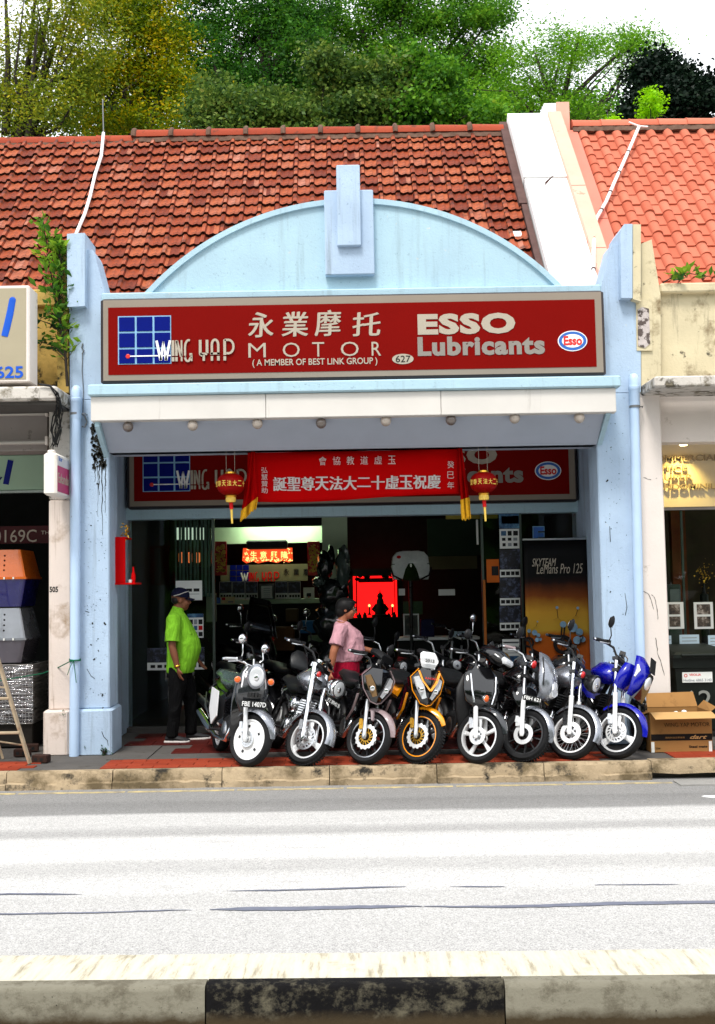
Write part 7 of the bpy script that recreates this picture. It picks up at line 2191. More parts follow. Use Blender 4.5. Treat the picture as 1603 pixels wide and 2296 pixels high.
# back wall on the right
t, a = block(958, 1162, 1082, 1246, 16.8, .04, K['darkgreen'], 'partition', 'dark green partition behind the white top case', 'partition', .003)
t, a = block(958, 1247, 1070, 1276, 16.75, .06, K['olive'], 'shelf_board', 'olive shelf board under the dark green partition', 'shelf', .003)
t, a = block(1000, 1151, 1116, 1163, 13.9, .05, pmat('yellowed_batten', hexc(150, 140, 60), .6, var=.1), 'ceiling_batten', 'yellowed batten under the shop lintel on the right', 'batten', .003)
t, a = block(1068, 1165, 1072.5, 1221, 13.6, .02, K['paper'], 'hanging_tube', 'thin white tube hanging beside the right lantern', 'tube', .002)
YR2 = 14.9
t, a = block(890, 1429, 1076, 1435, YR2, .5, K['paper'], 'counter', 'pale edged counter on the right inside the shop', 'counter', .003)
MB().box(a[0] + .02, a[1] - .02, YR2 + .04, YR2 + .48, .007, a[2] - .002).build('cabinet', K['black_void'], t)
t, a = block(904, 1348, 948, 1378, YR2 + .3, .03, pmat('green_notice', hexc(66, 92, 66), .7, var=.1), 'notice_board', 'dim green notice leaning behind the framed poster', 'notice', .003)
t, a = block(904, 1376, 940, 1427, YR2 + .15, .03, K['steel'], 'framed_poster', 'silver framed dark poster on the right counter', 'poster', .004)
MB().box(a[0] + .02, a[1] - .02, YR2 + .144, YR2 + .149, a[2] + .02, a[3] - .02).build('poster_print', photo_mat('grid_print', hexc(20, 26, 22), hexc(40, 46, 40), hexc(90, 84, 70)), t)
block(944, 1388, 974, 1428, YR2 + .15, .12, pmat('navy_box', hexc(14, 18, 60), .6, var=.15), 'box', 'navy box beside the framed poster', 'box', .006)
block(1008, 1416, 1026, 1430, YR2 + .1, .1, K['bluepaper'], 'box', 'left of two pale boxes on the right counter', 'box', .004)
block(1028, 1416, 1046, 1430, YR2 + .1, .1, K['bluepaper'], 'box', 'right of two pale boxes on the right counter', 'box', .004)
paper(894, 1320, 908, 1335, 14.4, 'small white tag hanging below the top case', name='tag', cat='tag')
paper(983, 1321, 1020, 1335, 14.4, 'white strip label hanging in the dark at right of the top case', name='label', cat='label')
# curtain strips and papers on the left glass
YV = YS + .5
K['strip'] = pmat('greenish_plastic_strip', hexc(62, 84, 76), .25, var=.2, scale=3)
cu = thing('strip_curtain', 'greenish plastic strip curtain behind the left shop window', 'curtain', (W(430, 1340, YV).x, YV, 1.5))
for k in range(11):
    x = 392 + k * 8.2
    a = rect(x, 1163, x + 4.4 + (k % 3), 1338, YV)
    MB().bbox(a[0], a[1], YV + .03 * (k % 2), YV + .03 * (k % 2) + .006, a[2], a[3] + .05, .003).build('strip', K['strip'], cu)
YB2 = 15.8
gw = thing('lit_window_row', 'dim pale row of lit windows seen through the plastic strips', 'cabinet', W(420, 1200, YB2))  # glowing panes added for the lit windows, on an added dark backing
K['dimglow'] = pmat('dim_pale_glow', (.62, .8, .62, 1), .5, var=0, emit=.35)
K['orglow'] = pmat('dim_orange_glow', (.8, .22, .06, 1), .5, var=0, emit=.3)
for x in (393, 412, 428, 448): 
    a = rect(x, 1183, x + 13, 1210, YB2); MB().box(a[0], a[1], YB2, YB2 + .03, a[2], a[3]).build('lit_pane', K['dimglow'], gw)
for x in (400, 420, 438):
    a = rect(x, 1238, x + 10, 1262, YB2); MB().bbox(a[0], a[1], YB2, YB2 + .05, a[2], a[3], .02).build('red_lamp', K['orglow'], gw)
a = rect(386, 1176, 470, 1270, YB2 + .06); MB().box(a[0], a[1], YB2 + .06, YB2 + .2, a[2], a[3]).build('pane_backing', K['black_void'], gw)
YPG = YS + .04
paper(394, 1302, 453, 1346, YPG, 'white bike sheet on the left window behind the navy cap', [(.12, .44, .32, .6, 'ink'), (.4, .44, .62, .6, 'ink'), (.68, .44, .9, .6, 'ink'), (.2, .3, .9, .33, 'greyprint')])
paper(420, 1376, 456, 1430, YPG, 'white parts poster with blue top on the left window behind the man', [(0, .84, 1, 1, 'pic3'), (.1, .56, .35, .76, 'ink'), (.42, .56, .62, .76, 'greyprint'), (.7, .56, .95, .76, 'ink'), (.1, .32, .35, .5, 'greyprint'), (.42, .32, .62, .5, 'pic3'), (.7, .32, .95, .5, 'redink'), (.42, .06, .62, .24, 'greyprint'), (.7, .06, .95, .24, 'ink')], name='poster', cat='poster')
paper(330, 1452, 458, 1484, YPG, 'dark bike poster low on the left window behind the man', [(.0, .0, 1, 1, 'pic2')], name='poster', cat='poster')
paper(330, 1485, 458, 1502, YPG, 'white strip of small bikes low on the left window', [(.06 + .12 * k, .3, .14 + .12 * k, .7, 'ink') for k in range(8)], name='poster_strip', cat='poster')
block(462, 1330, 482, 1395, YS + .6, .2, pmat('grey_green_box', hexc(92, 104, 84), .6, var=.1), 'cabinet', 'grey green cabinet beside the left door jamb', 'cabinet', .006)
# right window posters
four = lambda y: [(.05, y, .25, y + .5, 'ink'), (.3, y, .5, y + .5, 'ink'), (.55, y, .72, y + .5, 'ink'), (.76, y, .95, y + .5, 'ink')]
paper(1119, 1150, 1168, 1185, YPG, 'dark blue poster top at head of the right window column', [(0, 0, 1, 1, 'pic3'), (.1, .3, .9, .8, 'ink')], name='poster', cat='poster')
paper(1120, 1186, 1164, 1230, YPG, 'white parts poster uppermost in the right window column', [(.08, .66, .34, .9, 'pic3'), (.42, .66, .62, .9, 'ink'), (.7, .66, .94, .9, 'ink'), (.12, .4, .3, .55, 'ink'), (.42, .4, .6, .55, 'ink'), (.7, .4, .9, .55, 'greyprint'), (.14, .12, .3, .28, 'ink'), (.42, .12, .6, .28, 'greyprint'), (.7, .12, .9, .28, 'ink')], name='poster', cat='poster')
for k, (y0, y1, y2, nm) in enumerate(((1232, 1276, 1294, 'upper'), (1296, 1340, 1357, 'middle'), (1359, 1395, 1413, 'lower'))):
    paper(1120, y0, 1167, y1, YPG, '%s dark bike photo in the right window column' % nm, [(.0, .0, 1, 1, 'pic2')], name='poster', cat='poster', mat='ink')
    paper(1121, y1 + 1, 1166, y2, YPG, '%s white strip of four small bikes in the right window column' % nm, four(.25), name='poster_strip', cat='poster')
paper(1127, 1433, 1166, 1492, YPG, 'printed price sheet at the foot of the right window column', [(.05, .86, .95, .9, 'ink'), (.05, .66, .95, .69, 'ink'), (.05, .1, .95, .36, 'pic3')], lines=6, name='price_sheet', cat='poster')
K['orangep'] = pmat('orange_poster', hexc(190, 92, 20), .6, var=.12)
paper(1091, 1254, 1119, 1306, YPG, 'orange poster beside the right door jamb', [(.4, .3, .95, .7, 'ink')], mat='orangep', name='poster', cat='poster')
block(1085, 1300, 1091, 1510, YS - .02, .02, pmat('orange_edge_strip', hexc(150, 84, 30), .6, var=.1), 'edge_strip', 'orange edge strip down the right door jamb', 'strip', .002)
# letter E and roll-up stand
le = thing('letter_sign', 'blue letter E standing behind the black roll-up stand', 'letter', W(1208, 1215, YS - .12))
text('E', 'letter', K['essoblue'], le, rect(1196, 1182, 1219, 1218, YS - .1), YS - .1, bold=.05, depth=.03)
text('E', 'letter_outline', K['signlight'], le, rect(1194, 1180, 1221, 1220, YS - .08), YS - .09, bold=.07, depth=.012)
YRU = YS - .45
ru = thing('rollup_stand', 'black and orange roll-up banner stand showing motorcycles by the right wall', 'banner stand', (W(1250, 1500, YRU).x, YRU, 0))
K['rollup'] = None
def rollup_mat():
    t = NT('rollup_print'); sx = t.n.new('ShaderNodeSeparateXYZ'); t.link(t.tc.outputs['Object'], sx.inputs[0])
    z = t.math('ADD', sx.outputs['Z'], t.math('MULTIPLY', t.noise(3, 6, .6), .18))
    f = t.math('DIVIDE', t.math('SUBTRACT', z, .55), 1.7)
    c = t.ramp(f, [(0, hexc(150, 50, 12)), (.18, hexc(160, 70, 16)), (.36, hexc(168, 84, 18)), (.40, hexc(190, 150, 50)), (.52, hexc(190, 140, 44)), (.62, hexc(120, 60, 18)), (.72, hexc(30, 12, 8)), (.76, hexc(4, 4, 5))])
    t.color(c); t.p.inputs['Roughness'].default_value = .6; t.p.inputs['Specular IOR Level'].default_value = .15; return t.m
ax0, ax1, az0, az1 = rect(1178, 1211, 1322, 1520, YRU)
zt_ = W(1250, 1211, YRU).z
mb = MB(); n = 16
mb.loft([[(ax0 + (ax1 - ax0) * i / n, YRU + .02 * math.sin(i / n * 3.0) - .03 * (i / n) * (v - .5) ** 2, .05 + (zt_ - .05) * v) for v in [j / 10 for j in range(11)]] for i in range(n + 1)], close=False, cap=False)
o = mb.build('printed_sheet', rollup_mat(), ru, smooth=60); m_ = o.modifiers.new('thickness', 'SOLIDIFY'); m_.thickness = .003
MB().bbox(ax0 - .01, ax1 + .01, YRU - .015, YRU + .03, zt_, zt_ + .025, .006).build('top_rail', K['steel'], ru)
MB().bbox(ax0 - .02, ax1 + .02, YRU - .08, YRU + .10, 0, .07, .02).build('base', K['steel'], ru)
text('SKYTEAM', 'lettering', K['signletter'], ru, rect(1192, 1252, 1246, 1270, YRU), YRU - .022, bold=.0, depth=.003, shear=.35)
text('LeMans Pro 125', 'lettering', K['signletter'], ru, rect(1202, 1264, 1306, 1286, YRU), YRU - .022, bold=-.004, depth=.003, shear=.3)
K['inkprint'] = pmat('printed_dark_machine', hexc(26, 20, 18), .6, var=.4, scale=20)
K['blueprint'] = pmat('printed_blue_steel', hexc(120, 150, 170), .6, var=.3, scale=14)
def printed_bike(x, y, s, nm):
    y0 = YRU - .024
    c_ = W(x, y, y0)
    def pt(a, b): return Vector((c_.x + a * s, y0, c_.z + b * s))
    mb = MB()
    mb.ring([(.15 * s, 0), (.24 * s, 0), (.24 * s, .002), (.15 * s, .002)], pt(0, 0), (0, 1, 0), 26)
    for k in range(10): mb.tube([pt(0, 0), pt(.2 * math.cos(k * .63), .2 * math.sin(k * .63))], .006 * s, 4, flat=.2)
    mb.tube([pt(0, 0), pt(.06, .42), pt(.07, .55)], .02 * s, 5, flat=.1); mb.tube([pt(-.05, .02), pt(-.01, .45)], .02 * s, 5, flat=.1)
    mb.tube([pt(-.22, .62), pt(-.10, .66), pt(.04, .52), (pt(.2, .62)), pt(.34, .70), pt(.42, .66)], .014 * s, 5, flat=.1)
    mb.tube([pt(.34, .70), pt(.40, .86)], .008 * s, 5, flat=.1); mb.tube([pt(-.10, .66), pt(-.12, .88)], .008 * s, 5, flat=.1)
    mb.tube([pt(.1, .05), pt(.4, .0), pt(.5, .2), pt(.3, .3)], .05 * s, 6, flat=.05)
    o = mb.build('printed_motorcycle', K['inkprint'], ru)
    m2 = MB()
    for a_, b_, r_ in ((.02, .50, .08), (.26, .42, .12), (.36, .1, .10), (.42, .3, .09), (.5, .12, .07)):
        m2.lathe([(r_ * s, 0), (r_ * s, .002)], pt(a_, b_) + Vector((0, -.001, 0)), (0, -1, 0), 16)
    for a_, b_ in ((.40, .90), (-.12, .92)): m2.lathe([(.035 * s, 0), (.035 * s, .002)], pt(a_, b_) + Vector((0, -.001, 0)), (0, -1, 0), 12)
    m2.build('printed_tank', K['blueprint'], o, kind='stuff')
printed_bike(1262, 1445, .46, 'a'); printed_bike(1186, 1440, .26, 'b')

# ================================================================== pavement things
# carton
p0, p1 = G(1462, 1688, 0), G(1596, 1684, 0)
yc = p0.y + .02
bx = thing('cardboard_carton', 'open brown cardboard carton with black band and handwriting', 'carton', ((p0.x + p1.x) / 2, yc, 0))
x0, x1 = p0.x, p0.x + .60
zt_ = W(1530, 1596, yc).z
K['card'] = pmat('brown_cardboard', hexc(152, 112, 66), .8, var=.07, scale=5, spec=.1, dirt=[(hexc(120, 86, 50), (.6, .75), 6)])
K['cardlight'] = pmat('pale_cardboard_inside', hexc(190, 150, 98), .8, var=.05, spec=.1)
K['cardband'] = pmat('black_printed_band', hexc(18, 14, 13), .7, var=.2)
dp = .42
MB().bbox(x0, x1, yc, yc + .006, 0, zt_, .002).build('front_panel', K['card'], bx)
MB().bbox(x0, x1, yc + dp, yc + dp + .006, 0, zt_, .002).build('back_panel', K['card'], bx)
MB().bbox(x0 - .004, x0 + .003, yc + .007, yc + dp, 0, zt_, .002).build('side_panel', K['card'], bx)
MB().bbox(x1 - .003, x1 + .004, yc + .007, yc + dp, 0, zt_, .002).build('side_panel', K['card'], bx)
MB().box(x0, x1, yc + .01, yc + dp, .01, .03).build('bottom_panel', K['card'], bx)
def flap(pts, name, mat):
    mb = MB(); a_, b_, c_, d_ = [Vector(q_) for q_ in pts]; n_ = (b_ - a_).cross(d_ - a_).normalized() * .005
    mb.add([a_, b_, c_, d_, a_ + n_, b_ + n_, c_ + n_, d_ + n_], [(0, 1, 2, 3), (4, 7, 6, 5), (0, 4, 5, 1), (1, 5, 6, 2), (2, 6, 7, 3), (3, 7, 4, 0)]); return mb.build(name, mat, bx)
flap([(x0, yc - .002, zt_), (x1, yc - .002, zt_), (x1 + .02, yc - .16, zt_ - .045), (x0 + .01, yc - .15, zt_ - .05)], 'front_flap', K['cardlight'])
flap([(x0, yc + dp, zt_), (x1, yc + dp, zt_), (x1 - .01, yc + dp + .10, zt_ + .14), (x0 + .01, yc + dp + .1, zt_ + .13)], 'back_flap', K['card'])
flap([(x0, yc + .02, zt_), (x0, yc + dp, zt_), (x0 - .08, yc + dp - .01, zt_ + .02), (x0 - .08, yc + .03, zt_ - .03)], 'side_flap', K['card'])
flap([(x1, yc + .02, zt_), (x1, yc + dp, zt_), (x1 + .06, yc + dp - .02, zt_ + .07), (x1 + .06, yc + .03, zt_ + .04)], 'side_flap', K['card'])
MB().box(x0 + .001, x1 - .001, yc - .003, yc + .0005, zt_ * .29, zt_ * .45).build('printed_band', K['cardband'], bx)
text('WING YAP MOTOR', 'handwriting', K['cardband'], bx, (x0 + .13, x1 - .02, zt_ * .63, zt_ * .73), yc + .0, bold=-.012, depth=.002, shear=-.1)
text('國際制造品質保證', 'lettering', K['card'], bx, (x0 + .14, x0 + .33, zt_ * .34, zt_ * .385), yc - .0028, depth=.002)
text('dart', 'lettering', K['cardlight'], bx, (x0 + .38, x1 - .05, zt_ * .32, zt_ * .42), yc - .0028, bold=.02, depth=.002, shear=.4)
text('Steel mate', 'lettering', K['cardband'], bx, (x0 + .37, x1 - .05, zt_ * .10, zt_ * .16), yc, bold=.03, depth=.002, shear=.0)
text('20#', 'lettering', K['cardband'], bx, (x0 + .04, x0 + .09, zt_ * .075, zt_ * .125), yc, bold=.0, depth=.002)
for x_ in (x0 + .0, x1 - .035): MB().box(x_, x_ + .03, yc - .004, yc + .001, .0, zt_ * .26).build('tape_strip', K['paper'], bx)
for k, (dx, dz) in enumerate(((.3, -.01), (.38, .0))): crumple((x0 + dx, yc + .15, zt_ + dz - .03), .03, .03, .03, k + 30, K['paper'], 'packing_paper', bx)
wb_ = thing('wrapped_bundle', 'black plastic-wrapped bundle squeezed behind the carton', 'bundle', (x0 - .07, yc + .1, 0))
crumple((x0 - .06, yc + .26, .30), .085, .2, .30, 41, K['plastic'], 'wrapped_body', wb_)
# dustbin
yb = yc + .95
db = thing('wheelie_bin', 'dark green wheeled dustbin with white label behind the carton', 'dustbin', (W(1560, 1560, yb).x, yb, 0))
bx0, bx1 = W(1512, 1480, yb).x, W(1512, 1480, yb).x + .62
K['binblack'] = pmat('dark_green_bin', hexc(10, 20, 15), .5, var=.2, spec=.3)
ztb = W(1555, 1474, yb).z
mb = MB(); rows = []
for z, k in ((.08, .06), (.3, .04), (ztb - .12, .005), (ztb - .11, -.02), (ztb, -.02)):
    rows.append([(bx0 + k, yb + k, z), (bx1 - k, yb + k, z), (bx1 - k, yb + .7 - k, z), (bx0 + k, yb + .7 - k, z)])
mb.loft(rows); mb.build('bin_body', K['binblack'], db, smooth=20)
mb = MB(); rows = [[(bx0 - k, yb - .05 - k, z), (bx1 + k, yb - .05 - k, z), (bx1 + k, yb + .72, z + .03), (bx0 - k, yb + .72, z + .03)] for z, k in ((ztb + .002, .03), (ztb + .035, .03), (ztb + .06, .0), (ztb + .075, -.06))]
mb.loft(rows); mb.build('lid', K['binblack'], db, smooth=20)
MB().tube([(bx0 + .05, yb - .09, ztb + .03), (bx1 - .05, yb - .09, ztb + .03)], .018, 8).build('handle_bar', K['binblack'], db, smooth=50)
for s in (bx0 + .03, bx1 - .03): MB().lathe([(.1, -.03), (.1, .03)], (s, yb + .62, .1), (1, 0, 0), 20).build('wheel', K['rubber'], db, smooth=40)
a = rect(1530, 1507, 1597, 1530, yb + .0)
lbp = MB(); lbp.box(a[0], a[1], yb - .004, yb + .012, a[2], a[3]); lbo = lbp.build('label', K['paper'], db)
text('VEOLIA', 'lettering', K['essored'], lbo, (a[0] + .07, a[1] - .12, a[2] + .07, a[3] - .015), yb - .0035, bold=.02, depth=.002)
mb = MB(); mb.ring([(.011, 0), (.018, 0), (.018, .002), (.011, .002)], (a[0] + .035, yb - .004, a[3] - .035), (0, -1, 0), 16); mb.build('round_mark', K['essored'], lbo)
text('Hotline: 6865 3140', 'lettering', K['greyprint'], lbo, (a[0] + .01, a[1] - .01, a[2] + .01, a[2] + .04), yb - .0035, bold=.015, depth=.002)
K['chalk'] = pmat('grey_chalk_paint', hexc(130, 132, 126), .8, var=.15)
text('62', 'painted_number', K['chalk'], db, rect(1533, 1548, 1596, 1590, yb), yb + .006, bold=.0, depth=.006)

# left: carriers, crate, ladder, bricks, rope
YPC = 11.95
def frustum(c, w0, w1, d0, d1, z0, z1, k=.2):
    rows = []
    for i in range(5):
        f = i / 4; w, d = w0 + (w1 - w0) * f, d0 + (d1 - d0) * f
        rows.append([(c[0] + sx * w / 2 * (1 - k * a_), c[1] + sy * d / 2 * (1 - k * b_), z0 + (z1 - z0) * f) for sx, sy, a_, b_ in ((-1, -1, 0, .5), (-1, -1, .5, 0), (1, -1, .5, 0), (1, -1, 0, .5), (1, 1, 0, .5), (1, 1, .5, 0), (-1, 1, .5, 0), (-1, 1, 0, .5))])
    return rows
K['orangepl'] = gl('orange_plastic', 214, 104, 20, rough=.35)
K['bluepl'] = gl('navy_plastic', 12, 14, 96, rough=.35)
K['greypl'] = gloss('wrapped_grey_plastic', (.24, .26, .29, 1), .15, .1, 1.0)
K['purplepl'] = gloss('wrapped_mauve_plastic', (.11, .10, .125, 1), .18, 0, 1.0)
K['hole'] = pmat('dark_hole', hexc(70, 26, 6), .9, var=0)
xe = -3.50
def carrier(label, zb, zm, zt, up, low, hole, seed):
    t = thing('pet_carrier', label, 'pet carrier', (xe - .45, YPC + .3, zb), group='stacked pet carriers at left edge')
    c = (xe - .45, YPC + .32)
    mb = MB(); mb.loft(frustum(c, .98, .84, .66, .56, zm + .006, zt)); u = mb.build('upper_shell', up, t, smooth=35)
    mb = MB(); mb.loft(frustum(c, .86, .98, .58, .66, zb, zm - .006)); l = mb.build('lower_shell', low, t, smooth=35)
    mb = MB(); mb.loft(frustum(c, 1.0, 1.0, .68, .68, zm - .012, zm + .012)); mb.build('rim', up, t, smooth=35)
    h = zt - zm
    for i in range(3):
        for j in range(4):
            z = zm + h * (.28 + .17 * j); f = (z - zm) / h
            y = c[1] - (.66 + (.56 - .66) * f) / 2
            mb = MB(); mb.lathe([(.011, 0), (.011, .004)], (xe - .33 + .07 * i, y + .001, z), (0, -1, 0), 10); mb.build('air_hole', hole, u)
    for k in range(3): MB().obox((xe - .28 + .1 * k, c[1] - .345, zm), .008, .006, .012).build('clip', K['paper'], t)
    return t
zz = lambda y: W(40, y, YPC).z
carrier('pet carrier with orange top and navy base, topmost of the stack', zz(1360), zz(1296), zz(1232), K['orangepl'], K['bluepl'], K['hole'], 1)
tcar = carrier('plastic-wrapped silver and mauve pet carrier, second in the stack', zz(1486), zz(1433), zz(1362) - .006, K['greypl'], K['purplepl'], K['ink'], 2)
K['film'] = None
def film_mat():
    t = NT('stretch_film'); tr = t.n.new('ShaderNodeBsdfTransparent'); gl_ = t.n.new('ShaderNodeBsdfGlossy'); gl_.inputs['Roughness'].default_value = .12; gl_.inputs['Color'].default_value = (.8, .8, .82, 1)
    mx = t.n.new('ShaderNodeMixShader'); f = t.ramp(t.noise(1, 6, .7, t.coords((3, 3, 26))), [(.42, .06), (.66, .55)])
    t.link(f, mx.inputs[0]); t.link(tr.outputs[0], mx.inputs[1]); t.link(gl_.outputs[0], mx.inputs[2]); t.link(mx.outputs[0], t.n['Material Output'].inputs['Surface'])
    b_ = t.n.new('ShaderNodeBump'); b_.inputs['Strength'].default_value = .8; b_.inputs['Distance'].default_value = .03; t.link(t.noise(1, 6, .6, t.coords((6, 6, 30))), b_.inputs['Height']); t.link(b_.outputs['Normal'], gl_.inputs['Normal'])
    return t.m
K['film'] = film_mat()
cg = thing('wire_crate', 'stretch-wrapped wire crate at the bottom of the left stack', 'crate', (xe - .4, YPC + .3, 0))
cx0, cx1, cy0, cy1, cz0, cz1 = xe - .95, xe + .12, YPC, YPC + .6, .26, zz(1490) - .004
K['wirecage'] = pmat('grey_cage_wire', hexc(120, 116, 112), .5, .4, var=.1)
for (ax_, lab) in ((0, 'front_grid'), (1, 'side_grid')):
    mb = MB(); n = 30
    for i in range(n + 1):
        if ax_ == 0: x = cx0 + (cx1 - cx0) * i / n; mb.tube([(x, cy0, cz0), (x, cy0, cz1)], .003, 4)
        else: y = cy0 + (cy1 - cy0) * i / n; mb.tube([(cx1, y, cz0), (cx1, y, cz1)], .003, 4)
    for j in range(17):
        z = cz0 + (cz1 - cz0) * j / 16
        mb.tube([(cx0, cy0 - .003, z), (cx1, cy0 - .003, z)] if ax_ == 0 else [(cx1 + .003, cy0, z), (cx1 + .003, cy1, z)], .003 if j % 4 else .006, 4)
    mb.build(lab, K['wirecage'], cg, kind='stuff')
MB().box(cx0 + .03, cx1 - .03, cy0 + .04, cy1, cz0, cz1 - .02).build('contents', pmat('dark_crate_contents', hexc(60, 56, 58), .7, var=.4, scale=6), cg)
MB().loft([[(cx0, cy0 - .012, z), (cx1 + .012, cy0 - .012, z), (cx1 + .012, cy1, z), (cx0, cy1, z)] for z in (cz0, cz0 + .3, cz1 - .1, cz1 - .002)], cap=False).build('stretch_film', K['film'], cg, smooth=40)
MB().bbox(cx0, cx1, cy0 + .02, cy1, .006, cz0 - .002, .01).build('pallet', pmat('dark_pallet', hexc(30, 26, 22), .8, var=.3), cg)
ld_ = thing('step_ladder', 'weathered aluminium step ladder cut off by the left edge', 'ladder', G(40, 1705, 0))
K['ladder'] = pmat('dirty_aluminium', hexc(168, 150, 124), .5, .25, var=.15, scale=12, dirt=[(hexc(120, 70, 30), (.55, .7), 8)])
F1, F2 = G(67, 1712, 0), G(28, 1697, 0)
F2.y = F1.y + .35; F2.x = G(28, 1690, 0).x
T1 = Vector((F1.x - .60, F1.y + .17, 1.75)); T2 = Vector((F2.x - .5, F1.y + .19, 1.75))
def rail(a_, b_, nm): 
    d = (b_ - a_).normalized(); R_ = d.to_track_quat('Z', 'Y').to_matrix(); MB().obox((a_ + b_) / 2, .02, .012, (b_ - a_).length / 2, R_).build(nm, K['ladder'], ld_)
rail(F1, T1, 'rail'); rail(F2, T2, 'rear_rail')
rail(F1 + Vector((-.55, 0, 0)), T1 + Vector((-.35, 0, 0)), 'rail'); rail(F2 + Vector((-.55, 0, 0)), T2 + Vector((-.35, 0, 0)), 'rear_rail')
for k in range(5):
    f = .17 + .19 * k
    p = F1.lerp(T1, f); MB().bbox(p.x - .6, p.x - .005, p.y - .03, p.y + .03, p.z - .012, p.z + .012, .004).build('step', K['ladder'], ld_)
p, q_ = F1.lerp(T1, .10), F2.lerp(T2, .10); MB().tube([p, q_], .01, 6).build('brace', K['ladder'], ld_)
p, q_ = F1.lerp(T1, .42), F2.lerp(T2, .42); MB().tube([p, q_], .01, 6).build('brace', K['ladder'], ld_)
K['brickdark'] = pmat('dark_dirty_brick', hexc(52, 34, 28), .9, var=.3, scale=14, bump=.4)
for k, (x, y, lab) in enumerate(((85, 1711, 'dark brick at the foot of the ladder nearest the kerb'), (45, 1697, 'dark hollow brick behind the ladder foot'), (66, 1686, 'dark brick beside the white pillar plinth'))):
    p = G(x, y, 0); t = thing('brick', lab, 'brick', p, group='bricks by the ladder')
    MB(Matrix.Translation(p) @ Matrix.Rotation(.2 * k - .2, 4, 'Z')).bbox(-.07, .09, .0, .10, 0, .075, .006).build('brick_body', K['brickdark'], t)
    for i in range(2): MB(Matrix.Translation(p) @ Matrix.Rotation(.2 * k - .2, 4, 'Z')).box(-.04 + .06 * i, -.01 + .06 * i, -.002, .01, .02, .05).build('brick_hole', K['ink'], t)
K['rope'] = pmat('green_rope', hexc(14, 92, 64), .7, var=.15, scale=40)
rp = thing('green_rope', 'green rope tied round the pale blue drain pipe', 'rope', W(168, 1482, YF - .15))
pts = [W(x, y, Y) for x, y, Y in ((-20, 1530, 11.7), (40, 1519, 11.7), (95, 1510, 11.72), (130, 1497, 11.5), (155, 1484, 11.31), (166, 1481, 11.285), (180, 1481, 11.30))]
MB().tube(pts, .006, 6).build('line', K['rope'], rp, smooth=60)
c = W(168, 1481, YF - .09); mb = MB(); mb.torus((c.x, c.y, c.z), (0, .1, 1), .056, .006, 20, 6); mb.torus((c.x, c.y, c.z + .012), (0.05, -.1, 1), .056, .006, 20, 6); mb.build('loop', K['rope'], rp, smooth=60)
for k, (dx, dz) in enumerate(((.03, -.22), (-.06, -.14), (.06, .01))): MB().tube([(c.x, c.y - .06, c.z), (c.x + dx * .5, c.y - .075, c.z + dz * .4), (c.x + dx, c.y - .07, c.z + dz)], .004, 5).build('loose_end', K['rope'], rp, smooth=60)
# ================================================================== trees and plants
def leaf_mat(name, stops, trans=.35):
    t = NT(name)
    ge = t.n.new('ShaderNodeNewGeometry')
    f = t.math('ADD', t.math('MULTIPLY', ge.outputs['Random Per Island'], .5), t.math('MULTIPLY', t.math('SUBTRACT', t.noise(1.6, 4), .30), 1.25))
    c = t.ramp(f, stops)
    d = t.n.new('ShaderNodeBsdfDiffuse'); tr = t.n.new('ShaderNodeBsdfTranslucent'); gl_ = t.n.new('ShaderNodeBsdfGlossy'); gl_.inputs['Roughness'].default_value = .45
    t.link(c, d.inputs['Color']); t.link(c, tr.inputs['Color'])
    m1 = t.n.new('ShaderNodeMixShader'); m1.inputs[0].default_value = trans; t.link(d.outputs[0], m1.inputs[1]); t.link(tr.outputs[0], m1.inputs[2])
    m2 = t.n.new('ShaderNodeMixShader'); m2.inputs[0].default_value = .012; t.link(m1.outputs[0], m2.inputs[1]); t.link(gl_.outputs[0], m2.inputs[2])
    t.link(m2.outputs[0], t.n['Material Output'].inputs['Surface'])
    return t.m
def c3(r, g, b): return (r, g, b, 1)
K['bark'] = pmat('dark_bark', (.035, .028, .022, 1), .9, var=.3, scale=8, bump=.4)
LM = dict(
    olive=leaf_mat('olive_leaves', [(.2, c3(0.062, 0.104, 0.009)), (.5, c3(0.181, 0.246, 0.014)), (.75, c3(0.371, 0.371, 0.019)), (.95, c3(0.569, 0.398, 0.014))]),
    gold=leaf_mat('golden_leaves', [(.2, c3(0.039, 0.088, 0.005)), (.42, c3(0.123, 0.196, 0.002)), (.60, c3(0.275, 0.299, 0.002)), (.78, c3(0.498, 0.376, 0.002)), (.95, c3(0.678, 0.410, 0.002))]),
    deep=leaf_mat('deep_green_leaves', [(.2, c3(0.013, 0.058, 0.009)), (.5, c3(0.037, 0.140, 0.012)), (.8, c3(0.083, 0.247, 0.014)), (.95, c3(0.215, 0.306, 0.014))]),
    mid=leaf_mat('mid_green_leaves', [(.2, c3(0.027, 0.101, 0.010)), (.5, c3(0.072, 0.217, 0.012)), (.8, c3(0.166, 0.354, 0.020)), (.95, c3(0.287, 0.424, 0.031))]),
    bush=leaf_mat('grey_green_leaves', [(.2, c3(0.025, 0.065, 0.014)), (.5, c3(0.074, 0.146, 0.022)), (.8, c3(0.183, 0.256, 0.037)), (.95, c3(0.297, 0.297, 0.061))]),
    light=leaf_mat('light_feathery_leaves', [(.2, c3(0.059, 0.182, 0.006)), (.5, c3(0.135, 0.334, 0.011)), (.85, c3(0.253, 0.468, 0.023))], .45),
    dark=leaf_mat('near_black_leaves', [(.2, c3(0.003, 0.008, 0.004)), (.6, c3(0.005, 0.015, 0.008)), (.95, c3(0.015, 0.032, 0.013))], .1),
    lime=leaf_mat('lime_leaves', [(.2, c3(0.158, 0.378, 0.002)), (.6, c3(0.301, 0.642, 0.002)), (.95, c3(0.429, 0.770, 0.002))], .4))
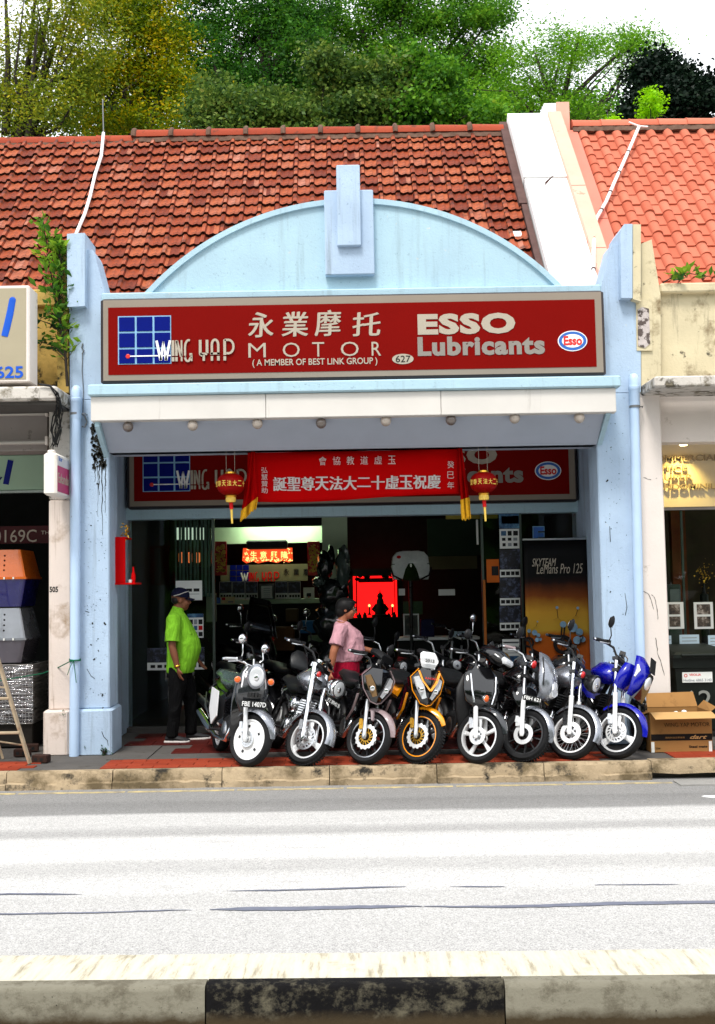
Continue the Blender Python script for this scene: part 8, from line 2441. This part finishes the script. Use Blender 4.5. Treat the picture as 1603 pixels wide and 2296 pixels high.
def leaves(pts, size, rng, aspect=.5, droop=.25):
    n = len(pts)
    d = rng.normal(0, 1, (n, 3)); d[:, 2] = d[:, 2] * .5 - droop
    d /= np.linalg.norm(d, axis=1)[:, None]
    e = np.cross(d, rng.normal(0, 1, (n, 3))); e /= np.linalg.norm(e, axis=1)[:, None]
    s = size * rng.uniform(.55, 1.35, n)[:, None]
    v = np.stack([pts - d * s * .5, pts + e * s * aspect * .5 + d * s * .05, pts + d * s * .5, pts - e * s * aspect * .5 + d * s * .05], 1).reshape(-1, 3)
    return v
def quads(name, v, mat, parent, kind=None):
    me = bpy.data.meshes.new(name)
    n = len(v) // 4
    me.vertices.add(len(v)); me.vertices.foreach_set('co', v.astype(np.float32).ravel())
    me.loops.add(len(v)); me.loops.foreach_set('vertex_index', np.arange(len(v), dtype=np.int32))
    me.polygons.add(n); me.polygons.foreach_set('loop_start', np.arange(0, len(v), 4, dtype=np.int32))
    me.update(calc_edges=True); me.validate()
    me.materials.append(mat)
    o = bpy.data.objects.new(name, me); COL.objects.link(o); attach(o, parent)
    if kind: o['kind'] = kind
    return o
def crown_pts(blobs, Y, n, rng, clump, spread=1.0, dY=1.0):
    sub = []                                          # break each mass into uneven smaller ones
    for b in blobs:
        for k in range(8):
            a_, q_ = rng.uniform(0, 6.283), rng.uniform(.1, .95); f_ = rng.uniform(.32, .60)
            sub.append((b[0] + b[2] * q_ * math.cos(a_), b[1] + b[3] * q_ * math.sin(a_), b[2] * f_, b[3] * f_ * rng.uniform(.6, 1)))
    blobs = sub
    vol = np.array([b[2] * b[3] for b in blobs], float); vol /= vol.sum()
    out, cl_ = [], []
    for b, f in zip(blobs, vol):
        c = W(b[0], b[1], Y + rng.normal(0, .5)); s = Y / FPX
        rx, rz = b[2] * s, b[3] * s; ry = min(rx, rz) * dY
        nc = max(4, int(n * f / clump))
        u = rng.normal(0, 1, (nc, 3)); u /= np.linalg.norm(u, axis=1)[:, None]
        r = rng.uniform(.15, 1.0, nc) ** .5
        cc = u * r[:, None] * np.array([rx, ry, rz]) * rng.uniform(.68, 1.32, (nc, 1)) + np.array(c[:])
        cl_.append(cc)
        k = max(1, int(n * f / nc))
        sd = np.array([1.25, 1.0, .62]) * spread * rng.uniform(.5, 1.3, (nc, 1))
        out.append((cc[:, None, :] + rng.normal(0, 1, (nc, k, 3)) * sd[:, None, :]).reshape(-1, 3))
    return np.concatenate(out), np.concatenate(cl_)
def tree(label, blobs, Y, n, size, lm, seed, base=None, limbs=(), clump=85, spread=.25, aspect=.5, name='tree', cat='tree', twigs=26, tr=.2, group='trees behind the roofs', dY=1.0):
    rng = np.random.default_rng(seed)
    bx_ = base if base is not None else blobs[0][0]
    gx = W(bx_, 300, Y).x
    t = thing(name, label, cat, (gx, Y, -.6), group=group)
    pts, cc = crown_pts(blobs, Y, n, rng, clump, spread, dY)
    quads('crown', leaves(pts, size, rng, aspect), LM[lm], t)
    fork = W(bx_, 320, Y)
    mb = MB()
    mb.tube([(gx, Y, -.7), (gx + .1, Y, fork.z * .5), (fork.x, Y, fork.z)], [tr * 1.5, tr * 1.1, tr * .9], 8)
    for L in limbs:
        P_ = [W(x, y, Y + rng.uniform(-.4, .4)) for x, y in L]
        mb.tube(P_, [tr * .62 * (1 - .7 * k / (len(P_) - 1)) for k in range(len(P_))], 7)
    idx = rng.choice(len(cc), min(twigs, len(cc)), replace=False)
    for i in idx:
        p = Vector(cc[i]); m_ = fork.lerp(p, .5) + Vector(rng.normal(0, .3, 3))
        mb.tube([fork, m_, p], [tr * .38, tr * .2, tr * .05], 5)
    mb.build('trunk', K['bark'], t, smooth=60)
    return t
tree('sparse olive tree with bare dark limbs at the far left', [(60, 110, 120, 140), (150, 50, 110, 90), (180, 200, 70, 90), (60, 250, 100, 60), (15, 235, 60, 80), (110, 250, 70, 60)], 24, 21000, .085, 'olive', 1, 60, [[(62, 320), (75, 230), (120, 110), (172, -30)], [(40, 320), (60, 220), (95, 100), (118, -30)], [(30, 320), (55, 200), (70, 90), (80, -20)], [(12, 300), (18, 140), (12, -20)], [(98, 200), (130, 175), (200, 168)]], tr=.16, twigs=16)
tree('golden yellow-green tree right of the bare-limbed one', [(330, -10, 110, 60), (230, 10, 70, 60), (300, 60, 120, 110), (290, 160, 130, 110), (360, 190, 75, 120), (240, 215, 75, 90), (300, 275, 120, 50), (395, 160, 34, 46)], 26, 42000, .095, 'gold', 2, 310, [[(300, 320), (320, 200), (345, 110)], [(300, 320), (280, 200), (250, 120)]], tr=.15)
tree('tall deep green tree with dark trunk right of the golden tree', [(520, 50, 150, 120), (440, 20, 90, 70), (465, 200, 80, 120), (600, 180, 120, 120), (655, 60, 100, 100), (690, -10, 90, 60)], 33, 50000, .115, 'deep', 3, 600, [[(600, 330), (598, 200), (590, 120), (545, 40)], [(598, 200), (640, 100), (680, 40)]], tr=.3)
tree('broad mid-green tree above the middle of the old roof', [(780, 50, 140, 90), (905, 80, 150, 110), (1030, 110, 120, 120), (860, 190, 170, 90), (1085, 70, 60, 70), (1020, 20, 100, 60), (880, 10, 120, 60), (720, 150, 90, 90)], 35, 60000, .12, 'mid', 4, 860, [[(860, 330), (868, 200), (900, 100), (1000, 20)], [(866, 200), (830, 120), (800, 40)]], tr=.3)
tree('light feathery tree over the party wall with sky gaps', [(1180, 200, 120, 95), (1300, 165, 110, 100), (1240, 100, 90, 50), (1395, 120, 80, 70), (1450, 90, 60, 50), (1140, 255, 80, 50), (1330, 250, 90, 40)], 30, 26000, .105, 'light', 5, 1255, [[(1255, 330), (1262, 220), (1290, 110), (1300, 70)], [(1258, 260), (1220, 180), (1200, 120)], [(1260, 240), (1330, 170), (1400, 110)]], clump=34, spread=.26, aspect=.34, tr=.14)
tree('near-black dense tree behind the right roof', [(1468, 175, 52, 74), (1500, 250, 80, 44), (1552, 232, 44, 46), (1440, 240, 38, 56)], 26, 30000, .10, 'dark', 6, 1480, [], aspect=.8, spread=.2, tr=.18)
tree('scrap of dark foliage at the right edge of the sky', [(1640, 206, 42, 26)], 26, 3000, .10, 'dark', 7, 1640, [], aspect=.8, spread=.2, tr=.12)
tree('small bright lime conifer against the near-black tree', [(1459, 246, 23, 14), (1460, 225, 17, 14), (1461, 208, 9, 10)], 21, 2600, .065, 'lime', 8, 1459, [], clump=24, spread=.07, name='young_tree', cat='young tree', tr=.05, twigs=8)
tree('tiny lime shrub peeping over the right ridge', [(1370, 273, 13, 8)], 20, 320, .08, 'lime', 9, 1370, [], clump=16, spread=.05, name='shrub', cat='shrub', tr=.03, twigs=4)
for k, (bl, sd, lb_) in enumerate((([(505, 235, 42, 66), (560, 262, 46, 44)], 10, 'olive-green shrub above the left part of the old ridge'), ([(640, 268, 48, 46), (690, 276, 40, 36), (600, 250, 30, 50)], 11, 'olive-green shrub left of the gable finial'), ([(765, 226, 72, 92), (845, 225, 64, 84)], 12, 'tall round-leaved shrub right of the gable finial'), ([(935, 225, 72, 96), (1005, 255, 60, 54), (1075, 272, 50, 34)], 13, 'round-leaved shrub left of the party wall'))):
    tree(lb_, bl, 23, 20000, .095, 'bush' if k != 3 else 'mid', sd, bl[0][0], [], aspect=.72, clump=45, spread=.2, tr=.09, name='shrub', cat='shrub', group='shrubs behind the ridge', twigs=18)
rng = np.random.default_rng(20)
pts, _ = crown_pts([(x, (230 if 380 < x < 1120 else 275) + 14 * math.sin(x), 100, (110 if 380 < x < 1120 else 50)) for x in range(180, 1400, 90)], 44, 42000, rng, 60, .6)
tag(quads('distant_wood', leaves(pts, .19, rng, .6), LM['deep'], None), kind='stuff')
# unseen leaf mass added behind the camera to block low sky light
rng = np.random.default_rng(21)
bl = np.concatenate([rng.normal(0, 1, (2600, 3)) * np.array([4.2, 1.4, 2.6]) + np.array([x, -17 + 2 * math.sin(x), 5.2]) for x in range(-42, 43, 7)])
bl[:, 2] = np.clip(bl[:, 2], .1, 13)
tag(quads('unseen_leaf_blocker', leaves(bl, 1.1, rng, .7), LM['deep'], None), kind='stuff')

def sprig(t, P_, n, size, lm, rng, spread, name='foliage', stem=.012, updown=.2):
    """stem through the points with leaves along its upper part"""
    pts = []
    L = len(P_) - 1
    for k in range(n):
        f = rng.uniform(.18, 1.0) * L; i = min(int(f), L - 1); p = P_[i].lerp(P_[i + 1], f - i)
        w_ = spread * (1.1 - .6 * f / L)
        pts.append((p.x + rng.normal(0, w_), p.y + rng.normal(0, w_ * .6), p.z + rng.normal(0, w_ * .8)))
    pts = np.array(pts)
    me = MB()
    for p in pts:
        d = Vector(rng.normal(0, 1, 3)); d.z = abs(d.z) * .5 + updown; d.normalize(); e = d.cross(Vector(rng.normal(0, 1, 3))).normalized(); s_ = size * rng.uniform(.6, 1.3); p = Vector(p); nn = d.cross(e)
        a0, a1, a2 = p, p + d * s_ * .5, p + d * s_
        me.add([a0, a1 + e * s_ * .2 + nn * s_ * .06, a2, a1 - e * s_ * .2 + nn * s_ * .06, a1], [(0, 1, 4), (1, 2, 4), (2, 3, 4), (3, 0, 4)])
    me.build(name, LM[lm], t, fix=False)
    mb = MB(); mb.tube(P_, [stem * (1 - .75 * k / L) for k in range(L + 1)], 6)
    for p in pts[::4]:
        p = Vector(p); q_ = min(P_, key=lambda s_: (s_ - p).length); mb.tube([q_ - Vector((0, 0, .05)), q_.lerp(p, .6), p], [.004, .003, .002], 4)
    mb.build('stem', K['bark'], t, smooth=60)
LM['sap'] = leaf_mat('bright_sapling_leaves', [(.2, c3(.04, .13, .012)), (.5, c3(.13, .28, .02)), (.85, c3(.30, .46, .03))], .4)
LM['weed'] = leaf_mat('dark_weed_leaves', [(.2, c3(.012, .05, .010)), (.6, c3(.03, .11, .02)), (.95, c3(.07, .17, .03))], .3)
rng = np.random.default_rng(31)
sp_ = thing('sapling', 'bright green sapling growing from the ledge beside the yellow pilaster', 'sapling', W(150, 860, 11.36))
Yp = 11.36
sprig(sp_, [W(x, y, Yp) for x, y in ((151, 866), (147, 800), (139, 745), (130, 700), (118, 640), (108, 570), (96, 492))], 260, .115, 'sap', rng, .085, stem=.016)
sprig(sp_, [W(x, y, Yp) for x, y in ((131, 705), (132, 660), (138, 610), (134, 570), (131, 545))], 150, .115, 'sap', rng, .07, name='side_foliage')
sprig(sp_, [W(x, y, Yp) for x, y in ((140, 748), (112, 726), (84, 716))], 34, .11, 'weed', rng, .06, name='low_foliage', updown=-.4)
sprig(sp_, [W(x, y, Yp) for x, y in ((146, 800), (120, 775), (88, 766))], 28, .10, 'weed', rng, .05, name='low_foliage', updown=-.2)
sprig(sp_, [W(x, y, Yp) for x, y in ((150, 690), (160, 686), (172, 684))], 8, .07, 'sap', rng, .02, name='low_foliage')
def weed(label, x, y, Y, h, n, size, lm, sd, w=.05, name='weed', pt=None):
    rng = np.random.default_rng(sd)
    p = pt if pt is not None else G(x, y, 0)
    if Y: p = W(x, y, Y)
    t = thing(name, label, 'weed', p, group='weeds')
    sprig(t, [p, p + Vector((.01, 0, h * .5)), p + Vector((-.005, -.01, h))], n, size, lm, rng, w, stem=.006)
weed('leafy green weed at the foot of the pale blue drain pipe', 190, 1690, None, .22, 42, .085, 'weed', 1, .045)
weed('low moss tuft at the front foot of the blue plinth', 234, 1692, None, .05, 60, .03, 'weed', 2, .035)
weed('small tuft at the left foot of the white plinth', 112, 1684, None, .07, 40, .035, 'weed', 3, .035)
weed('moss on the shoulder of the white plinth', 142, 1607, YF - .0, .02, 90, .022, 'weed', 4, .03)
weed('moss on the shoulder of the blue plinth', 186, 1606, YF - .03, .02, 60, .022, 'weed', 5, .02)
weed('green seedling in the kerb joint below the scooter', 264, 1768, None, .09, 16, .04, 'weed', 6, .025, pt=G(264, 1766, ZR) + Vector((0, .02, 0)))
vn = thing('vine', 'creeper with large leaves on the parapet of the right shop', 'vine', W(1545, 632, YR_ - .02))
rng = np.random.default_rng(40)
sprig(vn, [W(x, y, YR_ - .05) for x, y in ((1486, 634), (1510, 620), (1540, 612), (1575, 618), (1612, 624))], 34, .12, 'sap', rng, .035, stem=.008)
sprig(vn, [W(x, y, YR_ - .08) for x, y in ((1520, 634), (1526, 626), (1538, 622))], 8, .16, 'weed', rng, .03, name='large_leaves', stem=.006)
